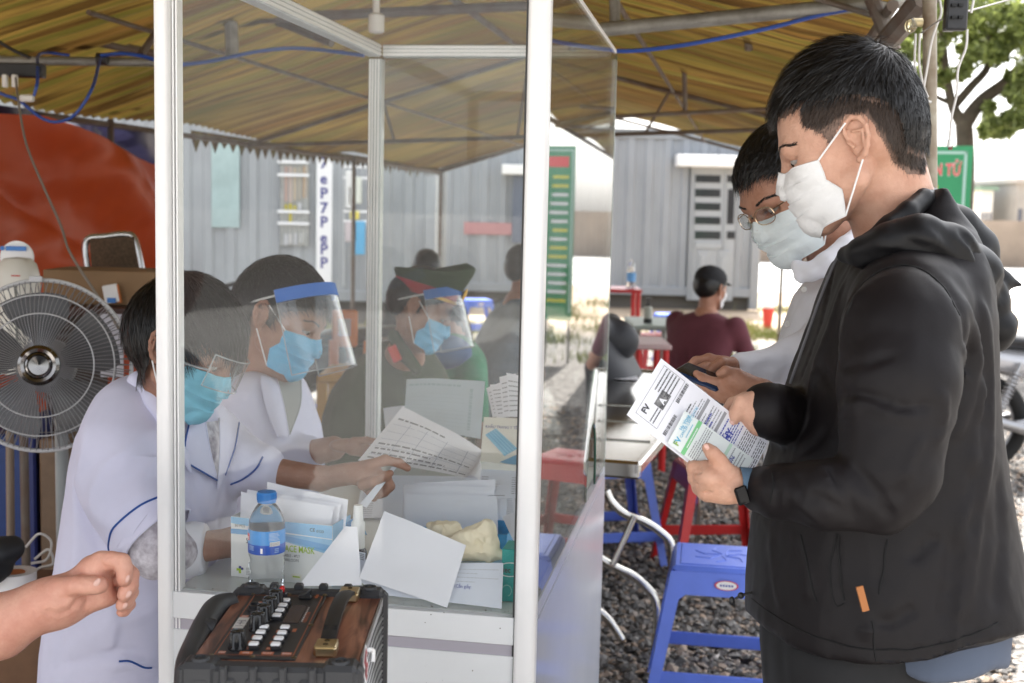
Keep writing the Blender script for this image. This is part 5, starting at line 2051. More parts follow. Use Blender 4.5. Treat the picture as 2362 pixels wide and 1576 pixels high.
class Head:
 """local frame: x forward, y to the left, z up; origin between the ears"""
 def __init__(s, c, fwd, up, sc=1.0, sideY=1):
  s.c = np.asarray(c, float)
  s.x = nrm(fwd)
  s.z = nrm(np.asarray(up, float) - s.x * (np.asarray(up, float) @ s.x))
  s.y = np.cross(s.z, s.x)
  s.sc = sc
  s.R = np.array([s.x, s.y, s.z])
  s.F = Sdf()
 def w(s, x, y=None, z=None):
  v = np.array([x, y, z], float) if y is not None else np.asarray(x, float)
  return s.c + (v * s.sc) @ s.R
 def l(s, p):
  return ((np.asarray(p, float) - s.c) @ s.R.T) / s.sc
 def e(s, x, y, z, r, k=.01, sub=False, rot=None):
  R = s.R if rot is None else rot @ s.R
  s.F.el(s.w(x, y, z), np.array(r) * s.sc, R, k * s.sc, sub)
 def c2(s, a, b, ra, rb, k=.01, sub=False):
  s.F.rc(s.w(*a), s.w(*b), ra * s.sc, rb * s.sc, k * s.sc, sub)
 def build(s, ears=(1, -1), jaw=1.0, cr=(-.007, .043, .094, .090)):
  s.e(cr[0], 0, cr[1], (cr[2], .077, cr[3]), .01)
  s.e(-.045, 0, .015, (.058, .066, .062), .03)
  s.e(.040, 0, .005, (.058, .066, .088), .03)
  s.e(.052, 0, -.05, (.046, .054 * jaw, .050), .025)
  for q in (1, -1):
   s.c2((.070, .012 * q, -.092), (.010, .050 * q * jaw, -.052), .020, .020, .022)
   s.e(.062, .040 * q, -.022, (.026, .026, .026), .02)
   s.e(.082, .030 * q, .000, (.014, .018, .010), .012, sub=True)
   s.e(.0765, .030 * q, .0065, (.0128, .0145, .0080), .003)
   s.e(.0765, .030 * q, -.0065, (.0112, .013, .0050), .003)
  s.c2((.086, .034, .020), (.086, -.034, .020), .0115, .0115, .014)
  s.c2((.093, 0, .006), (.112, 0, -.034), .007, .0095, .010)
  for q in (1, -1):
   s.e(.105, .0105 * q, -.038, (.010, .0075, .0075), .006)
  s.e(.096, 0, -.062, (.010, .021, .0055), .006)
  s.e(.094, 0, -.071, (.010, .018, .006), .006)
  s.e(.080, 0, -.092, (.021, .024, .018), .014)
  s.ears = []
  for q in ears:
   G = Sdf()
   def W(a, out):
    return s.w(a[0] - .002, q * (.0685 + out), a[1])
   def c3(a, b, ra, rb, k=.003, sub=False):
    G.rc(W(*a), W(*b), ra * s.sc, rb * s.sc, k * s.sc, sub)
   th = -.30 * q
   G.el(W((-.005, 0), .004), np.array([.013, .0065, .027]) * s.sc, s.R, .004)
   G.el(W((-.010, .004), .0085), np.array([.0125, .0038, .024]) * s.sc, np.array([s.x * .93 - s.y * .36 * q, s.y * .93 + s.x * .36 * q, s.z]), .005)
   rim = [((.007, -.001), .006), ((.0095, .013), .008), ((.005, .026), .011), ((-.005, .0315), .014), ((-.015, .027), .0175), ((-.0205, .014), .0195), ((-.020, .000), .0185), ((-.015, -.013), .0155), ((-.008, -.023), .011), ((-.001, -.029), .007)]
   rad = [.0026, .0030, .0032, .0034, .0034, .0034, .0032, .0036, .0048, .0058]
   for (a, b, r1, r2) in zip(rim[:-1], rim[1:], rad[:-1], rad[1:]):
    c3(a, b, r1, r2, .0025)
   G.el(W((-.003, -.004), .0135), np.array([.0075, .0055, .0115]) * s.sc, s.R, .003 * s.sc, True)
   c3(((.003, .018), .012), ((-.013, .017), .018), .0034, .003, .003, True)
   c3(((-.0145, .010), .017), ((-.011, -.011), .015), .0024, .0022, .002)
   c3(((-.0145, .010), .017), ((-.001, .012), .012), .0022, .0018, .002)
   c3(((.0075, -.002), .009), ((.003, -.009), .012), .0034, .0030, .002)
   s.ears.append(G.mesh(.0013 * s.sc, smooth=1))
  return s
 def neck(s, pts, k=.02):
  for (a, ra), (b, rb) in zip(pts[:-1], pts[1:]):
   s.F.rc(a, b, ra, rb, k)
  return s

def grad(F, p, h=.0015):
 g = np.zeros_like(p)
 for a in range(3):
  d = np.zeros(3)
  d[a] = h
  g[..., a] = F.ev(p + d) - F.ev(p - d)
 return g / (np.linalg.norm(g, axis=-1, keepdims=True) + 1e-9)
def push(F, p, off, it=3):
 p = np.array(p, float)
 for _ in range(it):
  d = F.ev(p)
  m = d < off
  if not m.any():
   break
  g = grad(F, p[m])
  p[m] += g * (off - d[m])[:, None]
 return p
def inpoly(x, y, poly):
 poly = np.asarray(poly, float)
 c = np.zeros(np.shape(x), bool)
 j = len(poly) - 1
 for i in range(len(poly)):
  xi, yi = poly[i]
  xj, yj = poly[j]
  with np.errstate(divide='ignore', invalid='ignore'):
   t = (xj - xi) * (y - yi) / (yj - yi + 1e-12) + xi
  c ^= ((yi > y) != (yj > y)) & (x < t)
  j = i
 return c
def vnormals(V, Q):
 n = np.cross(V[Q[:, 2]] - V[Q[:, 0]], V[Q[:, 3]] - V[Q[:, 1]])
 N = np.zeros_like(V)
 for i in range(4):
  np.add.at(N, Q[:, i], n)
 return N / (np.linalg.norm(N, axis=1, keepdims=True) + 1e-12)
def cap_of(V, Q, mask, off, F):
 g = grad(F, V)
 fm = mask[Q].all(1)
 q = Q[fm]
 ids = np.unique(q)
 mp = np.full(len(V), -1)
 mp[ids] = np.arange(len(ids))
 o = off[ids][:, None] if np.ndim(off) else off
 return V[ids] + g[ids] * o, mp[q]
def strands(F, roots, dirs, length, width, seg=5, lift=.35, gravity=.0, jitter=.25, hmin=.001, hmax=.012, seed=0, curl=0.0, fall=None):
 """hair ribbons that follow the head surface"""
 rg = np.random.default_rng(seed)
 n = len(roots)
 L_ = np.asarray(length) * (.75 + .5 * rg.random(n))
 g = grad(F, roots)
 d = dirs + jitter * rg.normal(size=(n, 3))
 d = d - g * (d * g).sum(1, keepdims=True)
 d /= np.linalg.norm(d, axis=1, keepdims=True) + 1e-9
 d = d + g * lift * (.4 + 1.2 * rg.random((n, 1)))
 d /= np.linalg.norm(d, axis=1, keepdims=True)
 p = roots.copy()
 pts = [p.copy()]
 nr = [g]
 for k in range(seg):
  st = (L_ / seg)[:, None]
  p = p + d * st
  dd = F.ev(p)
  g = grad(F, p)
  low = dd < hmin
  p[low] += g[low] * (hmin - dd[low])[:, None]
  hi = dd > hmax
  d[hi] -= g[hi] * .5
  d = d + (fall if fall is not None else np.array([0, 0, -1.0])) * gravity
  d = d - g * np.clip((d * g).sum(1, keepdims=True), 0, 1) * .45
  d += curl * rg.normal(size=(n, 3))
  d /= np.linalg.norm(d, axis=1, keepdims=True) + 1e-9
  pts.append(p.copy())
  nr.append(g)
 pts = np.stack(pts, 1)
 nr = np.stack(nr, 1)
 t = np.gradient(pts, axis=1)
 b = np.cross(t, nr)
 b /= np.linalg.norm(b, axis=2, keepdims=True) + 1e-9
 b = b + .5 * rg.normal(size=(n, 1, 3)) * 1.0
 b /= np.linalg.norm(b, axis=2, keepdims=True) + 1e-9
 w_ = width * np.linspace(1, .15, seg + 1)[None, :, None] ** .7
 V = np.stack([pts - b * w_ / 2, pts + b * w_ / 2], 2).reshape(-1, 3)
 i = np.arange(n)[:, None] * (2 * (seg + 1)) + 2 * np.arange(seg)[None]
 Fq = np.stack([i, i + 1, i + 3, i + 2], -1).reshape(-1, 4)
 return V, Fq
def sample_surface(V, Q, mask, n, seed=0):
 rg = np.random.default_rng(seed)
 q = Q[mask[Q].all(1)]
 ar = np.linalg.norm(np.cross(V[q[:, 2]] - V[q[:, 0]], V[q[:, 3]] - V[q[:, 1]]), axis=1)
 k = rg.choice(len(q), n, p=ar / ar.sum())
 a, b = rg.random(n)[:, None], rg.random(n)[:, None]
 return V[q[k, 0]] * (1 - a) * (1 - b) + V[q[k, 1]] * a * (1 - b) + V[q[k, 2]] * a * b + V[q[k, 3]] * (1 - a) * b
def bez(pts, t):
 return np.array([np.interp(t, [p[0] for p in pts], [p[i] for p in pts]) for i in (1, 2)])
def face_mask(H, m, parent, name='face_mask', cover=1.0, ear_l=True, ear_r=True, lo=0.0, rim=None):
 rear = [(0, .052, -.012), (.4, .050, -.040), (.7, .032, -.060), (1, .038, -.098)]
 front = [(0, .1025, -.012), (.2, .1130, -.034), (.5, .1080, -.060), (.8, .100, -.084), (1, .078, -.106)]
 NU, NV = 44, 30
 def pt(u, v, off=0):
  s_ = abs(u)
  x0, z0 = bez(front, v)
  x1, z1 = bez(rear, v)
  a = s_ * pi / 2
  x = x0 + (x1 - x0) * (1 - cos(a) ** 1.0)
  y = (.066 - .004 * v) * sin(a) * (1 if u > 0 else -1)
  z = z0 + (z1 - z0) * s_ ** 1.3 + lo
  return (x, y, z)
 us = np.linspace(-1, 1, NU + 1)
 vs = np.linspace(0, 1, NV + 1)
 Pw = np.array([H.w(*pt(u, v)) for v in vs for u in us])
 Pw = push(H.F, Pw, .0022 * H.sc, 4)
 g = grad(H.F, Pw)
 pl = np.zeros(len(Pw))
 for j, v in enumerate(vs):
  for i, u in enumerate(us):
   f = 0
   for k, v0 in enumerate((.26, .50, .74)):
    d = v - (v0 + .05 * abs(u) * (k - 1))
    if 0 <= d < .18:
     f += (1 - d / .18) * .0038 * (1 - .5 * abs(u) ** 3)
   pl[j * (NU + 1) + i] = f + .0012 * float(vnoise(A(u * 5, v * 6, 3)))
 Pw = Pw + g * (pl * H.sc)[:, None]
 i = np.arange(NV)[:, None] * (NU + 1) + np.arange(NU)[None]
 Fq = np.stack([i, i + 1, i + NU + 2, i + NU + 1], -1).reshape(-1, 4)
 mb = MB()
 mb.add(Pw, Fq, m)
 mb.add(Pw - g * .0012, Fq[:, ::-1], m)
 for (sl_, flip) in ((slice(0, NU + 1), 0), (slice(NV * (NU + 1), None), 1)):
  mb.tube(list((Pw)[sl_]), .0011 * H.sc, rim or m, 5)
 for i0 in (0, NU):
  mb.tube([Pw[j * (NU + 1) + i0] for j in range(NV + 1)], .0011 * H.sc, rim or m, 5)
 o = obj(name, mb, parent, angle=60)
 for q, on in ((1, ear_l), (-1, ear_r)):
  if not on:
   continue
  ci = NU if q == 1 else 0
  for (row, ea) in ((0, (.002, .083 * q, .026)), (NV, (-.006, .082 * q, -.030))):
   a = Pw[row * (NU + 1) + ci]
   b = H.w(*ea)
   ln = np.array([a + (b - a) * t for t in np.linspace(0, 1, 12)])
   ln = push(H.F, ln, .0016, 3)
   mb = MB()
   mb.tube(list(ln), .0014, M_str, 6)
   obj('ear_loop', mb, o)
 return o, Pw
def eyes(H, parent, q_list=(1, -1), look=(1, 0, -.5), lid=.55, skinm=None):
 for q in q_list:
  mb = MB()
  c = H.w(.0790, .030 * q, .001)
  mb.ell(c, (.0108 * H.sc,) * 3, M_eye, H.R, 16, 10)
  d = nrm(np.asarray(look, float) @ H.R)
  t1 = nrm(np.cross(d, A(0, 0, 1)))
  mb.ell(c + d * .0058 * H.sc, (.0064 * H.sc,) * 3, M_iris, None, 12, 8)
  obj('eyeball', mb, parent)
def brows(H, parent, q_list=(1, -1), n=130, m=None, seed=0):
 rg = np.random.default_rng(seed)
 for q in q_list:
  u = rg.random(n)
  roots = np.array([H.w(.0985 - .022 * a ** 2, (.014 + .036 * a) * q, .0185 + .004 * math.sin(pi * a * .8) + .0035 * (b - .5) * (1.2 - a)) for a, b in zip(u, rg.random(n))])
  roots = push(H.F, roots, .0003, 3)
  dd = H.F.ev(roots)
  roots = roots - grad(H.F, roots) * (dd - .0003)[:, None]
  dirs = np.tile(nrm(A(-.5, .9 * q, .15) @ H.R), (n, 1))
  V, Q = strands(H.F, roots, dirs, .008 * H.sc, .0009, 3, .12, 0, .18, .0003, .002, seed)
  npmesh('eyebrow', V, Q, m or M_hair, parent, smooth=False)

def trace(F, px, py, d0=1.2, d1=6):
 r = ray(px, py)
 d = d0
 for _ in range(60):
  p = CAM + r * d
  v = float(F.ev(p[None])[0])
  if v < .0008:
   return p
  d += max(v * .7, .0006) / np.linalg.norm(r)
  if d > d1:
   return None
 return p
def folds(F, lst, d0=1.2, d1=6):
 """lst of (pixel polyline, radius in metres, amplitude); laid on the surface as it stands before any fold"""
 hits = []
 for pl, r, a in lst:
  h = [trace(F, x, y, d0, d1) for x, y in pl]
  hits.append((h, r, a))
 for h, r, a in hits:
  for p, q in zip(h[:-1], h[1:]):
   if p is None or q is None:
    continue
   F.fold(p, q, r, a)
def cut(F, fn):
 F.ops.append((fn, None, None, 0, 'cut'))
def cloth(F, h, clipfn=None, noise=((.004, 9, 1, (1, 1, .45)),), smooth=1, mesh_only=False):
 V, Q = F.mesh(h, smooth=smooth)
 if clipfn is not None:
  keep = clipfn(V)
  Q = Q[keep[Q].all(1)]
 N = grad(F, V)
 d = 0
 for (a, sc_, sd, st) in noise:
  q = vnoise(V * sc_ * np.array(st) + 3.3 * sd + .35 * vnoise(V * sc_ * .7, sd + 9)[:, None], abs(sd))
  d = d + a * (q if sd > 0 else (.45 - 1.6 * np.abs(q)))
 V = V + N * np.reshape(d, (-1, 1))
 return V, Q
def to_px(V):
 d = V - CAM
 z = d @ FW
 return CX + FPX * (d @ RT) / z, CY - FPX * (d @ UP) / z
def digits(F, fingers, d, k=.006, kb=.012):
 """fingers: lists of (px, py, depth offset, radius px)"""
 for f in fingers:
  pts = [(P(x, y, d + o), r * (d + o) / FPX) for x, y, o, r in f]
  for (a, ra), (b, rb) in zip(pts[:-1], pts[1:]):
   F.rc(a, b, ra, rb, k)
def nail(mb, px, py, d, rx, ry, ang, m):
 c = P(px, py, d)
 a = RT * cos(ang) + UP * sin(ang)
 b = -RT * sin(ang) + UP * cos(ang)
 mb.ell(c, (rx * d / FPX, ry * d / FPX, .0018), m, np.array([a, b, -FW]), 14, 8)
M_nail = mat('fingernail', (.66, .40, .33), .25)
# ================================================================ THE YOUNG MAN IN THE BLACK JACKET
M_jk = mat('black_nylon', (.0060, .0044, .0052), .58, noise=.12, nscale=5, bump=.05, bscale=500, spec=.28)
M_jk2 = mat('black_nylon_dark', (.0048, .0046, .0054), .5, noise=.1, nscale=5, spec=.28)
M_tr = mat('black_trousers', (.006, .006, .007), .75, noise=.1, nscale=12)
man = thing('person', (P(2000, 1500, 1.85)[0], P(2000, 1500, 1.85)[1], 0), 'young man standing in a black hooded jacket and white mask, reading a form', 'person')
t_ = radians(17)
H4 = Head(P(1964, 334, 1.785), -cos(t_) * RT - sin(t_) * UP + .27 * FW, -sin(t_) * RT + cos(t_) * UP, .98)
H4.build(cr=(-.010, .049, .095, .097))
H4.neck([(P(2022, 380, 1.80), .048), (P(2040, 440, 1.81), .050), (P(2060, 520, 1.83), .052), (P(2090, 640, 1.85), .06)], .025)
H4.neck([(P(2072, 330, 1.80), .030), (P(2074, 420, 1.81), .030), (P(2100, 500, 1.83), .04)], .03)
V, Q = H4.F.mesh(.0026)
head_mesh = (V, Q)
# --- hands
def hand_left4():
 F = Sdf()
 d = 1.652
 D = lambda x, y, o=0: P(x, y, d + o)
 px = lambda r: r * d / FPX
 # wrist and forearm stub
 F.rc(D(1758, 1130), D(1712, 1124), px(37), px(37), .01)
 F.el(D(1672, 1112, .004), (px(52), px(42), .020), np.array([RT * .97 - UP * .2, UP * .97 + RT * .2, FW]), .012)
 F.el(D(1640, 1100, .0), (px(38), px(44), .018), None, .012)
 F.rc(D(1668, 1128, .004), D(1632, 1130, .008), px(34), px(28), .012)
 # fingers curled under and behind the paper
 digits(F, [[(1628, 1078, .004, 17), (1600, 1080, .014, 15), (1592, 1062, .034, 13), (1612, 1040, .05, 11)],
               [(1632, 1102, .006, 17), (1603, 1104, .016, 15), (1600, 1090, .040, 13), (1622, 1066, .056, 11)],
               [(1640, 1122, .008, 16), (1612, 1126, .020, 14), (1612, 1112, .044, 12), (1632, 1088, .06, 10)],
               [(1654, 1138, .010, 14), (1630, 1144, .024, 12.5), (1632, 1128, .046, 11)]], d)
 # thumb lying on top of the paper
 digits(F, [[(1682, 1094, -.006, 22), (1658, 1062, -.010, 17), (1644, 1046, -.010, 15), (1632, 1034, -.006, 13)]], d, .006)
 F.fold(D(1598, 1086), D(1606, 1112), .004, .002)
 for a, b in (((1622, 1094), (1604, 1092)), ((1628, 1115), (1606, 1116)), ((1640, 1133), (1618, 1136))):
  F.fold(D(*a, -.014), D(*b, .0), .0028, -.0035)
 F.fold(D(1654, 1052, -.024), D(1644, 1060, -.024), .002, -.001)
 return F.mesh(.0017)
def hand_right4():
 F = Sdf()
 d = 1.738
 D = lambda x, y, o=0: P(x, y, d + o)
 px = lambda r: r * d / FPX
 F.rc(D(1780, 953, .01), D(1755, 950), px(34), px(37), .01)
 F.el(D(1732, 948, 0), (px(36), px(44), .018), None, .012)
 F.el(D(1742, 975, .0), (px(26), px(34), .02), None, .012)
 digits(F, [[(1740, 924, -.006, 24), (1712, 928, -.012, 18), (1700, 950, -.012, 15.5), (1690, 972, -.010, 13.5)],
               [(1720, 920, .006, 17), (1690, 932, .022, 14), (1672, 952, .03, 12)],
               [(1726, 960, .014, 16), (1700, 965, .028, 14), (1684, 985, .034, 12)],
               [(1735, 985, .014, 15), (1712, 992, .028, 13)]], d)
 F.rc(D(1735, 970, .006), D(1752, 1000, .006), px(24), px(10), .01)
 return F.mesh(.0018)
parts = [head_mesh, hand_left4(), hand_right4()] + H4.ears
# torso and legs under the clothes
F = Sdf()
F.rc(P(2095, 660, 1.85), P(2060, 1250, 1.88), .07, .11, .03)
F.rc(P(2010, 1350, 1.82), A(P(2010, 1350, 1.82)[0], P(2010, 1350, 1.8)[1] - .02, .08), .075, .045, .03)
F.rc(P(2010, 1350, 1.95), A(P(2010, 1350, 1.95)[0] + .05, P(2010, 1350, 1.95)[1] + .04, .08), .075, .045, .03)
F.rc(P(2080, 660, 1.66), P(2045, 1110, 1.60), .045, .038, .02)
F.rc(P(2045, 1110, 1.60), P(1800, 1134, 1.63), .036, .021, .01)
F.rc(P(2080, 660, 2.02), P(2000, 1060, 2.0), .045, .036, .02)
F.rc(P(2000, 1060, 2.0), P(1830, 960, 1.83), .034, .021, .01)
parts.append(F.mesh(.009))
V, Q = joinm(parts)
body4 = npmesh('body', V, Q, M_skA, man)
mb = MB()
nail(mb, 1630, 1031, 1.637, 8, 6, 2.3, M_nail)
nail(mb, 1687, 977, 1.7205, 8, 7.5, 1.2, M_nail)
obj('fingernails', mb, body4)
# --- hair
def lpoly(H, pts, y=.07):
 """pixel outline -> head frame (x,z), read on the near side of the head"""
 out = []
 c = H.w(0, 0, 0)
 side = H.y if H.y @ FW < 0 else -H.y
 for px, py in pts:
  r = ray(px, py)
  o = c + side * y * H.sc
  t = ((o - CAM) @ side) / (r @ side)
  q = H.l(CAM + r * t)
  out.append((q[0], q[2]))
 return out
V, Q = head_mesh
Lc = H4.l(V)
reg = lpoly(H4, [(1806, 272), (1846, 250), (1852, 292), (1895, 312), (1912, 338), (1926, 318), (1950, 268), (1985, 262), (2012, 285), (2038, 330), (2062, 372), (2096, 398), (2140, 400), (2170, 300), (2160, 60), (1780, 60), (1770, 250)])
thick = lpoly(H4, [(1796, 250), (1842, 232), (1900, 236), (1960, 222), (2030, 232), (2068, 262), (2088, 330), (2140, 340), (2170, 200), (2160, 50), (1780, 50), (1760, 250)])
m_all = inpoly(Lc[:, 0], Lc[:, 2], reg)
m_thk = inpoly(Lc[:, 0], Lc[:, 2], thick)
off = np.where(m_thk, .0065, .0012)
for _ in range(6):   # soften the step
 s_ = np.zeros(len(V)); c_ = np.zeros(len(V))
 for i in range(4):
  j = (i + 1) % 4
  np.add.at(s_, Q[:, i], off[Q[:, j]]); np.add.at(c_, Q[:, i], 1)
  np.add.at(s_, Q[:, j], off[Q[:, i]]); np.add.at(c_, Q[:, j], 1)
 off = s_ / c_
hv, hq = cap_of(V, Q, m_thk, off, H4.F)
parts = [(hv, hq)]
crown = H4.w(-.075, .01, .118)
def comb(roots, H, crown, fwdw=0.0):
 d = roots - crown
 d /= np.linalg.norm(d, axis=1, keepdims=True) + 1e-6
 return d + fwdw * H.x
r1 = sample_surface(V, Q, m_thk, 9000, 1)
l1 = H4.l(r1)
front = np.clip((l1[:, 0] + .02) / .1, 0, 1)
top = np.clip((l1[:, 2] - .04) / .07, 0, 1)
ln = .0135 + .024 * top ** 1.6 + .016 * front * top ** 1.5
parts.append(strands(H4.F, r1, comb(r1, H4, crown, 0) + (.5 * top[:, None]) * H4.x - (.75 * (1 - top[:, None])) * H4.z, ln, .0010, 5, .45, .0, .20, .0068, .018, 3, .03))
# fringe falling over the forehead
mk = m_thk & (Lc[:, 0] > .045) & (Lc[:, 2] > .072)
r2 = sample_surface(V, Q, mk, 1500, 5)
parts.append(strands(H4.F, r2, np.tile(H4.x * 1.0 + H4.z * .22, (1500, 1)), .032, .0011, 6, .25, .012, .14, .007, .030, 6, .02))
# stray spikes at the crown
mk = m_thk & (np.linalg.norm(Lc - np.array([-.07, 0, .115]), axis=1) < .035)
r3 = sample_surface(V, Q, mk, 130, 7)
parts.append(strands(H4.F, r3, np.tile(-H4.x * .8 + H4.z * .1, (130, 1)), .042, .0008, 6, .9, .02, .5, .004, .05, 8, .06))
hv, hq = joinm(parts)
npmesh('hair', hv, hq, M_hair, man)
hv, hq = cap_of(V, Q, m_all, .0007, H4.F)
npmesh('cropped_hair', hv, hq, mat('stubble', (.12, .072, .052), .6, col2=(.22, .14, .105), nscale=200), man)
m_fade = m_all & ~m_thk
parts = []
r4 = sample_surface(V, Q, m_all, 5200, 9)
parts.append(strands(H4.F, r4, comb(r4, H4, crown) - .4 * H4.z, 0.0075, .0007, 3, .30, .05, .16, .0006, .004, 10))
mk = m_all & (inpoly(Lc[:, 0], Lc[:, 2], lpoly(H4, [(1850, 240), (1960, 215), (2070, 240), (2100, 340), (2140, 350), (2140, 385), (2080, 360), (2040, 300), (2000, 250), (1950, 255), (1900, 290), (1855, 280)])))
r4 = sample_surface(V, Q, mk, 7000, 19)
parts.append(strands(H4.F, r4, comb(r4, H4, crown) - .3 * H4.z, .012, .0009, 3, .35, .05, .16, .0008, .006, 20))
hv, hq = joinm(parts)
npmesh('faded_sides', hv, hq, M_hairs, man)
brows(H4, man, seed=4)
eyes(H4, man, look=(1, 0, -.7))
mk4, _ = face_mask(H4, M_mw, man)

# --- jacket
F = Sdf()
U4, W4 = RT, FW
st = []
for y, xl, xr, hd in ((446, 2118, 2150, .09), (462, 2100, 2166, .095), (480, 2080, 2182, .10), (500, 2058, 2200, .105), (520, 2035, 2220, .11), (540, 2012, 2238, .12), (565, 1980, 2250, .15), (600, 1935, 2262, .19), (660, 1908, 2284, .21), (740, 1878, 2294, .22), (820, 1848, 2300, .22), (900, 1820, 2306, .215), (1000, 1790, 2316, .21),
                      (1100, 1757, 2326, .21), (1200, 1733, 2338, .21), (1300, 1722, 2352, .215), (1400, 1718, 2366, .22), (1560, 1722, 2378, .22)):
 xr -= 36 * min(1, max(0, (y - 540) / 80)) * min(1, max(0, (1420 - y) / 350))
 st.append((P((xl + xr) / 2, y, 1.855), (xr - xl) / 2 * 1.80 / FPX, hd))
F.loft(st, U4, W4, .012, 2.3)
F.rc(P(2075, 695, 1.72), P(2085, 720, 1.68), .07, .075, .03)
# near sleeve
F.rc(P(2088, 705, 1.66), P(2080, 760, 1.63), .073, .077, .02)
F.rc(P(2078, 755, 1.63), P(2070, 880, 1.60), .077, .073, .012)
F.rc(P(2070, 880, 1.60), P(2052, 1085, 1.585), .073, .062, .012)
F.rc(P(2052, 1095, 1.585), P(2030, 1130, 1.585), .060, .054, .012)
F.rc(P(2030, 1135, 1.585), P(1900, 1142, 1.585), .052, .044, .012)
F.rc(P(1900, 1140, 1.585), P(1800, 1134, 1.615), .043, .036, .01)
F.rc(P(1800, 1134, 1.615), P(1756, 1128, 1.645), .035, .0300, .008)
# far sleeve
F.rc(P(2080, 640, 2.04), P(2010, 1040, 2.04), .075, .06, .02)
F.rc(P(2010, 1040, 2.04), P(1830, 968, 1.88), .055, .042, .02)
F.rc(P(1840, 966, 1.86), P(1768, 948, 1.745), .048, .040, .01)
hemx = [1600, 1720, 1769, 1837, 1906, 2010, 2078, 2147, 2216, 2285, 2362, 2450]
hemy = [1360, 1408, 1451, 1496, 1520, 1536, 1537, 1530, 1506, 1482, 1460, 1440]
def hemcut(F, hx, hy):
 def fn(p):
  x, y = to_px(p)
  return (y - np.interp(x, hx, hy)) * ((p - CAM) @ FW) / FPX
 cut(F, fn)
def hemclip(V):
 x, y = to_px(V)
 ok = y < np.interp(x, hemx, hemy)
 return ok
FL = [
 # sleeve head and shoulder
 ([(1945, 720), (1990, 640), (2060, 610), (2110, 612)], .010, -.005),
 ([(2110, 612), (2175, 660), (2215, 730), (2222, 800)], .010, -.006),
 ([(1990, 665), (1950, 740), (1940, 820)], .014, .006),
 ([(2218, 700), (2250, 800), (2240, 900), (2200, 1010)], .012, .008),
 ([(2236, 740), (2268, 860), (2262, 980), (2240, 1100), (2210, 1260)], .012, .007),
 ([(2262, 700), (2290, 860), (2285, 1000), (2262, 1180), (2235, 1400)], .010, .007),
 ([(2250, 760), (2275, 900), (2250, 1060), (2222, 1180)], .009, -.007),
 ([(2214, 800), (2228, 880), (2210, 930), (2180, 985), (2160, 1020)], .008, .007),
 ([(1938, 848), (1990, 842), (2060, 820)], .008, -.005),
 ([(1938, 915), (1975, 908), (2020, 918), (2070, 938), (2110, 942), (2140, 930)], .007, -.007),
 ([(1945, 935), (2000, 930), (2060, 958), (2120, 965)], .010, .005),
 ([(1935, 960), (1960, 945), (1985, 950)], .010, .007),
 ([(2160, 900), (2180, 940), (2170, 980)], .010, .006),
 ([(1920, 1030), (1980, 1090), (2030, 1150), (2058, 1200)], .009, -.008),
 ([(1905, 1075), (1945, 1130), (1975, 1200)], .008, -.006),
 ([(1890, 1070), (1915, 1110), (1920, 1160)], .008, .006),
 ([(1830, 1090), (1850, 1130), (1840, 1165)], .006, -.004),
 ([(1790, 1085), (1795, 1130), (1785, 1170)], .005, -.005),
 ([(1800, 1085), (1812, 1130), (1806, 1175)], .006, .005),
 ([(1770, 1080), (1772, 1125), (1764, 1165)], .004, -.003),
 ([(1860, 1150), (1900, 1148), (1935, 1172), (1960, 1195)], .010, -.006),
 ([(1830, 1140), (1862, 1185), (1890, 1205)], .008, .005),
 ([(2060, 1150), (2090, 1130), (2110, 1105)], .010, -.005),
 ([(2130, 1010), (2100, 1070), (2095, 1130)], .010, .005),
 # body panel under the arm
 ([(1838, 1230), (1850, 1290), (1866, 1340), (1862, 1380)], .007, .005),
 ([(1928, 1228), (1930, 1300), (1940, 1388)], .0035, -.005),
 ([(2045, 1235), (2040, 1290), (2028, 1370)], .003, -.003),
 ([(2016, 1410), (2020, 1470), (2020, 1530)], .003, -.003),
 ([(2016, 1452), (2070, 1430), (2110, 1402)], .010, -.006),
 ([(1985, 1462), (2015, 1450), (2050, 1452)], .008, .005),
 ([(2100, 1290), (2140, 1255), (2170, 1240)], .010, -.005),
 ([(2235, 1230), (2225, 1330), (2212, 1440), (2205, 1510)], .009, .007),
 ([(2195, 1240), (2190, 1340), (2180, 1440)], .012, -.005),
 ([(2300, 1100), (2310, 1250), (2300, 1400)], .014, -.006),
 ([(1925, 620), (1895, 720), (1868, 800), (1845, 870)], .007, -.006),
 ([(1950, 650), (1915, 760), (1880, 850), (1850, 960)], .012, .006),
 ([(1935, 800), (1880, 880), (1852, 960)], .010, -.006),
 ([(1890, 840), (1925, 900), (1935, 960)], .009, -.007),
 ([(1905, 990), (1880, 1020), (1840, 1050)], .009, -.006),
 ([(1812, 940), (1825, 1000), (1850, 1050)], .010, -.006),
 ([(1780, 1240), (1790, 1320), (1800, 1400)], .012, .005),
 ([(1730, 1370), (1790, 1420), (1860, 1455), (1960, 1490), (2060, 1498), (2160, 1490), (2240, 1462), (2330, 1430)], .0025, -.002),
]
folds(F, [(a, b * .68, c * 1.25) for a, b, c in FL], 1.2, 2.6)
hemcut(F, hemx, hemy)
V, Q = cloth(F, .0052, None, noise=((.0035, 7, 1, (1, 1, .4)), (.0042, 8, -12, (1, 1, .55)), (.0018, 19, -22, (1, 1, .6)), (.0006, 70, 4, (1, 1, 1))))
jko = npmesh('jacket', V, Q, M_jk, man)
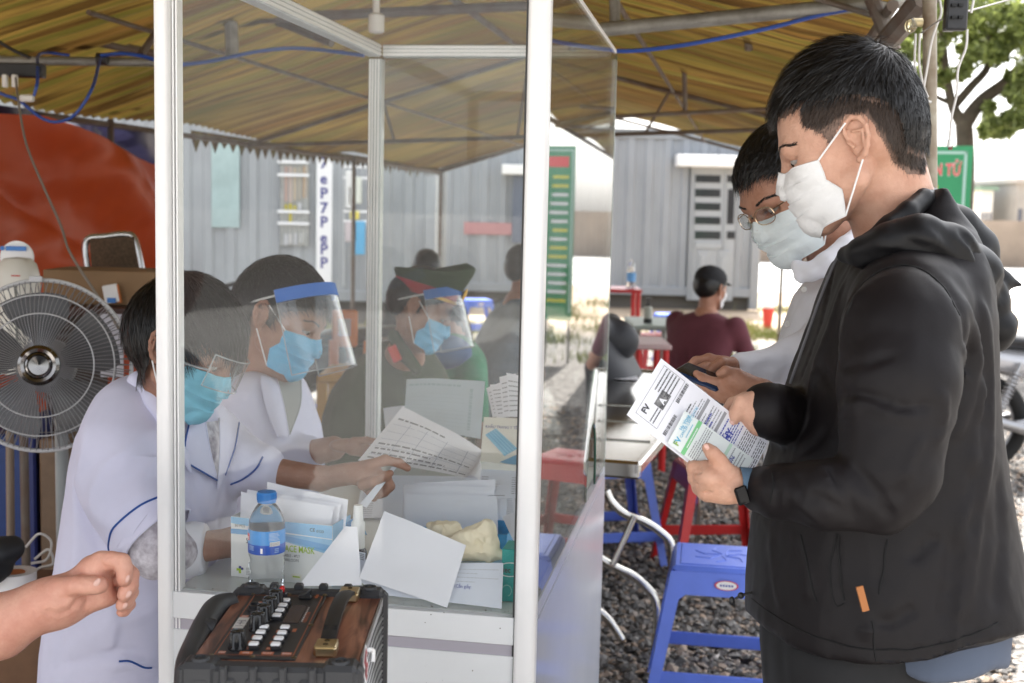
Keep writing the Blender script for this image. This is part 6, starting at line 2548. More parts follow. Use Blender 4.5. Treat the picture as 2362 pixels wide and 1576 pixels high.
def seam(V, F, pts, r, m, parent, d0=1.2, d1=2.6, name='seam'):
 ln = []
 for q in spline([A(x, y, 0) for x, y in pts], 7):
  h = trace(F, q[0], q[1], d0, d1)
  if h is None:
   continue
  d = np.linalg.norm(V - h, axis=1)
  k = np.argsort(d)[:7]
  w_ = 1 / (d[k] + .003)
  ln.append((V[k] * w_[:, None]).sum(0) / w_.sum())
 ln = [sum(ln[max(0, i - 1):i + 2]) / len(ln[max(0, i - 1):i + 2]) for i in range(len(ln))]
 mb = MB()
 mb.tube([p - nrm(p - CAM) * .0006 for p in ln], r, m, 5)
 return obj(name, mb, parent)
M_seam = mat('seam_thread', (.0014, .0012, .0016), .8)
for pts in ([(1934, 1228), (1936, 1300), (1946, 1392)], [(1846, 1228), (1862, 1300), (1870, 1345), (1884, 1392)], [(2047, 1240), (2040, 1300), (2027, 1376)], [(2014, 1432), (2018, 1480), (2020, 1528)],
   [(1728, 1376), (1790, 1424), (1860, 1460), (1960, 1492), (2060, 1500), (2160, 1492), (2240, 1466), (2310, 1436)], [(1950, 730), (1985, 655), (2050, 618), (2110, 620), (2170, 665), (2208, 735)],
   [(1778, 1086), (1782, 1128), (1772, 1166)], [(1932, 1228), (1915, 1300), (1924, 1394), (1946, 1394)]):
 seam(V, F, pts, .0013, M_seam, jko)
# hood and collar
F = Sdf()
def chainp(F, pts, k=.015):
 q = [(P(x, y, d), r) for x, y, d, r in pts]
 F.chain(q, k)
chainp(F, [(1948, 590, 1.735, .014), (1990, 583, 1.70, .020), (2050, 562, 1.675, .025), (2120, 552, 1.67, .031), (2190, 575, 1.69, .034), (2238, 630, 1.74, .038), (2262, 700, 1.79, .036), (2264, 760, 1.82, .034)])
chainp(F, [(2150, 500, 1.80, .022), (2200, 530, 1.83, .030), (2240, 580, 1.84, .034), (2262, 640, 1.85, .034)], .02)
chainp(F, [(2262, 618, 1.80, .026), (2308, 646, 1.79, .015), (2354, 657, 1.79, .004)], .010)
chainp(F, [(2266, 738, 1.79, .034), (2306, 758, 1.78, .022), (2332, 742, 1.78, .008)], .012)
chainp(F, [(2262, 770, 1.79, .026), (2300, 786, 1.79, .014), (2328, 776, 1.79, .008)], .012)
chainp(F, [(1975, 590, 1.98, .018), (2050, 570, 2.0, .022), (2150, 570, 2.0, .024), (2230, 640, 1.95, .028)], .02)
folds(F, [([(2080, 560), (2150, 575), (2205, 610), (2235, 660)], .007, -.007), ([(2150, 520), (2200, 560), (2235, 600)], .007, -.006), ([(2170, 500), (2220, 540), (2262, 600), (2300, 632)], .006, -.007),
          ([(2272, 650), (2266, 690), (2280, 716), (2300, 722)], .008, -.012), ([(2300, 655), (2320, 670), (2300, 700)], .008, -.008), ([(2240, 720), (2250, 780), (2290, 800)], .006, -.006),
          ([(1960, 600), (2020, 585), (2090, 585)], .006, -.005), ([(2240, 600), (2262, 640), (2290, 650)], .008, .006)], 1.3, 2.5)
# standing collar
chainp(F, [(1958, 578, 1.735, .011), (2004, 562, 1.72, .015), (2048, 532, 1.722, .017), (2094, 492, 1.735, .017), (2130, 462, 1.77, .016), (2150, 458, 1.82, .014), (2140, 465, 1.88, .013)], .006)
V, Q = cloth(F, .0045, None, noise=((.003, 12, 5, (1, 1, 1)), (.003, 14, -16, (1, .6, 1)), (.0008, 40, 6, (1, 1, 1))))
npmesh('hood', V, Q, M_jk2, man)
# zip edge, pocket tab, cord toggle
mb = MB()
pts = [P(x, y, 1.80) for x, y in ((1942, 572), (1925, 606), (1908, 646), (1885, 706), (1865, 763), (1841, 831), (1822, 885))]
sp = spline(pts, 5)
mb.tube(sp, .0022, mat('zip_grey', (.12, .12, .13), .4), 6)
obj('zip', mb, man)
mb = MB()
a = [P(2016, 1378, 1.56), P(2032, 1388, 1.56), P(2020, 1426, 1.56), P(2013, 1427, 1.56)]
pj = [trace(F, 0, 0)] if False else None
mb.box((a[0] + a[2]) / 2 + FW * .055, (.0045, .002, .0165), mat('tan_leather', (.36, .13, .035), .6), np.array([RT * .96 + UP * .25, FW, UP * .96 - RT * .25]))
obj('pocket_tab', mb, man)
mb = MB()
mb.tube(spline([P(1738, 1366, 1.84), P(1716, 1372, 1.84), P(1706, 1376, 1.84), P(1696, 1382, 1.84)], 4), .0022, M_blk, 6)
mb.ell(P(1688, 1386, 1.84), (.0045, .0045, .0065), M_blk)
mb.ell(P(1709, 1374, 1.84), (.005, .004, .005), M_blk)
obj('cord_toggle', mb, man)
# watch
mb = MB()
w0, w1 = P(1700, 1118, 1.645), P(1742, 1122, 1.645)
ax = nrm(w1 - w0)
cc = P(1722, 1126, 1.648)
Mwb = mat('blue_grey_band', (.09, .15, .22), .8, bump=.3, bscale=900)
for k in range(9):
 c = cc + ax * (k - 4) * .0019
 pts = [c + (UP * cos(q) * .0262 + FW * sin(q) * -.0245) for q in np.linspace(-2.2, 2.2, 26)]
 mb.tube(pts, .0013, Mwb, 5)
wt = obj('wrist_watch', mb, man)
mb = MB()
c = P(1712, 1143, 1.622)
mb.box(c, (.0085, .004, .0125), mat('watch_black', (.006, .006, .007), .1), np.array([RT * .93 + UP * .35, FW * .8 - UP * .3, UP * .9 - RT * .3]), .0025)
obj('watch_case', mb, wt)
# shirt tail and trousers
F = Sdf()
F.loft([(P(2080, 1300, 1.86), .12, .17), (P(2110, 1400, 1.86), .128, .18), (P(2100, 1600, 1.86), .12, .18)], RT, FW, .01)
tx = [2000, 2068, 2120, 2160, 2210, 2240, 2262, 2290]
ty = [1520, 1548, 1572, 1578, 1572, 1566, 1556, 1540]
def teeclip(V):
 x, y = to_px(V)
 return (y < np.interp(x, tx, ty)) & (x < 2258)
hemcut(F, tx, ty)
V, Q = cloth(F, .007, None, noise=((.003, 14, 3, (1, 1, .4)),))
npmesh('shirt', V, Q, mat('blue_grey_cotton', (.085, .105, .15), .9), man)
F = Sdf()
hp = P(1960, 1420, 1.86)
F.loft([(P(1960, 1340, 1.86), .13, .155), (P(1958, 1480, 1.86), .132, .15), (P(1958, 1620, 1.86), .125, .145)], RT, FW, .02)
for dep, dx in ((1.78, -.01), (1.93, .03)):
 a = P(1955, 1600, dep)
 F.rc(P(1955, 1540, dep), A(a[0] + dx, a[1], .45), .095, .075, .03)
 F.rc(A(a[0] + dx, a[1], .45), A(a[0] + dx + .02, a[1], .06), .075, .06, .03)
folds(F, [([(1800, 1460), (1806, 1576)], .008, -.006), ([(1835, 1480), (1830, 1576)], .008, .007), ([(1990, 1540), (2020, 1576)], .01, -.006), ([(1760, 1440), (1764, 1576)], .01, .005)], 1.4, 2.3)
V, Q = cloth(F, .009, None, noise=((.004, 12, 7, (1, 1, .3)),))
npmesh('trousers', V, Q, M_tr, man)
mb = MB()
for dep in (1.78, 1.93):
 a = P(1955, 1600, dep)
 mb.ell(A(a[0] - .02, a[1], .045), (.13, .045, .045), M_blk)
obj('shoes', mb, man)
# --- the forms he reads
def q5(u, v, d):
 return P(1400 + u / 3.92, 800 + v / 3.92, d)
def form_print(mb, S):
 # x of the page runs from lower left to upper right; v down the page
 M1 = mat('form_line', (.18, .18, .2), .8)
 rect(mb, S, .10, .045, .94, .0475, M1); rect(mb, S, .10, .235, .94, .2375, M1); rect(mb, S, .10, .045, .106, .237, M1); rect(mb, S, .934, .045, .94, .237, M1)
 def T(s_, u, v, h, m, ws=1, b=0):
  o = S(u, v, .0006)
  ex = nrm(S(u + .05, v) - S(u - .05, v)); ey = nrm(S(u, v - .02) - S(u, v + .02)); ey = nrm(ey - ex * (ex @ ey))
  mb.text(s_, o, ex, ey, h, m, .0004, 'LEFT', ws, b)
 T('FV', .17, .115, .0085, M_inkd, 1, .03)
 lines(mb, S, .13, .36, .15, .20, 2, M_inkd, .35, seed=41)
 lines(mb, S, .55, .92, .06, .20, 5, M_inkd, .35, seed=42)
 rect(mb, S, .37, .125, .62, .205, mat('grey_photo', (.03, .03, .035), .6, col2=(.35, .35, .35), nscale=160))
 T('A', .44, .19, .009, M_pap, 1, .04)
 for (u0, v0) in ((.10, .29), (.60, .25)):
  u = u0
  rg = random.Random(5)
  while u < u0 + .33:
   w_ = rg.choice((.004, .008, .012))
   rect(mb, S, u, v0, u + w_, v0 + .028, M_inkd, .0005, 1)
   u += w_ + rg.choice((.004, .006, .009))
 lines(mb, S, .30, .72, .345, .362, 1, M_inkd, .6, seed=43)
 lines(mb, S, .18, .80, .372, .385, 1, M_ink, .5, seed=44)
 for v0 in (.445, .60):
  rect(mb, S, .40 if v0 < .5 else .42, v0, .95, v0 + .024, mat('grey_bar', (.32, .32, .34), .8), .0004)
 lines(mb, S, .10, .9, .40, .44, 2, M_ink, .3, seed=45)
 lines(mb, S, .45, .92, .475, .59, 5, M_ink, .3, seed=46)
 lines(mb, S, .45, .8, .50, .57, 2, M_inkb, .35, seed=47)
 lines(mb, S, .45, .9, .64, .68, 2, M_inkb, .5, seed=48)
 T('HY', .60, .735, .010, M_inkb, 1, .04)
 lines(mb, S, .40, .95, .69, .78, 5, M_inkb, .4, seed=49)
 lines(mb, S, .10, .95, .80, .99, 12, M_inkd, .35, seed=50)
TLc, TRc, BRc, BLc = q5(180, 615, 1.675), q5(490, 105, 1.715), q5(1440, 860, 1.735), q5(1180, 1400, 1.665)
BRc = q5(1460, 860, 1.735)
sheet([TLc, TRc, BRc, BLc], M_pap, 'printed_form', 'large printed form with bar codes held by the man in the black jacket', 'paper', .002, 24, 24, extra=form_print)
def slip_print(mb, S):
 Mg = mat('green_band', (.18, .50, .22), .6)
 Mc = mat('cyan_print', (.08, .38, .58), .6)
 rect(mb, S, .0, .20, 1, .255, Mg)
 def T(s_, u, v, h, m, ws=1, b=0):
  o = S(u, v, .0006)
  ex = nrm(S(u + .05, v) - S(u - .05, v)); ey = nrm(S(u, v - .02) - S(u, v + .02)); ey = nrm(ey - ex * (ex @ ey))
  mb.text(s_, o, ex, ey, h, m, .0004, 'LEFT', ws, b)
 T('FV', .08, .13, .0075, Mc, 1, .03)
 T('F', .08, .13, .0075, MATS['green_print'], 1, .035)
 T('Hy Vọng', .48, .085, .0048, Mc, 1, .01)
 T('CANCER CARE CENTRE', .32, .125, .0042, Mc, .78)
 lines(mb, S, .4, .8, .15, .17, 1, Mc, .5, seed=60)
 lines(mb, S, .2, .8, .215, .24, 1, M_wl, .5, .0008, seed=61)
 lines(mb, S, .06, .95, .28, .42, 5, M_ink, .35, seed=62)
 rect(mb, S, .55, .66, .98, .70, mat('pale_green_bar', (.45, .62, .5), .7))
 lines(mb, S, .5, .95, .72, .92, 5, M_ink, .3, seed=63)
 T('VN', .55, .80, .006, M_inkb)
a_, b_, c_, d_ = q5(545, 865, 1.672), q5(700, 575, 1.69), q5(1320, 1010, 1.70), q5(1130, 1330, 1.665)
n_ = -FW * .004
sheet([a_ + n_, b_ + n_, c_ + n_, d_ + n_], mat('slip_paper', srgb(226, 232, 230), .6, transl=.1), 'appointment_slip', 'narrow slip with a green band lying on the larger form', 'paper', .0015, 20, 20, extra=slip_print)
# ================================================================ THE OTHER PEOPLE
def finish_head(H, thingo, skinm, hairpoly, n=7000, ln=.03, capoff=.006, extra=None, vox=.003, seed=1, crown=(-.07, 0, .115), fw=.25, extrabody=(), wid=.0012, lift=.35, frpoly=None, frdir=None, frlen=.05, frn=1500, grav=.08):
 V, Q = H.F.mesh(vox)
 Lc = H.l(V)
 body = joinm([(V, Q)] + H.ears + list(extrabody))
 bo = npmesh('body', body[0], body[1], skinm, thingo)
 m = inpoly(Lc[:, 0], Lc[:, 2], hairpoly)
 off = np.where(m, capoff, 0)
 hv, hq = cap_of(V, Q, m, capoff, H.F)
 parts = [(hv, hq)]
 cw_ = H.w(*crown)
 r1 = sample_surface(V, Q, m, n, seed)
 parts.append(strands(H.F, r1, comb(r1, H, cw_, fw), ln, wid, 5, lift, grav, .2, capoff + .0006, .02, seed + 1, .04))
 if frpoly is not None:
  mk = inpoly(Lc[:, 0], Lc[:, 2], frpoly)
  r2 = sample_surface(V, Q, mk, frn, seed + 5)
  parts.append(strands(H.F, r2, np.tile(H.x * frdir[0] + H.z * frdir[1], (frn, 1)), frlen, wid, 6, .3, .06, .25, capoff + .001, .025, seed + 6, .05))
 hv, hq = joinm(parts)
 npmesh('hair', hv, hq, M_hair, thingo)
 return bo, V, Q
HP_SHORT = [(.082, .072), (.070, .050), (.045, .030), (.020, .018), (.016, -.012), (.004, -.010), (.004, .030), (-.018, .034), (-.026, .010), (-.034, -.030), (-.060, -.050), (-.13, -.05), (-.14, .10), (-.05, .16), (.06, .15), (.12, .10)]
# ---------------- man in the white shirt with glasses, holding a phone
t = thing('person', (P(1900, 1000, 2.3)[0], P(1900, 1000, 2.3)[1], 0), 'man with glasses and pale mask in a white shirt, looking down at a phone', 'person')
fwd5 = -.80 * RT - .46 * UP - .36 * FW
H5 = Head(P(1836, 446, 2.30), fwd5, UP - .2 * RT, 1.0)
H5.build()
H5.neck([(P(1880, 480, 2.30), .052), (P(1930, 560, 2.32), .054), (P(1960, 660, 2.36), .075)], .025)
# forearms and hands
def hands5():
 out = []
 F = Sdf()
 d = 2.06
 D = lambda x, y, o=0: P(x, y, d + o)
 px = lambda r: r * d / FPX
 # farther hand, on top of the phone: palm and fingers pointing left
 F.rc(D(1720, 848, .06), D(1690, 848, .04), px(26), px(25), .01)
 F.el(D(1668, 850, .03), (px(34), px(26), .016), np.array([RT, UP, FW]), .01)
 digits(F, [[(1672, 834, .03, 12), (1635, 826, .03, 10), (1604, 832, .03, 8.5), (1590, 842, .03, 7.5)],
               [(1660, 846, .02, 12), (1628, 846, .01, 10), (1602, 852, .01, 8.5)],
               [(1664, 862, .012, 11), (1638, 866, .004, 9.5), (1616, 868, .004, 8)],
               [(1690, 838, .01, 13), (1664, 836, -.006, 11), (1645, 848, -.010, 9.5), (1636, 856, -.010, 8.5)]], d)
 out.append(F.mesh(.0022))
 # nearer hand, under the phone
 F = Sdf()
 d = 1.98
 F.rc(D(1800, 930, 0), D(1760, 905, 0), px(32), px(31), .01)
 F.el(D(1712, 884, .0), (px(48), px(27), .018), np.array([RT * .94 - UP * .3, UP * .94 + RT * .3, FW]), .012)
 digits(F, [[(1700, 862, -.004, 13), (1674, 856, -.008, 11), (1660, 862, -.008, 9.5)],
               [(1690, 886, .006, 15), (1655, 884, .010, 12), (1620, 872, .014, 10), (1606, 862, .02, 8.5)],
               [(1694, 900, .006, 15), (1660, 903, .010, 12), (1630, 893, .014, 10), (1612, 882, .02, 8.5)],
               [(1700, 914, .006, 14), (1668, 918, .012, 11), (1640, 908, .02, 9)],
               [(1712, 922, .008, 12), (1688, 928, .016, 9.5), (1668, 922, .02, 8.5)]], d)
 out.append(F.mesh(.0022))
 return out
F = Sdf()
F.rc(P(1980, 660, 2.34), P(1960, 1050, 2.34), .075, .10, .03)
F.rc(P(1960, 1050, 2.34), A(P(1960, 1050, 2.34)[0], P(1960, 1050, 2.34)[1], .1), .10, .055, .03)
F.rc(P(1890, 822, 2.24), P(1730, 856, 2.12), .026, .022, .01)
F.rc(P(1900, 960, 2.10), P(1790, 925, 1.99), .028, .023, .01)
bparts = hands5() + [F.mesh(.009)]
HP5 = [(.084, .078), (.066, .055), (.045, .035), (.030, .012), (.016, -.012), (.004, -.010), (.004, .030), (-.018, .034), (-.026, .010), (-.034, -.030), (-.060, -.050), (-.13, -.05), (-.14, .10), (-.05, .16), (.06, .15), (.12, .10)]
finish_head(H5, t, M_skB, HP5, 7000, .022, .005, extrabody=bparts, seed=21, fw=.5, frpoly=[(.05, .06), (.05, .14), (.12, .12), (.11, .06)], frdir=(.9, .1), frlen=.026, frn=1400)
brows(H5, t, seed=22)
eyes(H5, t, look=(1, 0, -.8))
mk, _ = face_mask(H5, M_mp, t)
# glasses
mb = MB()
Mg = mat('gold_wire', (.55, .42, .28), .25, metal=1)
for q in (1, -1):
 ring = []
 for a in np.linspace(0, 2 * pi, 28):
  cx_, cz_ = cos(a), sin(a)
  rx = .0235 * np.sign(cx_) * abs(cx_) ** .8
  rz = .0155 * np.sign(cz_) * abs(cz_) ** .8
  ring.append(H5.w(.112 - .010 * abs((.033 + rx)) / .05, (.033 + rx) * q, .001 + rz - .004))
 mb.tube(ring, .0010, Mg, 5)
mb.tube([H5.w(.1105, .010, .002), H5.w(.114, 0, .005), H5.w(.1105, -.010, .002)], .0010, Mg, 5)
for q in (1, -1):
 mb.tube([H5.w(.100, .058 * q, .004), H5.w(.06, .074 * q, .008), H5.w(.0, .080 * q, .014), H5.w(-.012, .080 * q, .004)], .0010, Mg, 5)
gl = obj('glasses', mb, t)
for q in (1, -1):
 mb = MB()
 v = [H5.w(.1115 - .010 * abs(.033 + .0225 * cos(a)) / .05, (.033 + .0225 * cos(a)) * q, -.003 + .0148 * sin(a)) for a in np.linspace(0, 2 * pi, 25)[:-1]]
 v2 = [p - H5.x * .0015 for p in v]
 mb.add(v + v2, [tuple(range(24)), tuple(range(24, 48))[::-1]], M_clear)
 obj('lens', mb, gl, smooth=False)
# shirt
M_sh = mat('white_shirt_cotton', srgb(222, 222, 228), .8, noise=.02, nscale=30, bump=.04, bscale=500)
F = Sdf()
st = []
for y, xl, xr, hd in ((560, 1965, 2080, .09), (590, 1930, 2110, .13), (630, 1880, 2130, .17), (680, 1838, 2140, .185), (760, 1806, 2150, .19), (840, 1782, 2150, .185), (920, 1765, 2150, .18), (1050, 1760, 2150, .17), (1250, 1765, 2150, .17)):
 st.append((P((xl + xr) / 2, y, 2.36), (xr - xl) / 2 * 2.30 / FPX, hd))
F.loft(st, RT, FW, .012, 2.2)
F.rc(P(1890, 800, 2.22), P(1790, 850, 2.17), .048, .038, .02)
F.rc(P(1790, 850, 2.17), P(1712, 850, 2.11), .036, .029, .008)
F.rc(P(1950, 720, 2.2), P(1900, 960, 2.12), .06, .045, .02)
F.rc(P(1900, 960, 2.12), P(1830, 950, 2.05), .044, .036, .01)
folds(F, [([(1850, 690), (1830, 780), (1800, 880)], .012, -.006), ([(1880, 700), (1860, 800), (1840, 860)], .010, .006), ([(1800, 850), (1770, 840), (1740, 855)], .008, -.004), ([(1790, 870), (1760, 880)], .008, .005),
          ([(1776, 820), (1750, 838), (1720, 840)], .006, .004), ([(1925, 640), (1900, 700), (1880, 780), (1862, 860)], .005, -.003), ([(1840, 880), (1800, 900)], .008, -.005)], 1.6, 3)
V, Q = cloth(F, .006, None, noise=((.003, 10, 11, (1, 1, .5)), (.0038, 9, -12, (1, 1, .5)), (.001, 26, -13, (1, 1, .6))))
npmesh('shirt', V, Q, M_sh, t)
# collar and placket
F = Sdf()
chainp(F, [(1840, 612, 2.235, .010), (1868, 628, 2.225, .016), (1905, 606, 2.22, .018), (1950, 566, 2.235, .016), (1990, 530, 2.27, .014), (2010, 520, 2.32, .014)], .008)
chainp(F, [(1835, 612, 2.24, .009), (1842, 640, 2.225, .007), (1850, 652, 2.225, .004)], .006)
chainp(F, [(1872, 632, 2.225, .012), (1900, 628, 2.22, .008), (1918, 634, 2.22, .004)], .008)
V, Q = F.mesh(.0035)
sh = npmesh('collar', V, Q, M_sh, t)
for x, y in ((1850, 668), (1812, 748), (1773, 831)):
 mb = MB()
 mb.lathe(P(x + 4, y, 2.165 + (.0 if y > 700 else .02)), [(.0052, 0), (.0052, -.0014), (.0038, -.0022), (1e-6, -.0016)], mat('shirt_button', (.6, .58, .54), .3), 14, np.array([RT, UP, FW]))
 obj('button', mb, t)
# phone
mb = MB()
a = P(1563, 850, 2.03)
b = P(1668, 893, 2.00)
ex_ = nrm(b - a)
up_ = nrm(A(0, .93, .22) - ex_ * (A(0, .93, .22) @ ex_))
no_ = np.cross(ex_, up_)
c = (a + b) / 2
mb.box(c + up_ * .006, (.040, .034, .0042), mat('dark_blue_phone', (.012, .03, .08), .2), np.array([ex_, up_, no_]), .0035)
mb.box(c + up_ * .006 + no_ * -.0045 * np.sign(no_ @ -FW) * -1, (.036, .030, .0004), mat('phone_glass', (.01, .01, .012), .06), np.array([ex_, up_, no_]))
tag(obj('phone', mb), 'dark blue smartphone held flat by the man with glasses', 'phone')

# ---------------- seated clerk with goggles and blue mask, nearest behind the left post
M_coat = mat('white_coat_cotton', srgb(208, 208, 229), .8, noise=.02, nscale=25, bump=.04, bscale=500)
M_pipe_b = mat('blue_piping', (.012, .07, .30), .6)
t = thing('person', (P(330, 1400, 2.45)[0], P(330, 1400, 2.45)[1], 0), 'seated young clerk with goggles and white coat with blue piping, behind the left post', 'person')
f1 = .88 * RT - .42 * UP - .13 * FW
H1 = Head(P(416, 803, 2.29), f1, UP + .25 * RT, 1.0)
H1.build()
H1.neck([(P(392, 860, 2.30), .046), (P(385, 930, 2.34), .052), (P(370, 1020, 2.38), .07)], .025)
def hands1():
 out = []
 F = Sdf()
 d = 2.30
 D = lambda x, y, o=0: P(x, y, d + o)
 px = lambda r: r * d / FPX
 # far forearm reaching over the counter, hand holding a slip
 F.rc(P(610, 1085, 2.44), P(740, 1104, 2.42), px(36), px(30), .01)
 F.rc(P(740, 1104, 2.42), P(812, 1092, 2.38), px(28), px(27), .01)
 F.el(P(845, 1092, 2.37), (px(38), px(32), .018), np.array([RT * .98 + UP * .17, UP * .98 - RT * .17, FW]), .012)
 d = 2.36
 digits(F, [[(850, 1074, .0, 14), (888, 1062, .0, 12), (920, 1068, .0, 10), (940, 1080, .0, 8.5)],
               [(860, 1098, .01, 14), (890, 1100, .0, 12), (900, 1122, -.004, 10.5), (888, 1138, -.004, 9)],
               [(852, 1112, .01, 13), (876, 1124, .0, 11), (876, 1142, -.004, 9.5)],
               [(838, 1118, .014, 12), (856, 1136, .004, 10), (862, 1150, .0, 8.5)],
               [(838, 1118, -.006, 14), (862, 1112, -.016, 12), (886, 1100, -.018, 10), (900, 1092, -.016, 8.5)]], d)
 out.append(F.mesh(.0022))
 # near forearm resting on the counter behind the carton
 F = Sdf()
 F.rc(P(430, 1268, 2.25), P(540, 1250, 2.32), .029, .027, .01)
 F.rc(P(540, 1250, 2.32), P(620, 1240, 2.42), .026, .024, .01)
 F.el(P(650, 1238, 2.45), (.045, .03, .02), None, .01)
 out.append(F.mesh(.004))
 return out
F = Sdf()
F.rc(P(350, 1010, 2.42), P(290, 1500, 2.45), .09, .12, .03)
F.rc(P(290, 1520, 2.38), P(520, 1600, 2.45), .075, .06, .02)
F.rc(P(290, 1520, 2.55), P(520, 1600, 2.6), .075, .06, .02)
q = P(520, 1600, 2.45)
F.rc(q, A(q[0] + .03, q[1], .06), .055, .04, .02)
F.rc(q + A(0, .16, 0), A(q[0] + .03, q[1] + .16, .06), .055, .04, .02)
HP1 = [(.090, .066), (.080, .052), (.060, .036), (.046, .004), (.030, -.030), (.012, -.045), (.006, -.010), (-.012, .006), (-.022, -.02), (-.030, -.065), (-.060, -.075), (-.13, -.05), (-.14, .10), (-.05, .17), (.06, .15), (.12, .10)]
finish_head(H1, t, M_skC, HP1, 9000, .038, .008, extrabody=hands1() + [F.mesh(.009)], seed=31, fw=.35, crown=(-.06, 0, .12), frpoly=[(.045, .045), (.045, .14), (.12, .12), (.11, .045)], frdir=(.75, -.6), frlen=.046, frn=2200, wid=.0014, lift=.25, grav=.10)
eyes(H1, t, look=(1, 0, -.8))
face_mask(H1, M_mb, t)
# goggles
def goggles(H, parent):
 mb = MB()
 def S(u, v):
  a = (u - .5) * 2.15
  return H.w(.060 + .066 * cos(a), .080 * sin(a), .028 - .060 * v)
 mb.grid(S, 20, 6, M_clear)
 g = obj('goggles', mb, parent)
 mb = MB()
 edge = [S(k / 20, 0) for k in range(21)] + [S(1, v / 4) for v in range(1, 5)] + [S(1 - k / 20, 1) for k in range(1, 21)] + [S(0, 1 - v / 4) for v in range(1, 5)]
 mb.tube(edge, .0014, mat('clear_plastic_edge', (.75, .78, .8), .15, trans=.6), 5)
 obj('rim', mb, g)
 mb = MB()
 q = -1 if H.y @ FW > 0 else 1
 mb.tube(spline([S(.02 if q < 0 else .98, .5), H.w(.05, .082 * q, -.008), H.w(.01, .094 * q, -.002)], 5), .0022, mat('clear_plastic_edge', (.75, .78, .8)), 5)
 obj('band', mb, g)
 mb = MB()
 mb.box(H.w(.034, .094 * q, -.004), (.014, .004, .006), mat('cyan_clip', (.06, .42, .62), .4), np.array([H.x, H.y, H.z]), .002)
 obj('clip', mb, g)
goggles(H1, t)
# coat
F = Sdf()
st = []
for y, xl, xr, hd in ((880, 300, 440, .06), (905, 262, 470, .12), (940, 226, 505, .17), (1000, 190, 535, .19), (1080, 172, 545, .195), (1180, 158, 545, .19), (1300, 140, 500, .19), (1400, 120, 470, .19), (1500, 108, 450, .19), (1640, 98, 440, .19)):
 st.append((P((xl + xr) / 2, y, 2.44), (xr - xl) / 2 * 2.40 / FPX, hd))
F.loft(st, RT, FW, .012, 2.2)
F.rc(P(300, 1000, 2.33), P(285, 1050, 2.32), .072, .066, .03)
# far sleeve
F.rc(P(450, 990, 2.58), P(560, 1075, 2.46), .075, .058, .02)
F.rc(P(560, 1072, 2.46), P(604, 1082, 2.44), .056, .050, .01)
F.rc(P(300, 1560, 2.40), P(520, 1640, 2.45), .10, .09, .03)
def cuff1(V):
 x, y = to_px(V)
 d = (V - CAM) @ FW
 near = (d < 2.37) & (y > 1278 - .85 * (x - 258)) & (y < 1400) & (x > 262) & (x < 420)
 return ~near | (y > 1345)
folds(F, [([(250, 930), (215, 1000), (205, 1080)], .012, .006), ([(205, 940), (260, 1010), (330, 1060)], .012, -.006), ([(300, 1000), (340, 1040), (372, 1100)], .009, -.006), ([(270, 1100), (320, 1120), (370, 1160)], .010, .007),
          ([(262, 1125), (300, 1150), (352, 1150)], .009, -.008), ([(240, 1180), (262, 1230), (280, 1270)], .010, .005), ([(190, 1080), (205, 1200), (240, 1290)], .012, -.009), ([(175, 1100), (180, 1250), (170, 1400)], .014, .006),
          ([(230, 1320), (260, 1400), (255, 1500)], .014, .006), ([(280, 1370), (280, 1450), (262, 1530)], .005, -.004), ([(150, 1300), (140, 1450), (130, 1560)], .014, -.006), ([(200, 1480), (260, 1440), (330, 1420), (372, 1390)], .012, .006),
          ([(120, 1545), (200, 1520), (280, 1500), (340, 1510)], .008, -.006), ([(440, 1080), (470, 1200), (480, 1280)], .010, -.006), ([(520, 1100), (505, 1180), (500, 1260)], .006, -.005), ([(250, 1540), (300, 1525), (370, 1545)], .010, .008)], 1.9, 3)
V, Q = cloth(F, .006, None, noise=((.004, 7, 14, (1, 1, .5)), (.0045, 8, -15, (1, 1, .5)), (.0016, 20, -17, (1, 1, .6))))
# open the cuff: drop what lies below the cuff line of the near sleeve
x_, y_ = to_px(V)
coat = npmesh('coat', V, Q, M_coat, t)
def ontrace(F, pts, off=.002, d0=1.8, d1=3.2):
 out = []
 for x, y in pts:
  h = trace(F, x, y, d0, d1)
  if h is not None:
   out.append(h - nrm(h - CAM) * off)
 return out
def piping(F, pts, r, parent, name='piping', d0=1.8):
 pp = [P(x, y, 1) for x, y in pts]
 sp = spline([A(x, y, 0) for x, y in pts], 6)
 tr = ontrace(F, [(q[0], q[1]) for q in sp], .0008, d0)
 if len(tr) > 2:
  mb = MB()
  mb.tube(tr, r, M_pipe_b, 6)
  obj(name, mb, parent)
def patch(F, L_, R_, off, m, parent, name, pipe=None, d0=1.8, d1=3.4):
 """thin cloth piece lying on a garment between two pixel polylines"""
 l = [(q[0], q[1]) for q in spline([A(*p, 0) for p in L_], 4)]
 r = [(q[0], q[1]) for q in spline([A(*p, 0) for p in R_], 4)]
 n = min(len(l), len(r))
 g = []
 for i in range(n):
  for k in range(6):
   x, y = (l[i][0] * (5 - k) + r[i][0] * k) / 5, (l[i][1] * (5 - k) + r[i][1] * k) / 5
   h = trace(F, x, y, d0, d1)
   if h is None:
    return None
   g.append(h - nrm(h - CAM) * (off + .002 * math.sin(pi * k / 5)))
 mb = MB()
 f = [(i * 6 + k, i * 6 + k + 1, i * 6 + k + 7, i * 6 + k + 6) for i in range(n - 1) for k in range(5)]
 mb.add(g, f, m)
 mb.add([p + FW * .003 for p in g], f, m)
 for col in (0, 5):
  mb.tube([g[i * 6 + col] + FW * .001 for i in range(n)], .0018, m, 5)
 o = obj(name, mb, parent, angle=180)
 if pipe:
  for col in pipe:
   mb = MB()
   ln = [g[i * 6 + col] for i in range(n)] if col in (0, 5) else [g[(n - 1) * 6 + k] for k in range(6)]
   mb.tube([p - FW * .0012 for p in ln], .0018, M_pipe_b, 5)
   obj('piping', mb, o)
 return o
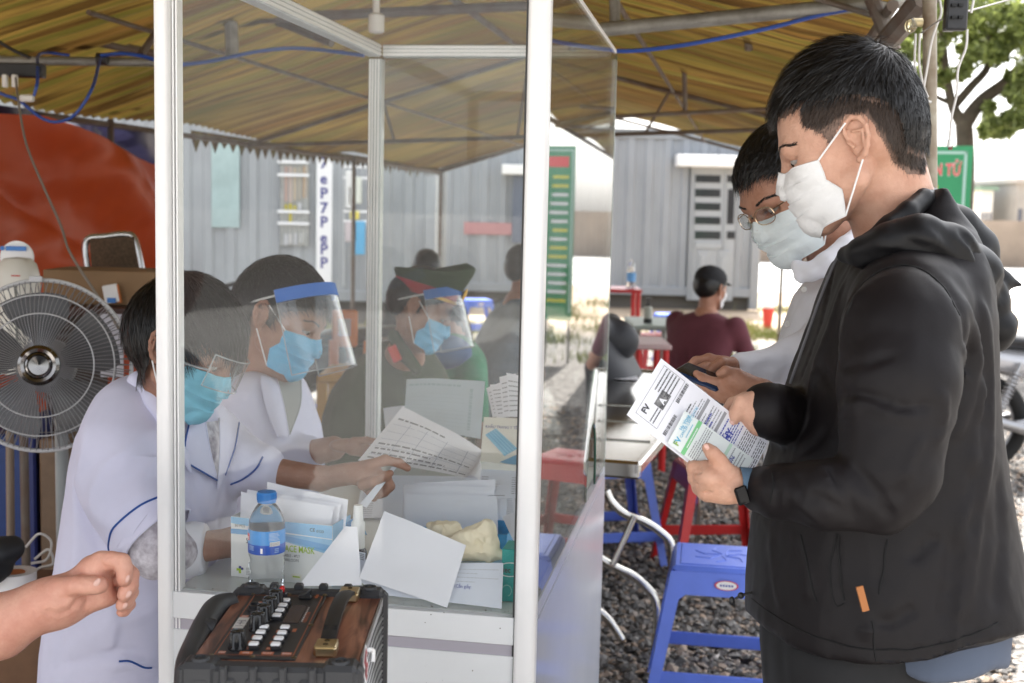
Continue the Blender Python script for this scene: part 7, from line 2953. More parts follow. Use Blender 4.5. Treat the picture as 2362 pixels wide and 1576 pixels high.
F1 = F
M_flo = mat('floral_sleeve', (.22, .19, .23), .8, col2=(.74, .72, .77), nscale=42, detail=7)
patch(F1, [(466, 975), (480, 1040), (499, 1104)], [(512, 970), (508, 1040), (502, 1108)], .008, M_flo, t, 'undershirt')
patch(F1, [(440, 965), (428, 1020), (428, 1066)], [(472, 965), (484, 1040), (501, 1108)], .012, M_coat, coat, 'lapel', (0, 9))
patch(F1, [(506, 965), (508, 1040), (502, 1130)], [(552, 975), (542, 1034), (520, 1096)], .013, M_coat, coat, 'lapel', (5,))
for pts in ([(293, 905), (300, 930), (330, 962), (352, 1000), (374, 1040)], [(265, 1272), (285, 1238), (320, 1205), (345, 1190), (376, 1174)], [(532, 1118), (560, 1106), (590, 1082), (606, 1054)], [(274, 1526), (300, 1526), (332, 1540), (350, 1541)]):
 piping(F1, pts, .0019, coat)
F = Sdf()
chainp(F, [(296, 905, 2.35, .018), (322, 885, 2.32, .022), (356, 925, 2.29, .020), (390, 990, 2.275, .014), (425, 1050, 2.27, .008), (440, 1090, 2.275, .004)], .01)
V, Q = F.mesh(.0045)
npmesh('collar', V, Q, M_coat, t)
# patterned undersleeve and white cuff
# near sleeve: an open tube ending in a piped cuff
stn = [(330, 915, 2.40, .050), (300, 962, 2.33, .074), (284, 1030, 2.285, .083), (284, 1095, 2.265, .085), (302, 1155, 2.245, .081), (336, 1209, 2.225, .0765), (346, 1220, 2.222, .0755), (362, 1238, 2.218, .0745)]
def tubegrid(stn, fn=None, nu=64, per=10, inner=.004):
 pts = spline([P(x, y, d) for x, y, d, r in stn], per)
 rr = np.interp(np.linspace(0, 1, len(pts)), np.linspace(0, 1, len(stn)), [q[3] for q in stn])
 v = []
 for off in (0, -inner):
  for i, p in enumerate(pts):
   tg = nrm(pts[min(i + 1, len(pts) - 1)] - pts[max(i - 1, 0)])
   a = nrm(FW - tg * (FW @ tg))
   b = np.cross(tg, a)
   for k in range(nu):
    q = 2 * pi * k / nu
    d = a * cos(q) + b * sin(q)
    v.append(p + d * (rr[i] + off + (fn(i / len(pts), q) if fn else 0)))
 n = len(pts)
 f = []
 for o in (0, n * nu):
  for i in range(n - 1):
   for k in range(nu):
    a_, b_ = o + i * nu + k, o + i * nu + (k + 1) % nu
    f.append((a_, b_, b_ + nu, a_ + nu))
 for k in range(nu):
  a_, b_ = (n - 1) * nu + k, (n - 1) * nu + (k + 1) % nu
  f.append((a_, b_, b_ + n * nu, a_ + n * nu))
 return np.array(v), f, n, nu
def wr(t_, q):
 return .006 * (.4 - 1.5 * abs(float(vnoise(A(t_ * 6 + sin(q) * 1.2, cos(q) * 1.6 + t_ * 3, 2), 61)))) + .0035 * math.sin(t_ * 21 + q * 2.2) * math.sin(pi * min(1, t_ * 1.15)) ** 2 * (1 if t_ < .8 else .2)
v, f, n_, nu_ = tubegrid(stn, wr)
mb = MB()
mb.add(v, f, M_coat)
slv = obj('sleeve', mb, t, angle=180)
i5 = int(n_ * 5 / 7)
mb = MB()
ring = [v[i5 * nu_ + k] for k in range(nu_)]
cc_ = np.mean(ring, 0)
mb.tube([p + nrm(p - cc_) * .0008 for p in ring + ring[:1]], .0019, M_pipe_b, 6, cap=False)
obj('piping', mb, slv)
F = Sdf()
F.rc(P(350, 1222, 2.215), P(366, 1268, 2.205), .060, .051, .01)
F.rc(P(366, 1268, 2.205), P(402, 1272, 2.225), .051, .042, .01)
V, Q = cloth(F, .005, None, noise=((.003, 25, 16, (1, 1, 1)),))
npmesh('undersleeve', V, Q, mat('floral_sleeve', (.22, .19, .23), .8, col2=(.74, .72, .77), nscale=42, detail=7), t)
F = Sdf()
F.loft([(P(398, 1272, 2.235), .048, .045), (P(440, 1268, 2.25), .054, .047), (P(476, 1262, 2.27), .046, .040)], UP, FW, .01)
V, Q = cloth(F, .005, None, noise=((.003, 30, 17, (1, 1, 1)),))
npmesh('cuff', V, Q, mat('white_cuff', srgb(225, 225, 232), .85), t)
sheet([BG(918, 1062, .30), BG(920, 1072, .30), BG(845, 1172, .20), BG(830, 1163, .20)], M_pap2, 'paper_slip', 'white slip held upright in the seated clerk\'s fingers', 'paper', .001, 4, 8)

# ---------------- seated clerk with face shield
t = thing('person', (P(640, 1200, 3.1)[0], P(640, 1200, 3.1)[1], 0), 'seated clerk in white coat and blue mask under a face shield with blue band', 'person')
f2 = .90 * RT - .36 * UP - .16 * FW
H2 = Head(P(640, 735, 2.95), f2, UP + .25 * RT, 1.08)
H2.build()
H2.neck([(P(625, 790, 2.96), .050), (P(620, 850, 2.98), .054), (P(610, 940, 3.02), .07)], .025)
def hands2():
 F = Sdf()
 d = 2.80
 F.rc(P(700, 1050, 2.92), P(770, 1034, 2.86), .032, .028, .01)
 F.el(P(800, 1028, 2.82), (.040, .028, .016), None, .012)
 digits(F, [[(815, 1018, .0, 10), (845, 1016, .0, 8.5), (872, 1020, .0, 7.5), (890, 1023, .0, 6.5)], [(815, 1030, .0, 11), (845, 1034, .02, 9), (862, 1040, .03, 8)], [(812, 1040, .01, 11), (838, 1046, .03, 9)]], d)
 return [F.mesh(.003)]
HP2 = [(.080, .066), (.072, .040), (.055, .034), (.030, .018), (.018, -.020), (.004, -.012), (.004, .024), (-.018, .030), (-.026, .010), (-.034, -.040), (-.060, -.055), (-.13, -.05), (-.14, .10), (-.05, .16), (.06, .15), (.12, .10)]
F = Sdf()
F.rc(P(620, 920, 3.05), P(600, 1300, 3.08), .09, .12, .03)
q = P(600, 1300, 3.08)
F.rc(q, q + A(.35, .05, -.05), .08, .06, .02)
F.rc(q + A(.35, .05, -.05), A(q[0] + .38, q[1] + .05, .06), .06, .045, .02)
finish_head(H2, t, M_skC, HP2, 6000, .022, .0065, extrabody=hands2() + [F.mesh(.01)], seed=41, fw=.4, vox=.0035, frpoly=[(.05, .05), (.05, .14), (.12, .12), (.11, .05)], frdir=(.7, -.5), frlen=.03, frn=900)
brows(H2, t, seed=42)
eyes(H2, t, look=(1, 0, -.6))
face_mask(H2, M_mb2, t)
def shield(H, parent, band=(.03, .09, .36), h=.185, wide=1.0, pitch=.60, sp=3.0):
 Mbnd = mat('blue_foam_band_%d' % int(band[2] * 100), band, .7)
 cp_, sp_ = cos(pitch), sin(pitch)
 def W(x, y, z):
  return H.w(.004 + x * cp_ - z * sp_, y, .044 + x * sp_ + z * cp_)
 def S(u, v, r=0):
  a = (u - .5) * sp
  return W((.112 + r + .012 * v) * cos(a), (.092 + r) * wide * sin(a), .014 - h * v)
 mb = MB()
 mb.grid(lambda u, v: S(u, v), 28, 8, M_clear)
 s_ = obj('visor', mb, parent)
 mb = MB()
 mb.grid(lambda u, v: S(u, v * .15, .0015), 28, 2, Mbnd)
 mb.grid(lambda u, v: S(u, v * .15, -.009), 28, 2, Mbnd)
 for v in (0, .15):
  mb.grid(lambda u, w_: S(u, v, .0015 - .0105 * w_), 28, 1, Mbnd)
 obj('headband', mb, s_)
 mb = MB()
 mb.tube([W(.108 * cos(a), .090 * wide * sin(a), .002) for a in np.linspace(sp / 2, 2 * pi - sp / 2, 24)], .0028, mat('elastic_white', (.6, .6, .6), .8), 5)
 obj('elastic', mb, s_)
 mb = MB()
 e = [S(0, v / 8) for v in range(9)] + [S(k / 28, 1) for k in range(29)] + [S(1, 1 - v / 8) for v in range(9)]
 mb.tube(e, .0011, mat('clear_plastic_edge', (.75, .78, .8)), 5)
 obj('visor_edge', mb, s_)
shield(H2, t, (.05, .17, .55))
F = Sdf()
st = []
for y, xl, xr, hd in ((850, 585, 680, .07), (880, 555, 705, .14), (920, 535, 722, .18), (980, 520, 738, .19), (1060, 512, 745, .19), (1200, 505, 740, .19), (1400, 500, 730, .19)):
 st.append((P((xl + xr) / 2, y, 3.06), (xr - xl) / 2 * 3.0 / FPX, hd))
F.loft(st, RT, FW, .012, 2.2)
F.rc(P(580, 930, 2.92), P(620, 1060, 2.90), .075, .066, .02)
F.rc(P(620, 1062, 2.90), P(705, 1052, 2.91), .064, .050, .02)
folds(F, [([(600, 880), (615, 940), (625, 1020)], .010, -.006), ([(700, 900), (720, 960), (730, 1010)], .010, .006), ([(640, 1030), (690, 1010), (730, 1010)], .010, -.006), ([(560, 960), (600, 1040)], .012, -.007)], 2.4, 4)
V, Q = cloth(F, .008, None, noise=((.004, 8, 18, (1, 1, .5)), (.0045, 8, -19, (1, 1, .6))))
coat = npmesh('coat', V, Q, M_coat, t)
patch(F, [(634, 872), (652, 940), (664, 1000)], [(694, 872), (692, 935), (668, 1002)], .008, mat('grey_undershirt', (.30, .31, .30), .9), t, 'undershirt', None, 2.4, 4)
patch(F, [(600, 868), (614, 940), (640, 1008)], [(638, 872), (655, 940), (666, 1006)], .013, M_coat, coat, 'lapel', None, 2.4, 4)
patch(F, [(690, 872), (690, 935), (674, 1006)], [(716, 884), (734, 950), (722, 1004)], .013, M_coat, coat, 'lapel', None, 2.4, 4)
sheet([BG(928, 940, .62), BG(1124, 1044, .60), BG(1098, 1106, .46), BG(826, 1062, .46)], M_pap, 'register_sheet', 'broad printed list curling over at its right edge, held by the shielded clerk', 'paper', .006, 14, 14,
      extra=lambda mb, S: (lines(mb, S, .05, .95, .15, .22, 1, M_ink, .4, seed=70), [rect(mb, S, .04, v, .93, v + .006, mat('ruling', (.45, .47, .55), .8)) for v in (.3, .44, .58, .72, .86)],
                           [rect(mb, S, u, .25, u + .005, .95, mat('ruling', (.45, .47, .55), .8)) for u in (.2, .38, .6, .82)], lines(mb, S, .05, .9, .62, .95, 4, M_ink, .3, seed=71)), dent=.006)
sheet([BG(1124, 1044, .60), BG(1126, 1050, .58), BG(1106, 1108, .45), BG(1072, 1104, .46)], M_pap, 'register_sheet', 'curled right edge of the printed list showing its blank back', 'paper', .010, 6, 6)

# ---------------- officer in green with peaked cap and face shield
M_green = mat('olive_uniform', (.026, .044, .017), .85, noise=.12, nscale=14, bump=.05, bscale=300)
M_redb = mat('red_cap_band', (.30, .015, .02), .7)
M_goldb = mat('gold_braid', (.60, .36, .06), .4, metal=.6)
t = thing('person', (P(940, 1200, 4.1)[0], P(940, 1200, 4.1)[1], 0), 'officer in olive green uniform and peaked cap, wearing face shield and blue mask', 'person')
f3 = .88 * RT - .40 * UP - .05 * FW
H3 = Head(P(965, 714, 3.85), f3, UP + .3 * RT, 1.0)
H3.build()
H3.neck([(P(952, 760, 3.87), .052), (P(932, 830, 3.95), .058), (P(915, 900, 4.06), .08)], .03)
F = Sdf()
F.rc(P(900, 900, 4.08), P(880, 1150, 4.1), .10, .12, .03)
q = P(880, 1150, 4.1)
F.rc(q, q + A(.35, 0, -.05), .08, .06, .02)
F.rc(q + A(.35, 0, -.05), A(q[0] + .38, q[1], .06), .06, .045, .02)
F.rc(P(1080, 990, 3.95), P(1130, 1000, 3.9), .035, .03, .01)
finish_head(H3, t, M_skC, HP_SHORT, 2500, .014, .004, extrabody=[F.mesh(.012)], seed=51, vox=.004)
eyes(H3, t)
mask3, _ = face_mask(H3, M_mb2, t)
shield(H3, t, (.04, .12, .34), h=.19, wide=1.08)
# cap
Fc = Sdf()
c = H3.w(0, 0, .075)
mb = MB()
def cap_ring(a, z, r, lift=0):
 return H3.w(-.004 + (.100 + r * .36) * cos(a), (.083 + r * .55) * sin(a), z + lift * cos(a) + .02 * max(0, z - .08) / .04 * cos(a))
N_ = 40
rings = [(.045, .002, M_redb), (.069, .004, M_redb), (.078, .006, M_green), (.096, .030, M_green), (.112, .046, M_green), (.122, .044, M_green), (.126, .02, M_green), (.127, -.05, M_green)]
vs = []
for z, r, m in rings:
 vs += [cap_ring(2 * pi * k / N_, z + (.020 if z > .09 else .0) * max(0, cos(2 * pi * k / N_)) ** 2 * (1 if z > .1 else .5), r, .012) for k in range(N_)]
for i in range(len(rings) - 1):
 fs = [(k, (k + 1) % N_, N_ + (k + 1) % N_, N_ + k) for k in range(N_)]
 mb.add(vs[i * N_:(i + 2) * N_], fs, rings[i][2] if rings[i][2] is rings[i + 1][2] or i == 1 else M_green)
mb.add(vs[-N_:], [tuple(range(N_))], M_green)
capo = obj('peaked_cap', mb, t)
mb = MB()
for r_ in (0, 1):
 mb.tube([cap_ring(a, .050 + r_ * .004, .008, .012) for a in np.linspace(-1.2, 1.2, 20)], .003, M_goldb, 6)
obj('cap_cord', mb, capo)
mb = MB()
mb.grid(lambda u, v: H3.w(.09 + .055 * v * cos((u - .5) * 2.2) ** .6 + .014 * cos((u - .5) * 2), .078 * sin((u - .5) * 2.3) * (1 - .12 * v), .050 - .028 * v), 16, 5, M_blk)
obj('cap_visor', mb, capo)
mb = MB()
mb.ell(H3.w(.112, 0, .098), (.006, .016, .022), M_goldb, H3.R)
mb.tube([H3.w(.106, y, .068 + 0 * y) for y in np.linspace(-.05, .05, 8)], .004, M_wl, 6)
obj('cap_badge', mb, capo)
F = Sdf()
st = []
for y, xl, xr, hd in ((790, 880, 985, .09), (815, 845, 1005, .15), (850, 800, 1030, .19), (900, 765, 1050, .21), (960, 745, 1070, .21), (1050, 735, 1080, .2), (1200, 730, 1080, .2)):
 st.append((P((xl + xr) / 2, y, 4.08), (xr - xl) / 2 * 4.05 / FPX, hd))
F.loft(st, RT, FW, .012, 2.1)
F.rc(P(870, 870, 3.95), P(930, 985, 3.9), .075, .062, .02)
F.rc(P(930, 985, 3.9), P(1090, 992, 3.93), .06, .04, .02)
folds(F, [([(850, 860), (820, 920), (800, 1000)], .02, -.01), ([(900, 900), (940, 960)], .015, .008), ([(960, 900), (980, 960)], .015, -.008), ([(780, 920), (770, 1000)], .02, .01)], 3, 6)
V, Q = cloth(F, .011, None, noise=((.007, 7, 21, (1, 1, .5)),))
jk = npmesh('uniform_jacket', V, Q, M_green, t)
F = Sdf()
chainp(F, [(908, 775, 3.84, .020), (930, 815, 3.82, .024), (962, 852, 3.82, .018)], .01)
V, Q = F.mesh(.006)
npmesh('collar', V, Q, M_green, t)
mb = MB()
a, b = P(903, 800, 3.79), P(917, 832, 3.78)
mb.box((a + b) / 2, (.026, .014, .004), mat('red_shoulder_board', (.55, .02, .01), .6), np.array([nrm(b - a), nrm(np.cross(nrm(b - a), FW)), -FW]), .002)
mb.tube([a, b], .004, M_goldb, 6)
obj('shoulder_board', mb, jk)
# neighbour of the officer: green and blue jersey, mostly hidden
t = thing('person', (P(1040, 1100, 4.7)[0], P(1040, 1100, 4.7)[1], 0), 'person in a green jersey with blue collar bending behind the officer', 'person')
M_jer = mat('green_jersey', (.02, .20, .10), .8, noise=.2, nscale=8)
M_jbl = mat('blue_jersey_yoke', (.03, .09, .22), .8)
F = Sdf()
F.rc(P(1040, 850, 4.6), P(1035, 1040, 4.7), .13, .16, .03)
F.rc(P(1085, 860, 4.5), P(1090, 960, 4.5), .06, .05, .02)
V, Q = cloth(F, .012, None, noise=((.01, 8, 23, (1, 1, .6)),))
npmesh('jersey', V, Q, M_jer, t)
F = Sdf()
F.el(P(1020, 812, 4.50), (.11, .09, .065), None, .02)
F.rc(P(990, 850, 4.5), P(985, 800, 4.5), .04, .035, .02)
V, Q = F.mesh(.012)
npmesh('yoke', V, Q, M_jbl, t)
F = Sdf()
F.rc(P(1035, 1040, 4.7), A(P(1035, 1040, 4.7)[0], P(1035, 1040, 4.7)[1], .1), .12, .09, .02)
F.el(P(1030, 770, 4.75), (.075, .09, .10), None, .02)
F.rc(P(1030, 800, 4.72), P(1035, 860, 4.7), .05, .06, .02)
V, Q = F.mesh(.013)
npmesh('body', V, Q, M_skC, t)
mb = MB()
mb.ell(P(1030, 760, 4.76), (.08, .095, .095), M_hair)
obj('hair', mb, t)

# ---------------- simple seated people farther away
def far_person(label, hx, hy, D, facing, shirtm, pantm, hat=None, lean=0.0, seat=.30, sc=1.0, hairm=None, sleeve=True, extra_fold=(), hood=False, arms=1, sw=1.0, maskm=None):
 """seated figure; (hx, hy) head centre pixel, facing = unit vector on the ground"""
 c = P(hx, hy, D)
 f = nrm(A(*facing, 0))
 s_ = A(-f[1], f[0], 0)
 t = thing('person', (c[0], c[1], 0), label, 'person')
 H = Head(c, f + A(0, 0, -.12), A(0, 0, 1) + f * .1, sc)
 H.build()
 nb = c - f * .03 + A(0, 0, -.16) * sc
 H.neck([(c + A(0, 0, -.07) - f * .02, .05 * sc), (nb, .055 * sc)], .02)
 hip = A(c[0], c[1], 0) - f * (.05 + lean) + A(0, 0, seat + .08)
 F = Sdf()
 F.rc(nb, hip, .08, .12, .03)
 kn = []
 for q in (1, -1):
  k = hip + f * .40 + s_ * .14 * q + A(0, 0, .10)
  kn.append(k)
  F.rc(hip + s_ * .08 * q, k, .075, .055, .02)
  F.rc(k, A(k[0] + f[0] * .02, k[1] + f[1] * .02, .07), .05, .035, .02)
 sh = [nb + s_ * .17 * sc * q * sw - A(0, 0, .045) for q in (1, -1)]
 el = [sh[i] + f * .10 + s_ * .07 * q + A(0, 0, -.26) for i, q in enumerate((1, -1))]
 wr = [kn[i] + A(0, 0, .08) - f * .04 for i in (0, 1)]
 for i in (0, 1):
  F.rc(sh[i], el[i], .042, .036, .02)
  F.rc(el[i], wr[i], .034, .022, .01)
  F.el(wr[i] + f * .05, (.045, .035, .025), None, .01)
 V, Q = H.F.mesh(.0055)
 body = joinm([(V, Q), F.mesh(.012)] + H.ears)
 npmesh('body', body[0], body[1], M_skB, t)
 Lc = H.l(V)
 m = inpoly(Lc[:, 0], Lc[:, 2], HP_SHORT)
 hv, hq = cap_of(V, Q, m, .008, H.F)
 npmesh('hair', hv, hq, M_hair, t)
 F = Sdf()
 w0 = .19 * sc * sw
 mid = nb * .5 + hip * .5 - f * .03
 F.loft([(hip + A(0, 0, -.02), .17 * sw, .13), (mid, .175 * sw, .13), (nb * .85 + mid * .15 + A(0, 0, -.02), w0, .115), (nb + A(0, 0, -.01), w0 * .78, .09), (nb + A(0, 0, .03), .07, .065)], s_, f, .02, 2.2)
 for i in (0, 1):
  F.rc(sh[i], el[i] * (.62 if sleeve else 1) + sh[i] * (.38 if sleeve else 0), .062, .055, .02)
  if not sleeve:
   F.rc(el[i], wr[i], .05, .038, .01)
 for a, b, r, am in extra_fold:
  F.fold(a, b, r, am)
 for k in range(5):
  o = mid + s_ * .16 * (random.random() - .5) * 2
  F.fold(o + A(0, 0, .12) - f * .13, o + s_ * .1 * random.uniform(-1, 1) - A(0, 0, .14) - f * .13, .018, -.010)
 V, Q = cloth(F, .011, None, noise=((.008, 7, 31 + int(hx), (1, 1, .4)),))
 npmesh('shirt', V, Q, shirtm, t)
 F = Sdf()
 for q in (0, 1):
  F.rc(hip + s_ * .08 * (1 - 2 * q), kn[q], .088, .068, .03)
  F.rc(kn[q], A(kn[q][0], kn[q][1], .12), .06, .05, .02)
 V, Q = cloth(F, .013, None, noise=((.006, 8, 33, (1, 1, 1)),))
 npmesh('trousers', V, Q, pantm, t)
 if hat is not None:
  mb = MB()
  N2 = 28
  def ringp(z, r):
   return [H.w(-.006 + (.102 + r) * cos(a), (.084 + r) * sin(a), z) for a in np.linspace(0, 2 * pi, N2 + 1)[:-1]]
  vs, zz = [], [(.035, .002), (.06, .006), (.09, .0), (.115, -.018), (.132, -.045), (.140, -.078)]
  for z, r in zz:
   vs += ringp(z, r)
  fs = [(i * N2 + k, i * N2 + (k + 1) % N2, (i + 1) * N2 + (k + 1) % N2, (i + 1) * N2 + k) for i in range(len(zz) - 1) for k in range(N2)] + [tuple(range((len(zz) - 1) * N2, len(zz) * N2))]
  mb.add(vs, fs, hat)
  mb.grid(lambda u, v: H.w(.085 + .075 * v * cos((u - .5) * 2.2) ** .7, .074 * sin((u - .5) * 2.2) * (1 - .1 * v), .045 + .004 - .012 * v), 12, 4, hat)
  obj('cap', mb, t)
 if hood:
  F = Sdf()
  F.rc(nb + s_ * .10 - f * .06, nb - s_ * .10 - f * .06, .055, .055, .02)
  F.el(nb - f * .10 - A(0, 0, .06), (.12, .09, .10), None, .03)
  V, Q = F.mesh(.012)
  npmesh('hood', V, Q, shirtm, t)
 if maskm:
  face_mask(H, maskm, t)
 return t, H
M_mar = mat('maroon_cotton', (.115, .030, .042), .85, noise=.15, nscale=6)
M_blkc = mat('black_cotton', (.010, .010, .012), .8, noise=.15)
M_chr = mat('charcoal_nylon', (.020, .021, .026), .55, noise=.1)
M_dst = mat('dusty_blue_cotton', (.13, .18, .24), .85, noise=.25, nscale=7)
far_person('man in a maroon tee and black cap seated on a low stool near the container', 1638, 668, 7.5, (.72, .70), M_mar, M_blkc, hat=M_blkc, seat=.32, lean=.06, maskm=M_mw, sw=1.25, sc=1.04)
far_person('man in a charcoal hooded jacket seated with his back turned beside the steel table', 1350, 668, 5.5, (-.93, .36), M_chr, M_blkc, seat=.42, lean=.14, sleeve=False, hood=True, sw=1.15)
far_person('person in dusty blue bending over behind the officer, half hidden by the right post', 1212, 628, 6.3, (.88, .40), M_dst, M_blkc, seat=.36, lean=.20, sleeve=False, hat=mat('dark_brown_cap', (.03, .028, .03), .8))
far_person('dark haired person seated far behind, only the head showing above the officer\'s cap', 984, 630, 7.2, (.1, 1), M_blkc, M_blkc, seat=.34)

# ---------------- foreground arm from the left edge
t = thing('person', (P(-420, 1400, 1.7)[0], P(-420, 1400, 1.7)[1], 0), 'person out of frame, bare forearm and half curled hand reaching in at lower left', 'person')
def U(x, y, o=0.0, d=1.75):
 return P(x / 4.666, 1240 + y / 4.666, d + o)
pr = lambda r: r / 4.666 * 1.75 / FPX
F = Sdf()
F.rc(U(-900, 1230), U(0, 955), pr(360), pr(322), .02)
F.rc(U(0, 955), U(330, 790), pr(318), pr(252), .02)
F.rc(U(330, 790), U(500, 690), pr(240), pr(222), .02)
F.el(U(500, 700), (pr(220), pr(220), .026), None, .02)
# palm
a_ = nrm(U(1100, 420) - U(560, 740))
b_ = nrm(np.cross(FW, a_))
F.el(U(840, 590, .014), (pr(400), pr(255), .017), np.array([a_, b_, FW]), .02)
F.el(U(690, 790, .008), (pr(230), pr(150), .020), np.array([a_, b_, FW]), .02)
F.el(U(1010, 330, .008), (pr(150), pr(140), .015), None, .02)
F.el(U(1120, 640, .028), (pr(170), pr(150), .013), None, .02)
F.rc(U(1000, 300, .010), U(1110, 250, .006), pr(100), pr(92), .01)
# thenar
F.el(U(640, 640, -.004), (pr(235), pr(180), .024), np.array([nrm(RT * .93 - UP * .3), nrm(UP * .93 + RT * .3), FW]), .014)
def dg(lst, k=.005):
 for (a, b) in zip(lst[:-1], lst[1:]):
  F.rc(U(*a[:3]), U(*b[:3]), pr(a[3]), pr(b[3]), k)
dg([(640, 540, -.012, 112), (820, 520, -.018, 96), (940, 520, -.019, 84), (1060, 515, -.018, 82), (1082, 512, -.017, 70)], .009)     # thumb
dg([(1080, 240, .006, 92), (1200, 245, .002, 90), (1310, 262, .0, 88), (1342, 340, -.002, 80), (1335, 440, -.004, 72), (1330, 458, -.004, 64)], .006)   # index
dg([(1130, 300, .024, 85), (1330, 320, .022, 84), (1412, 400, .018, 80), (1405, 520, .012, 78), (1345, 600, .006, 76), (1335, 625, .005, 62)], .006)
dg([(1180, 430, .036, 80), (1370, 470, .034, 78), (1415, 590, .028, 72), (1370, 690, .020, 66), (1315, 725, .014, 62), (1305, 740, .013, 52)], .005)
dg([(1180, 560, .044, 72), (1340, 620, .044, 70), (1395, 720, .038, 60), (1340, 790, .030, 56), (1302, 805, .026, 50)], .005)
# creases
for pts, r, am in (([(430, 720), (470, 800), (540, 850), (580, 905)], .0022, -.0022), ([(960, 290), (975, 340), (995, 410)], .002, -.0026), ([(1060, 185), (1075, 270), (1130, 325), (1220, 340)], .0022, -.0024),
                   ([(1055, 620), (1070, 700), (1112, 790)], .0022, -.0026), ([(1240, 220), (1255, 290), (1290, 330)], .002, -.002), ([(640, 665), (740, 660), (850, 625)], .0035, -.0022), ([(470, 780), (600, 835), (740, 790), (850, 660)], .0045, -.0028),
                   ([(1265, 450), (1255, 520), (1270, 590)], .002, -.002), ([(870, 450), (880, 500)], .002, -.001), ([(950, 640), (900, 780)], .003, -.0012), ([(1185, 175), (1195, 215)], .0016, -.0012), ([(860, 440), (865, 500)], .0018, -.0012), ([(905, 450), (908, 500)], .0018, -.0012), ([(1370, 330), (1395, 350)], .0016, -.0014), ([(350, 760), (420, 850), (520, 930)], .003, -.0016)):
 for p, q in zip(pts[:-1], pts[1:]):
  h0 = trace(F, p[0] / 4.666, 1240 + p[1] / 4.666, 1.4, 2.2)
  h1 = trace(F, q[0] / 4.666, 1240 + q[1] / 4.666, 1.4, 2.2)
  if h0 is not None and h1 is not None:
   F.fold(h0, h1, r, am)
V, Q = F.mesh(.0019, smooth=1)
F_hand = F
# upper arm, torso and head out of frame
F = Sdf()
s0 = U(-900, 1230)
sh = s0 + A(-.16, .02, .26)
F.rc(s0, sh, .043, .052, .02)
hipc = A(sh[0] - .06, sh[1] - .18, .82)
F.rc(A(sh[0] - .05, sh[1] - .17, sh[2] - .06), hipc, .13, .13, .05)
F.rc(hipc, A(hipc[0], hipc[1], .05), .13, .07, .05)
F.rc(A(sh[0] - .05, sh[1] - .17, sh[2]), A(sh[0] - .03, sh[1] - .17, sh[2] + .13), .06, .055, .03)
F.el(A(sh[0] - .01, sh[1] - .17, sh[2] + .22), (.095, .078, .115), None, .02)
body = joinm([(V, Q), F.mesh(.011)])
bo = npmesh('body', body[0], body[1], M_skD, t)
mb = MB()
def nl(x, y, o, rx, ry, ang):
 h = trace(F_hand, x / 4.666, 1240 + y / 4.666, 1.4, 2.2)
 if h is not None:
  d_ = float((h - CAM) @ FW)
  nail(mb, x / 4.666, 1240 + y / 4.666, d_ + .0006, rx / 4.666, ry / 4.666, ang, M_nail)
nl(1040, 490, -.0235, 62, 32, .9)
nl(1372, 445, -.0075, 46, 24, 1.2)
nl(1382, 612, .0035, 48, 30, .9)
nl(1345, 735, .0115, 40, 28, .9)
obj('fingernails', mb, bo)
F = Sdf()
F.rc(s0 + A(-.05, 0, .09), sh, .062, .075, .02)
F.rc(A(sh[0] - .05, sh[1] - .17, sh[2] - .08), hipc, .15, .15, .05)
V, Q = cloth(F, .013, None, noise=((.006, 8, 41, (1, 1, 1)),))
npmesh('shirt', V, Q, M_dst, t)
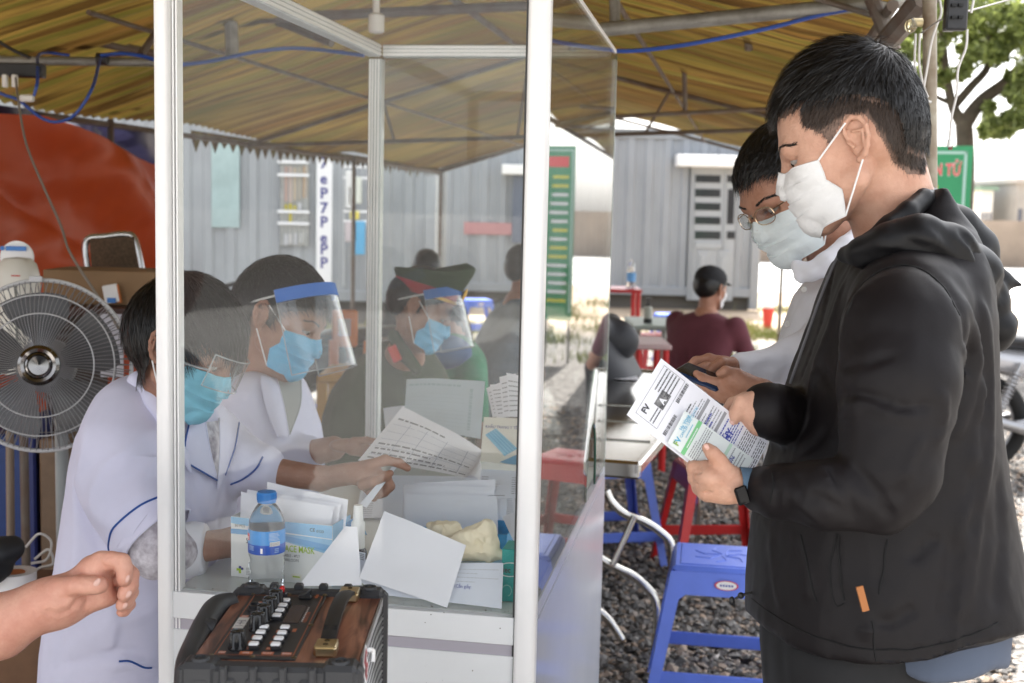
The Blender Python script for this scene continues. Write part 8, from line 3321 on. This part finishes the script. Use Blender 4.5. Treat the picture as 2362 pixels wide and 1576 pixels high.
# ================================================================ FURNITURE AND THINGS AROUND
def make_stool(m, label, H=.46, W=.147, Wb=.222, group='plastic stools about the tent', decal=True):
 t = thing('plastic_stool', (0, 0, 0), label, 'stool', group)
 mb = MB()
 mb.box((0, 0, H - .012), (W, W * .93, .012), m, None, .01)
 mb.box((0, 0, H - .0005), (W - .022, W * .93 - .022, .003), m, None, .003)
 for k in range(7):
  a = k * 2 * pi / 7
  mb.tube([A(.012 * cos(a), .012 * sin(a), H + .0028), A(.055 * cos(a + .4), .055 * sin(a + .4), H + .0028), A(.09 * cos(a), .08 * sin(a), H + .0028)], .0014, m, 4)
 obj('seat', mb, t)
 for sx, sy, L_ in ((0, -1, W), (0, 1, W), (-1, 0, W * .93), (1, 0, W * .93)):
  mb = MB()
  n = 14
  def side(u, v):
   z = H - .014 - .085 * v
   k = W + (Wb - W) * (H - z) / H - .001
   a = (u * 2 - 1) * (k - .012)
   return A(a if sx == 0 else sx * k, a if sy == 0 else sy * k * .93, z)
  # apron with an arched lower edge
  mb.grid(lambda u, v: side(u, v * (1 if abs(u - .5) > .38 else .78)), n, 4, m)
  obj('apron', mb, t)
  mb = MB()
  z = H * .30
  k = W + (Wb - W) * (H - z) / H - .008
  c = A(sx * k, sy * k * .93, z)
  mb.box(c, ((k - .02) if sx == 0 else .004, (k * .93 - .02) if sy == 0 else .004, .021), m, None, .003)
  obj('rung', mb, t)
 for i in (-1, 1):
  for j in (-1, 1):
   mb = MB()
   v, f = [], []
   for z in (H - .016, 0):
    k = W + (Wb - W) * (H - z) / H
    w_ = .040 if z > .1 else .030
    x, y = i * k, j * k * .93
    for (dx, dy) in ((0, 0), (-w_ * i, 0), (-w_ * i, -.005 * j), (-.005 * i, -.005 * j), (-.005 * i, -w_ * j), (0, -w_ * j)):
     v.append(A(x + dx, y + dy, z))
   f = [(k, (k + 1) % 6, 6 + (k + 1) % 6, 6 + k) for k in range(6)] + [tuple(range(6)), tuple(range(6, 12))]
   mb.add(v, f, m)
   obj('leg', mb, t, smooth=False)
 if decal:
  mb = MB()
  k = W + (Wb - W) * .10
  y = -k * .93 - .0035
  for (r, m2, o) in ((1.0, mat('red_sticker', (.6, .03, .04), .4), 0), (.86, M_wl, .0006)):
   v = [A(.01 + .034 * r * cos(a), y - o - (.004 * 0), H - .046 + .0145 * r * sin(a)) for a in np.linspace(0, 2 * pi, 25)[:-1]]
   mb.add(v, [tuple(range(24))], m2)
  for k in range(5):
   x_ = -.008 + .008 * k
   mb.quad(A(x_, y - .0012, H - .049), A(x_ + .005, y - .0012, H - .049), A(x_ + .005, y - .0012, H - .043), A(x_, y - .0012, H - .043), M_inkb)
  obj('sticker', mb, t, smooth=False)
 return t
def ground_xy(px, py, z):
 q = PZ(px, py, z)
 return q
st1 = make_stool(M_blue, 'blue plastic stool with an oval sticker, nearest, beside the man in black')
q = PZ(1668, 1283, .46)
st1.location = Vector((q[0], q[1], 0)); st1.rotation_euler = (0, 0, radians(-9))
q = PZ(1432, 1072, .46)
dup(st1, (q[0] - .04, q[1] + .25, 0), radians(12), 'blue plastic stool standing under the near end of the steel table')
def far_stool(px, py, lab, rot=0, src=None):
 q = PZ(px, py, .46)
 return dup(src or st1, (q[0], q[1], 0), rot, lab)
far_stool(735, 838, 'blue plastic stool behind the glass, left of the orange chair', .2)
far_stool(1100, 690, 'blue plastic stool behind the officer, near the containers', .3)
far_stool(1548, 724, 'blue plastic stool left of the man in maroon, beyond the light table', .1)
rs = make_stool(M_redp, 'red plastic stool between the steel table and the blue stool', decal=False)
q = PZ(1655, 1070, .46)
rs.location = Vector((q[0], q[1], 0)); rs.rotation_euler = (0, 0, radians(7))
far_stool(1508, 770, 'bright red plastic stool beyond the low tables', .4, rs)
# two stools beside the booth, mirrored in its glossy side (hidden from view by the man)
q = A(.66, 2.75, 0)
# stack of blue stools far off
M_top = mat('pale_green_top', (.42, .50, .46), .5)
def table(name, x0, x1, py0, D0, D1, z, m, label, legm, group=None):
 a, b = P(x0, py0, D0), P(x1, py0, D0)
 t = thing(name, ((a[0] + b[0]) / 2, (D0 + D1) / 2, 0), label, 'table', group)
 mb = MB()
 mb.boxz(a[0], b[0], D0, D1, z - .03, z, m, .006)
 obj('table_top', mb, t)
 for x in (a[0] + .03, b[0] - .03):
  for y in (D0 + .03, D1 - .03):
   mb = MB()
   mb.tube([A(x, y, 0), A(x, y, z - .03)], .02, legm, 8)
   obj('leg', mb, t)
 return t
table('low_table', 1384, 1482, 668, 10.9, 11.4, PY(1440, 668, 10.9)[2], M_redp, 'red plastic table with a water bottle on top in front of the container', M_redp)
table('low_table', 1462, 1575, 752, 7.9, 8.6, PY(1500, 752, 7.9)[2], M_top, 'pale green topped table holding the pump bottle', M_pipe)
table('low_table', 1464, 1552, 795, 6.9, 7.4, PY(1500, 795, 6.9)[2], mat('pale_pink_top', (.5, .36, .36), .5), 'low red table with a pale top left of the man in maroon', M_redp)
q = PY(1455, 668, 11.1)
t = thing('water_bottle', q, 'tall clear water bottle with a blue label on the far red table', 'bottle')
mb = MB()
mb.lathe(q, [(.04, 0), (.04, .17), (.03, .22), (.015, .25), (.015, .265), (1e-6, .27)], mat('pale_clear_plastic', (.7, .74, .78), .1, trans=.6), 20)
obj('body', mb, t)
mb = MB()
mb.lathe(q, [(.041, .07), (.041, .15)], mat('sky_label', (.15, .4, .75), .5), 20)
obj('label_wrap', mb, t)
q = PY(1494, 745, 8.1)
t = thing('pump_bottle', q, 'black and grey pump bottle of hand gel on the pale green table', 'pump bottle')
mb = MB()
mb.lathe(q, [(.028, 0), (.028, .03)], M_blk, 18)
mb.lathe(q, [(.028, .03), (.028, .10), (.012, .112)], mat('grey_gel', (.45, .47, .42), .3), 18)
obj('body', mb, t)
mb = MB()
mb.lathe(q, [(.014, .11), (.014, .125), (.006, .13), (.006, .155), (.02, .157), (.02, .165)], M_blk, 12)
obj('pump', mb, t)
q = PZ(1770, 757, 0)
t = thing('bin', q, 'red bin with a white bag showing over its rim, right of the container', 'bin')
sc_ = q[1] / 2873
mb = MB()
mb.lathe(q, [(9 * sc_, 0), (14 * sc_, 46 * sc_)], mat('bright_red', (.55, .05, .04), .5), 16)
obj('body', mb, t)
mb = MB()
mb.ell(q + A(0, 0, 50 * sc_), (13 * sc_, 13 * sc_, 11 * sc_), M_wht2, None, 10, 6)
obj('bag', mb, t)
# orange chair behind the glass
t = thing('plastic_chair', P(800, 950, 5.6) * A(1, 1, 0), 'orange plastic chair with a pale label on its back behind the glass', 'chair')
M_or2 = mat('orange_plastic', (.55, .16, .03), .4)
M_ye2 = mat('yellow_plastic', (.50, .27, .02), .4)
a, b = P(765, 800, 5.6), P(826, 715, 5.6)
mb = MB()
mb.boxz(a[0], b[0], a[1], a[1] + .02, a[2], b[2], M_or2, .02)
mb.boxz(a[0] + .03, b[0] - .03, a[1] - .004, a[1], a[2] + .05, b[2] - .04, mat('label_grey', (.45, .45, .5), .6))
obj('backrest', mb, t)
mb = MB()
s0_ = P(765, 850, 5.6)
mb.boxz(a[0] - .01, b[0] + .08, a[1] - .36, a[1] + .02, s0_[2] - .02, s0_[2] + .02, M_ye2, .012)
obj('seat', mb, t)
for i in (0, 1):
 for j in (0, 1):
  mb = MB()
  x, y = (a[0] + .01 if i == 0 else b[0] + .05), (a[1] - .33 if j == 0 else a[1])
  mb.box((x, y, s0_[2] / 2), (.022, .015, s0_[2] / 2), M_ye2, None, .004)
  if j:
   mb.box((x, y, (s0_[2] + a[2]) / 2), (.02, .012, (a[2] - s0_[2]) / 2 + .03), M_or2)
  obj('leg', mb, t)

# ---- stainless folding table with curved legs
def steel_table():
 c0, c1 = P(1478, 1085, 3.52), P(1655, 858, 5.55)
 z = (c0[2] + c1[2]) / 2
 d = nrm((c1 - c0) * A(1, 1, 0))
 n = A(-d[1], d[0], 0)
 L_, Wd = np.linalg.norm((c1 - c0)[:2]), .60
 R = np.array([d, n, (0, 0, 1)])
 c = A(c0[0], c0[1], 0) + d * L_ / 2 + n * Wd / 2
 t = thing('steel_table', c, 'stainless steel table with wavy tube legs right of the glass booth', 'table')
 mb = MB()
 mb.box(c + A(0, 0, z - .004), (L_ / 2 - .02, Wd / 2 - .02, .004), M_steel, R, .001)
 for (o, h) in ((n * (Wd / 2 - .012), (L_ / 2, .012)), (-n * (Wd / 2 - .012), (L_ / 2, .012))):
  mb.box(c + o + A(0, 0, z - .012), (h[0], h[1], .018), M_steel, R, .006)
 for s_ in (-1, 1):
  mb.box(c + d * s_ * (L_ / 2 - .012) + A(0, 0, z - .017), (.012, Wd / 2, .026), M_steel, R, .008)
 for k in range(3):
  mb.tube([c + d * (-L_ / 2 + .35 * (k + 1)) + n * (Wd / 2 - .03) + A(0, 0, z + .001), c + d * (-L_ / 2 + .35 * (k + 1) + .02) - n * (Wd / 2 - .03) + A(0, 0, z + .001)], .003, M_steel, 6)
 obj('table_top', mb, t)
 def tb(pts, r, name='leg'):
  mb = MB()
  mb.tube(spline(pts, 8), r, M_steel, 12)
  obj(name, mb, t)
 D = 4.15
 tb([P(1398, 1132, D), P(1412, 1160, D), P(1440, 1185, D), P(1485, 1203, D), P(1520, 1225, D), P(1548, 1256, D), P(1550, 1310, D), P(1536, 1400, D), A(*(P(1520, 1500, D)[:2]), .01)], .0140)
 tb([P(1330, 1240, D), P(1383, 1288, D), P(1425, 1312, D), P(1462, 1330, D), P(1495, 1360, D), P(1512, 1385, D), P(1516, 1430, D), A(*(P(1512, 1500, D)[:2]), .01)], .0150)
 tb([P(1330, 1380, D), P(1378, 1408, D), P(1405, 1432, D), P(1434, 1476, D)], .0140, 'brace')
 tb([P(1464, 1190, D - .02), P(1440, 1245, D - .02), P(1414, 1302, D - .02)], .011, 'brace')
 for s_ in (-1, 1):
  q = c + d * (L_ / 2 - .1) + n * s_ * (Wd / 2 - .05)
  tb([q + A(0, 0, z - .03), q + d * .04 + A(0, 0, z * .66), q - d * .03 + A(0, 0, z * .33), q + A(0, 0, .01)], .0125)
 q = c - d * (L_ / 2 - .05) + n * (Wd / 2 - .05)
 tb([q + A(0, 0, z - .03), q + d * .04 + A(0, 0, z * .66), q - d * .03 + A(0, 0, z * .33), q + A(0, 0, .01)], .0125)
 sheet([c + n * .2 + d * (L_ / 2 - .1) + A(0, 0, z + .004), c + n * .05 + d * (L_ / 2 - .1) + A(0, 0, z + .004), c + n * .0 + d * (L_ / 2 - .35) + A(0, 0, z + .004), c + n * .18 + d * (L_ / 2 - .38) + A(0, 0, z + .004)], M_pap, 'paper_sheet', 'loose white sheet lying on the far end of the steel table', 'paper', .001, 4, 4)
steel_table()

# ---- pedestal fan
def fan():
 D = 2.78
 c = P(98, 843, D)
 R_ = 197 * D / FPX
 n = nrm(-FW + RT * .22 + UP * .02)
 u = nrm(np.cross(UP, n))
 v = np.cross(n, u)
 AX = np.array([u, v, n])
 t = thing('pedestal_fan', A(P(150, 1200, D + .08)[0], c[1] + .1, 0), 'grey pedestal fan with a round wire guard and chrome hub at left', 'fan')
 M_wire = mat('grey_wire', (.24, .24, .25), .35, metal=.3)
 M_rim = mat('white_rim', (.45, .45, .46), .35)
 def pt(r, a, z):
  return c + u * r * cos(a) + v * r * sin(a) + n * z
 def dome(q):      # q 0 centre .. 1 rim
  return .055 * (1 - q ** 2.6)
 mb = MB()
 for k in range(96):
  a = 2 * pi * k / 96
  qs = (.22, .5, .75, .9, 1.0)
  mb.tube([pt(R_ * q, a + .10 * (1 - q), dome(q)) for q in qs], .0011, M_wire, 4, cap=False)
 for q, r in ((.60, .0017), (.82, .0017)):
  mb.tube([pt(R_ * q, a, dome(q) + .001) for a in np.linspace(0, 2 * pi, 73)], r, M_rim, 5, cap=False)
 obj('front_guard', mb, t)
 mb = MB()
 for k in range(72):
  a = 2 * pi * k / 72
  mb.tube([pt(R_ * q, a, -.035 - .05 * (1 - q ** 2)) for q in (.25, .6, .85, 1.0)], .0011, M_wire, 4, cap=False)
 mb.tube([pt(R_ * .8, a, -.055) for a in np.linspace(0, 2 * pi, 61)], .0014, M_wire, 4, cap=False)
 obj('rear_guard', mb, t)
 mb = MB()
 mb.tube([pt(R_ * 1.0, a, -.004) for a in np.linspace(0, 2 * pi, 73)], .0050, M_rim, 8, cap=False)
 mb.box(pt(R_ * 1.01, pi / 2 + .07, .004), (.014, .007, .008), M_rim, AX, .002)
 obj('rim', mb, t)
 mb = MB()
 mb.lathe(c, [(.046, .046), (.044, .056), (.037, .062), (.030, .060), (.0285, .056), (.0275, .060), (.024, .0615), (.021, .056), (1e-6, .054)], mat('chrome', (.2, .19, .185), .12, metal=1), 40, AX)
 obj('hub', mb, t)
 Mbl = mat('grey_blade', (.10, .10, .105), .3)
 for k in range(5):
  mb = MB()
  a0 = 2 * pi * k / 5 + .3
  def bl(p, q):
   r = .045 + (R_ * .86 - .045) * q
   w_ = .25 + .40 * math.sin(pi * min(1, q * .62 + .12))
   a = a0 + w_ * (p - .5) * 1.6 + .15 * q
   return pt(r, a, -.012 + .028 * (p - .5))
  mb.grid(bl, 10, 10, Mbl)
  obj('blade', mb, t)
 mb = MB()
 mb.lathe(c, [(.05, -.12), (.062, -.11), (.062, -.05), (.03, -.03), (.03, .0)], mat('grey_motor', (.28, .28, .29), .4), 28, AX)
 obj('motor', mb, t)
 mb = MB()
 pb_ = P(142, 1020, D + .13)
 mb.tube([c - n * .09, pb_ * A(1, 1, 0) + A(0, 0, c[2] - .05), pb_ * A(1, 1, 0) + A(0, 0, .03)], .0155, mat('grey_column', (.30, .32, .32), .4), 16)
 obj('column', mb, t)
 mb = MB()
 mb.lathe(pb_ * A(1, 1, 0), [(.19, 0), (.19, .012), (.16, .03), (.03, .045)], M_blk, 36)
 obj('base', mb, t)
fan()
# ---- white dispenser behind the fan
t = thing('dispenser', P(40, 900, 3.3) * A(1, 1, 0), 'cream domed dispenser with a round sign plate behind the fan', 'dispenser')
M_crm = mat('cream_plastic', (.62, .60, .54), .3)
q = P(44, 800, 3.3)
mb = MB()
def dm(a, z):
 return A(q[0] + .056 * np.sign(cos(a)) * abs(cos(a)) ** .7, q[1] + .05 * sin(a), z)
z1 = P(44, 592, 3.3)[2]
z0 = P(44, 860, 3.3)[2]
prof = [(1, z0), (1, z1 - .075), (.97, z1 - .045), (.85, z1 - .018), (.6, z1 - .004), (.01, z1)]
N_ = 32
vs = [q * A(1, 1, 0) + (dm(2 * pi * k / N_, 0) - q * A(1, 1, 0)) * r + A(0, 0, z) - A(0, 0, 0) for r, z in prof for k in range(N_)]
mb.add(vs, [(i * N_ + k, i * N_ + (k + 1) % N_, (i + 1) * N_ + (k + 1) % N_, (i + 1) * N_ + k) for i in range(len(prof) - 1) for k in range(N_)], M_crm)
mb.boxz(q[0] + .012, q[0] + .017, q[1] - .052, q[1] - .048, z0, z1 - .07, mat('grey_slot', (.12, .13, .11), .5))
mb.boxz(q[0] + .004, q[0] + .026, q[1] - .053, q[1] - .049, z1 - .048, z1 - .045, mat('red_dash', (.5, .05, .03), .5))
obj('body', mb, t)
mb = MB()
cq = P(38, 594, 3.36)
mb.lathe(cq, [(.045, 0), (.045, .008)], M_wht2, 36, np.array([RT, UP, FW]))
mb.boxz(cq[0] - .026, cq[0] + .028, cq[1] - .006, cq[1] - .003, cq[2] + .018, cq[2] + .030, mat('blue_label_bar', (.05, .2, .55), .5))
mb.lathe(cq + A(-.036, -.004, .024), [(.006, 0), (.006, -.001)], MATS['blue_label_bar'], 12, np.array([RT, UP, FW]))
obj('sign_plate', mb, t)
mb = MB()
mb.tube([A(q[0], q[1] + .02, 0), A(q[0], q[1] + .02, z0)], .012, M_rust, 10)
obj('stand', mb, t)
# ---- mesh-backed chair and table with box behind the clerks
t = thing('steel_chair', P(260, 700, 4.0) * A(1, 1, 0), 'steel framed chair with brown woven back behind the cardboard box', 'chair')
C_ = lambda x, y, d=4.0: P(x, y, d)
mb = MB()
fr = spline([C_(215, 720), C_(205, 640), C_(196, 575), C_(206, 550), C_(240, 546), C_(290, 541), C_(312, 556), C_(330, 640), C_(340, 720)], 6)
mb.tube(fr, .011, mat('bright_tube', (.5, .5, .5), .25, metal=.8), 10)
obj('frame', mb, t)
mb = MB()
mb.grid(lambda u, v: C_(206 + 104 * u + (12 + 10 * u) * v, 552 - 6 * u + 150 * v, 3.99 - .02 * math.sin(pi * u)), 12, 10, mat('woven_brown', (.13, .085, .05), .8, col2=(.06, .04, .025), nscale=120, bump=.4, bscale=300))
mb.grid(lambda u, v: C_(206 + 104 * u + (12 + 10 * u) * v, 552 - 6 * u + 150 * v, 4.02), 2, 2, MATS['woven_brown'])
obj('backrest', mb, t)
for x in (215, 340):
 mb = MB()
 p_ = C_(x, 720)
 mb.tube([p_, A(p_[0], p_[1], 0)], .011, MATS['bright_tube'], 8)
 obj('leg', mb, t)
ta, tb_ = P(92, 706, 3.55), P(470, 712, 3.55)
t = thing('desk', A((ta[0] + tb_[0]) / 2, ta[1] + .25, 0), 'dark brown desk behind the fan carrying the cardboard box', 'desk')
M_dw = mat('dark_desk_wood', (.055, .022, .016), .5, noise=.2)
mb = MB()
mb.boxz(ta[0], tb_[0], ta[1], ta[1] + .5, ta[2] - .028, ta[2], M_dw, .003)
obj('top', mb, t)
for x in (ta[0] + .02, tb_[0] - .02):
 mb = MB()
 mb.boxz(x - .015, x + .015, ta[1] + .02, ta[1] + .48, 0, ta[2] - .028, M_dw)
 obj('side_panel', mb, t)
mb = MB()
a, b = P(100, 702, 3.62), P(380, 628, 3.62)
mb.boxz(a[0], b[0], a[1], a[1] + .22, ta[2] + .001, b[2], mat('cardboard', (.26, .165, .09), .85, noise=.1, nscale=6), .002)
tag(obj('cardboard_box', mb), 'long brown cardboard box lying on the desk under the chair back', 'box')
mb = MB()
a, b = P(242, 698, 3.6), P(278, 656, 3.6)
mb.box(((a[0] + b[0]) / 2, a[1] - .01, (a[2] + b[2]) / 2), ((b[0] - a[0]) / 2, .006, (b[2] - a[2]) / 2), M_wht2, np.array([(.98, 0, .18), (0, 1, 0), (-.18, 0, .98)]), .003)
mb.box((b[0] - .002, a[1] - .008, (a[2] + b[2]) / 2), (.004, .006, (b[2] - a[2]) / 2), M_or2, np.array([(.98, 0, .18), (0, 1, 0), (-.18, 0, .98)]))
mb.box(((a[0] + b[0]) / 2 + .003, a[1] - .0185, a[2] + .008), (.012, .002, .007), MATS['blue_label_bar'])
tag(obj('medicine_packet', mb), 'white and orange packet leaning on the cardboard box', 'packet')
mb = MB()
a, b = P(232, 870, 3.52), P(288, 724, 3.52)
mb.boxz(a[0], b[0], a[1], a[1] + .004, a[2], b[2], mat('lilac_paper', (.5, .5, .56), .7))
tag(obj('notice_sheet', mb), 'pale lilac sheet hanging from the desk edge beside the clerk\'s head', 'paper')
for k, (x0, x1, y0, y1, c, lab) in enumerate(((-60, 58, 1000, 1215, (.008, .035, .16), 'dark blue crate on the ground at the lower left edge'), (62, 88, 960, 1180, (.02, .03, .14), 'narrow navy box beside the dark blue crate'), (92, 150, 1010, 1200, (.20, .13, .08), 'brown carton standing behind the fan column'))):
 D = 3.5
 a, b = P(x0, y1, D), P(x1, y0, D)
 mb = MB()
 mb.boxz(a[0], b[0], a[1], a[1] + .22, 0, b[2], mat('crate_%d' % k, c, .5, noise=.15), .006)
 mb.boxz(a[0] + .005, b[0] - .005, a[1] - .006, a[1] + .02, b[2] - .05, b[2] - .035, mat('crate_%d' % k, c))
 tag(obj('crate', mb), lab, 'crate')
mb = MB()
mb.tube([P(22, 940, 3.0), A(*(P(18, 1255, 3.0)[:2]), .02)], .010, mat('tan_pole', (.20, .15, .11), .5), 10)
mb.lathe(A(*(P(18, 1255, 3.0)[:2]), 0), [(.11, 0), (.11, .02), (.02, .03)], M_blk, 20)
tag(obj('pole_stand', mb), 'thin tan pole on a round foot under the fan', 'stand')
# reel of tape and cords on the ground
q = PZ(36, 1500, .10)
t = thing('cable_reel', A(*(P(34, 1330, 3.0)[:2]), 0), 'white cable reel with orange core on the ground at lower left', 'cable reel')
cq = P(34, 1318, 2.75)
mb = MB()
mb.boxz(cq[0] - .12, cq[0] + .08, cq[1] - .02, cq[1] + .14, 0, cq[2] - .036, M_brn, .004)
obj('block', mb, t)
mb = MB()
mb.lathe(cq - A(0, 0, .035), [(.045, 0), (.046, .035), (.030, .036), (.022, .030)], M_wht2, 32)
obj('reel', mb, t)
mb = MB()
mb.lathe(cq - A(0, 0, .035), [(.0215, .0), (.0215, .034), (1e-6, .034)], M_or2, 20)
obj('core', mb, t)
for k, (pts, lab) in enumerate((([(60, 1262), (90, 1232), (118, 1250), (108, 1290), (72, 1300)], 'loop of pale cord rising behind the white reel'), ([(80, 1290), (112, 1268), (122, 1300), (92, 1310), (66, 1330)], 'second loop of pale cord beside the white reel'))):
 cable([P(x, y, 2.85) for x, y in pts], .0032, M_cwh, lab)
F = Sdf()
F.el(P(2, 1268, 2.7), (.045, .05, .030), None, .01)
F.el(P(-30, 1310, 2.7), (.05, .05, .04), None, .02)
V, Q = cloth(F, .006, None, noise=((.006, 22, 51, (1, 1, 1)),))
F2_ = V
o = npmesh('black_bag', V, Q, mat('charcoal_bag', (.02, .022, .026), .6), None)
tag(o, 'charcoal cloth bag at the lower left edge above the reel', 'bag')

# ---- motorbikes
def motorbike(base, yaw, label, m_body, group='motorbikes by the tent'):
 R = np.array([(cos(yaw), sin(yaw), 0), (-sin(yaw), cos(yaw), 0), (0, 0, 1)])
 w = lambda x, y, z: np.asarray(base, float) + A(x, y, z) @ R
 t = thing('motorbike', base, label, 'motorbike', group)
 M_ty = mat('tyre', (.015, .015, .015), .8)
 M_al = mat('cast_alloy', (.35, .35, .36), .3, metal=.8)
 for xc in (0, 1.25):
  mb = MB()
  ax_ = np.array([R[0], (0, 0, 1), R[1]])
  c = w(xc, 0, .29)
  ring = [c + R[0] * .245 * cos(a) + A(0, 0, .245 * sin(a)) for a in np.linspace(0, 2 * pi, 41)]
  mb.tube(ring, .045, M_ty, 10, cap=False, up=R[1])
  wl = obj('wheel', mb, t)
  mb = MB()
  mb.tube([c + R[0] * .20 * cos(a) + A(0, 0, .20 * sin(a)) for a in np.linspace(0, 2 * pi, 41)], .010, M_al, 8, cap=False)
  for k in range(18):
   a = 2 * pi * k / 18
   mb.tube([c + R[1] * .02 * (-1) ** k, c + R[0] * .2 * cos(a) + A(0, 0, .2 * sin(a))], .002, M_al, 4)
  mb.lathe(c - R[1] * .04, [(.04, 0), (.05, .02), (.05, .06), (.04, .08)], M_al, 20, ax_)
  obj('rim', mb, wl)
 def tb(name, pts, r, m, sm=True):
  mb = MB()
  mb.tube(spline([w(*p) for p in pts], 4) if sm else [w(*p) for p in pts], r, m, 10)
  obj(name, mb, t)
 for y in (-.1, .1):
  tb('swing_arm', [(0, y, .29), (.25, y, .32), (.45, y * .8, .36)], .022, M_al)
  mb = MB()
  a, b = w(.02, y * 1.15, .34), w(.16, y * 1.1, .66)
  mb.tube([a, b], .012, M_al, 8)
  for k in range(11):
   q = a + (b - a) * (.15 + .065 * k)
   d = nrm(b - a)
   e1 = nrm(np.cross(d, R[1])); e2 = np.cross(d, e1)
   mb.tube([q + (e1 * cos(s_) + e2 * sin(s_)) * .028 for s_ in np.linspace(0, 2 * pi, 13)], .006, M_al, 5, cap=False)
  obj('shock_absorber', mb, t)
  tb('fork', [(1.25, y * .8, .29), (1.05, y * .8, .85)], .02, M_al, False)
 tb('exhaust', [(-.12, -.14, .36), (.25, -.14, .27), (.6, -.12, .22), (.75, -.08, .3)], .032, M_al)
 F = Sdf()
 F.rc(w(-.20, 0, .72), w(.35, 0, .62), .06, .10, .04)
 F.rc(w(.35, 0, .60), w(.70, 0, .42), .10, .11, .05)
 F.rc(w(.70, 0, .42), w(1.0, 0, .80), .09, .09, .05)
 F.rc(w(1.0, 0, .80), w(1.02, 0, .98), .09, .08, .04)
 V, Q = F.mesh(.016)
 npmesh('bodywork', V, Q, m_body, t)
 F = Sdf()
 F.loft([(w(-.22, 0, .80), .04, .05), (w(-.05, 0, .80), .05, .11), (w(.3, 0, .77), .045, .12), (w(.48, 0, .74), .03, .07)], A(0, 0, 1), R[1], .02)
 V, Q = F.mesh(.012)
 npmesh('seat', V, Q, M_blk, t)
 tb('grab_rail', [(.05, .13, .78), (-.25, .12, .80), (-.30, 0, .82), (-.25, -.12, .80), (.05, -.13, .78)], .013, M_al)
 tb('handlebar', [(.95, .33, 1.03), (1.02, .15, 1.0), (1.03, 0, .99), (1.02, -.15, 1.0), (.95, -.33, 1.03)], .014, M_blk)
 mb = MB()
 mb.ell(w(1.12, 0, .93), (.05, .08, .06), mat('head_lamp', (.7, .7, .7), .1), R)
 obj('headlight', mb, t)
motorbike(A(*(PY(2262, 1000, 7.2)[:2]), 0), radians(8), 'silver motorbike parked at the right edge behind the man in black', mat('silver_fairing', (.5, .5, .52), .25, metal=.4))
motorbike(A(*(PY(840, 800, 6.6)[:2]), 0) + A(.1, 0, 0), radians(168), 'black motorbike parked beyond the glass behind the officer', mat('black_fairing', (.015, .015, .017), .2))
# grass tufts at the foot of the containers
n = 9000
rg = np.random.default_rng(77)
c = rg.integers(0, 26, n)
cx_ = np.concatenate([rg.uniform(2.0, 3.8, 9), rg.uniform(-3, 3, 9), rg.uniform(3.8, 5.5, 8)])
cy_ = np.concatenate([rg.uniform(11.5, 17, 9), rg.uniform(13.2, 15.2, 9), rg.uniform(12, 20, 8)])
p = np.stack([cx_[c] + rg.normal(size=n) * .28, cy_[c] + rg.normal(size=n) * .28, np.zeros(n)], 1)
h = (.05 + .10 * rg.random(n))[:, None]
a = rg.random(n) * 6.28
e = np.stack([np.cos(a), np.sin(a), np.zeros(n)], 1)
V = np.stack([p - e * .008, p + e * .008, p + np.stack([rg.normal(size=n) * .03, rg.normal(size=n) * .03, h[:, 0]], 1)], 1).reshape(-1, 3)
o = npmesh('grass', V, np.arange(3 * n).reshape(-1, 3), mat('dry_grass', (.16, .20, .05), .8, col2=(.26, .24, .09), nscale=2), None, smooth=False)
tag(o, 'patches of short dry grass round the containers', 'grass', kind='stuff')
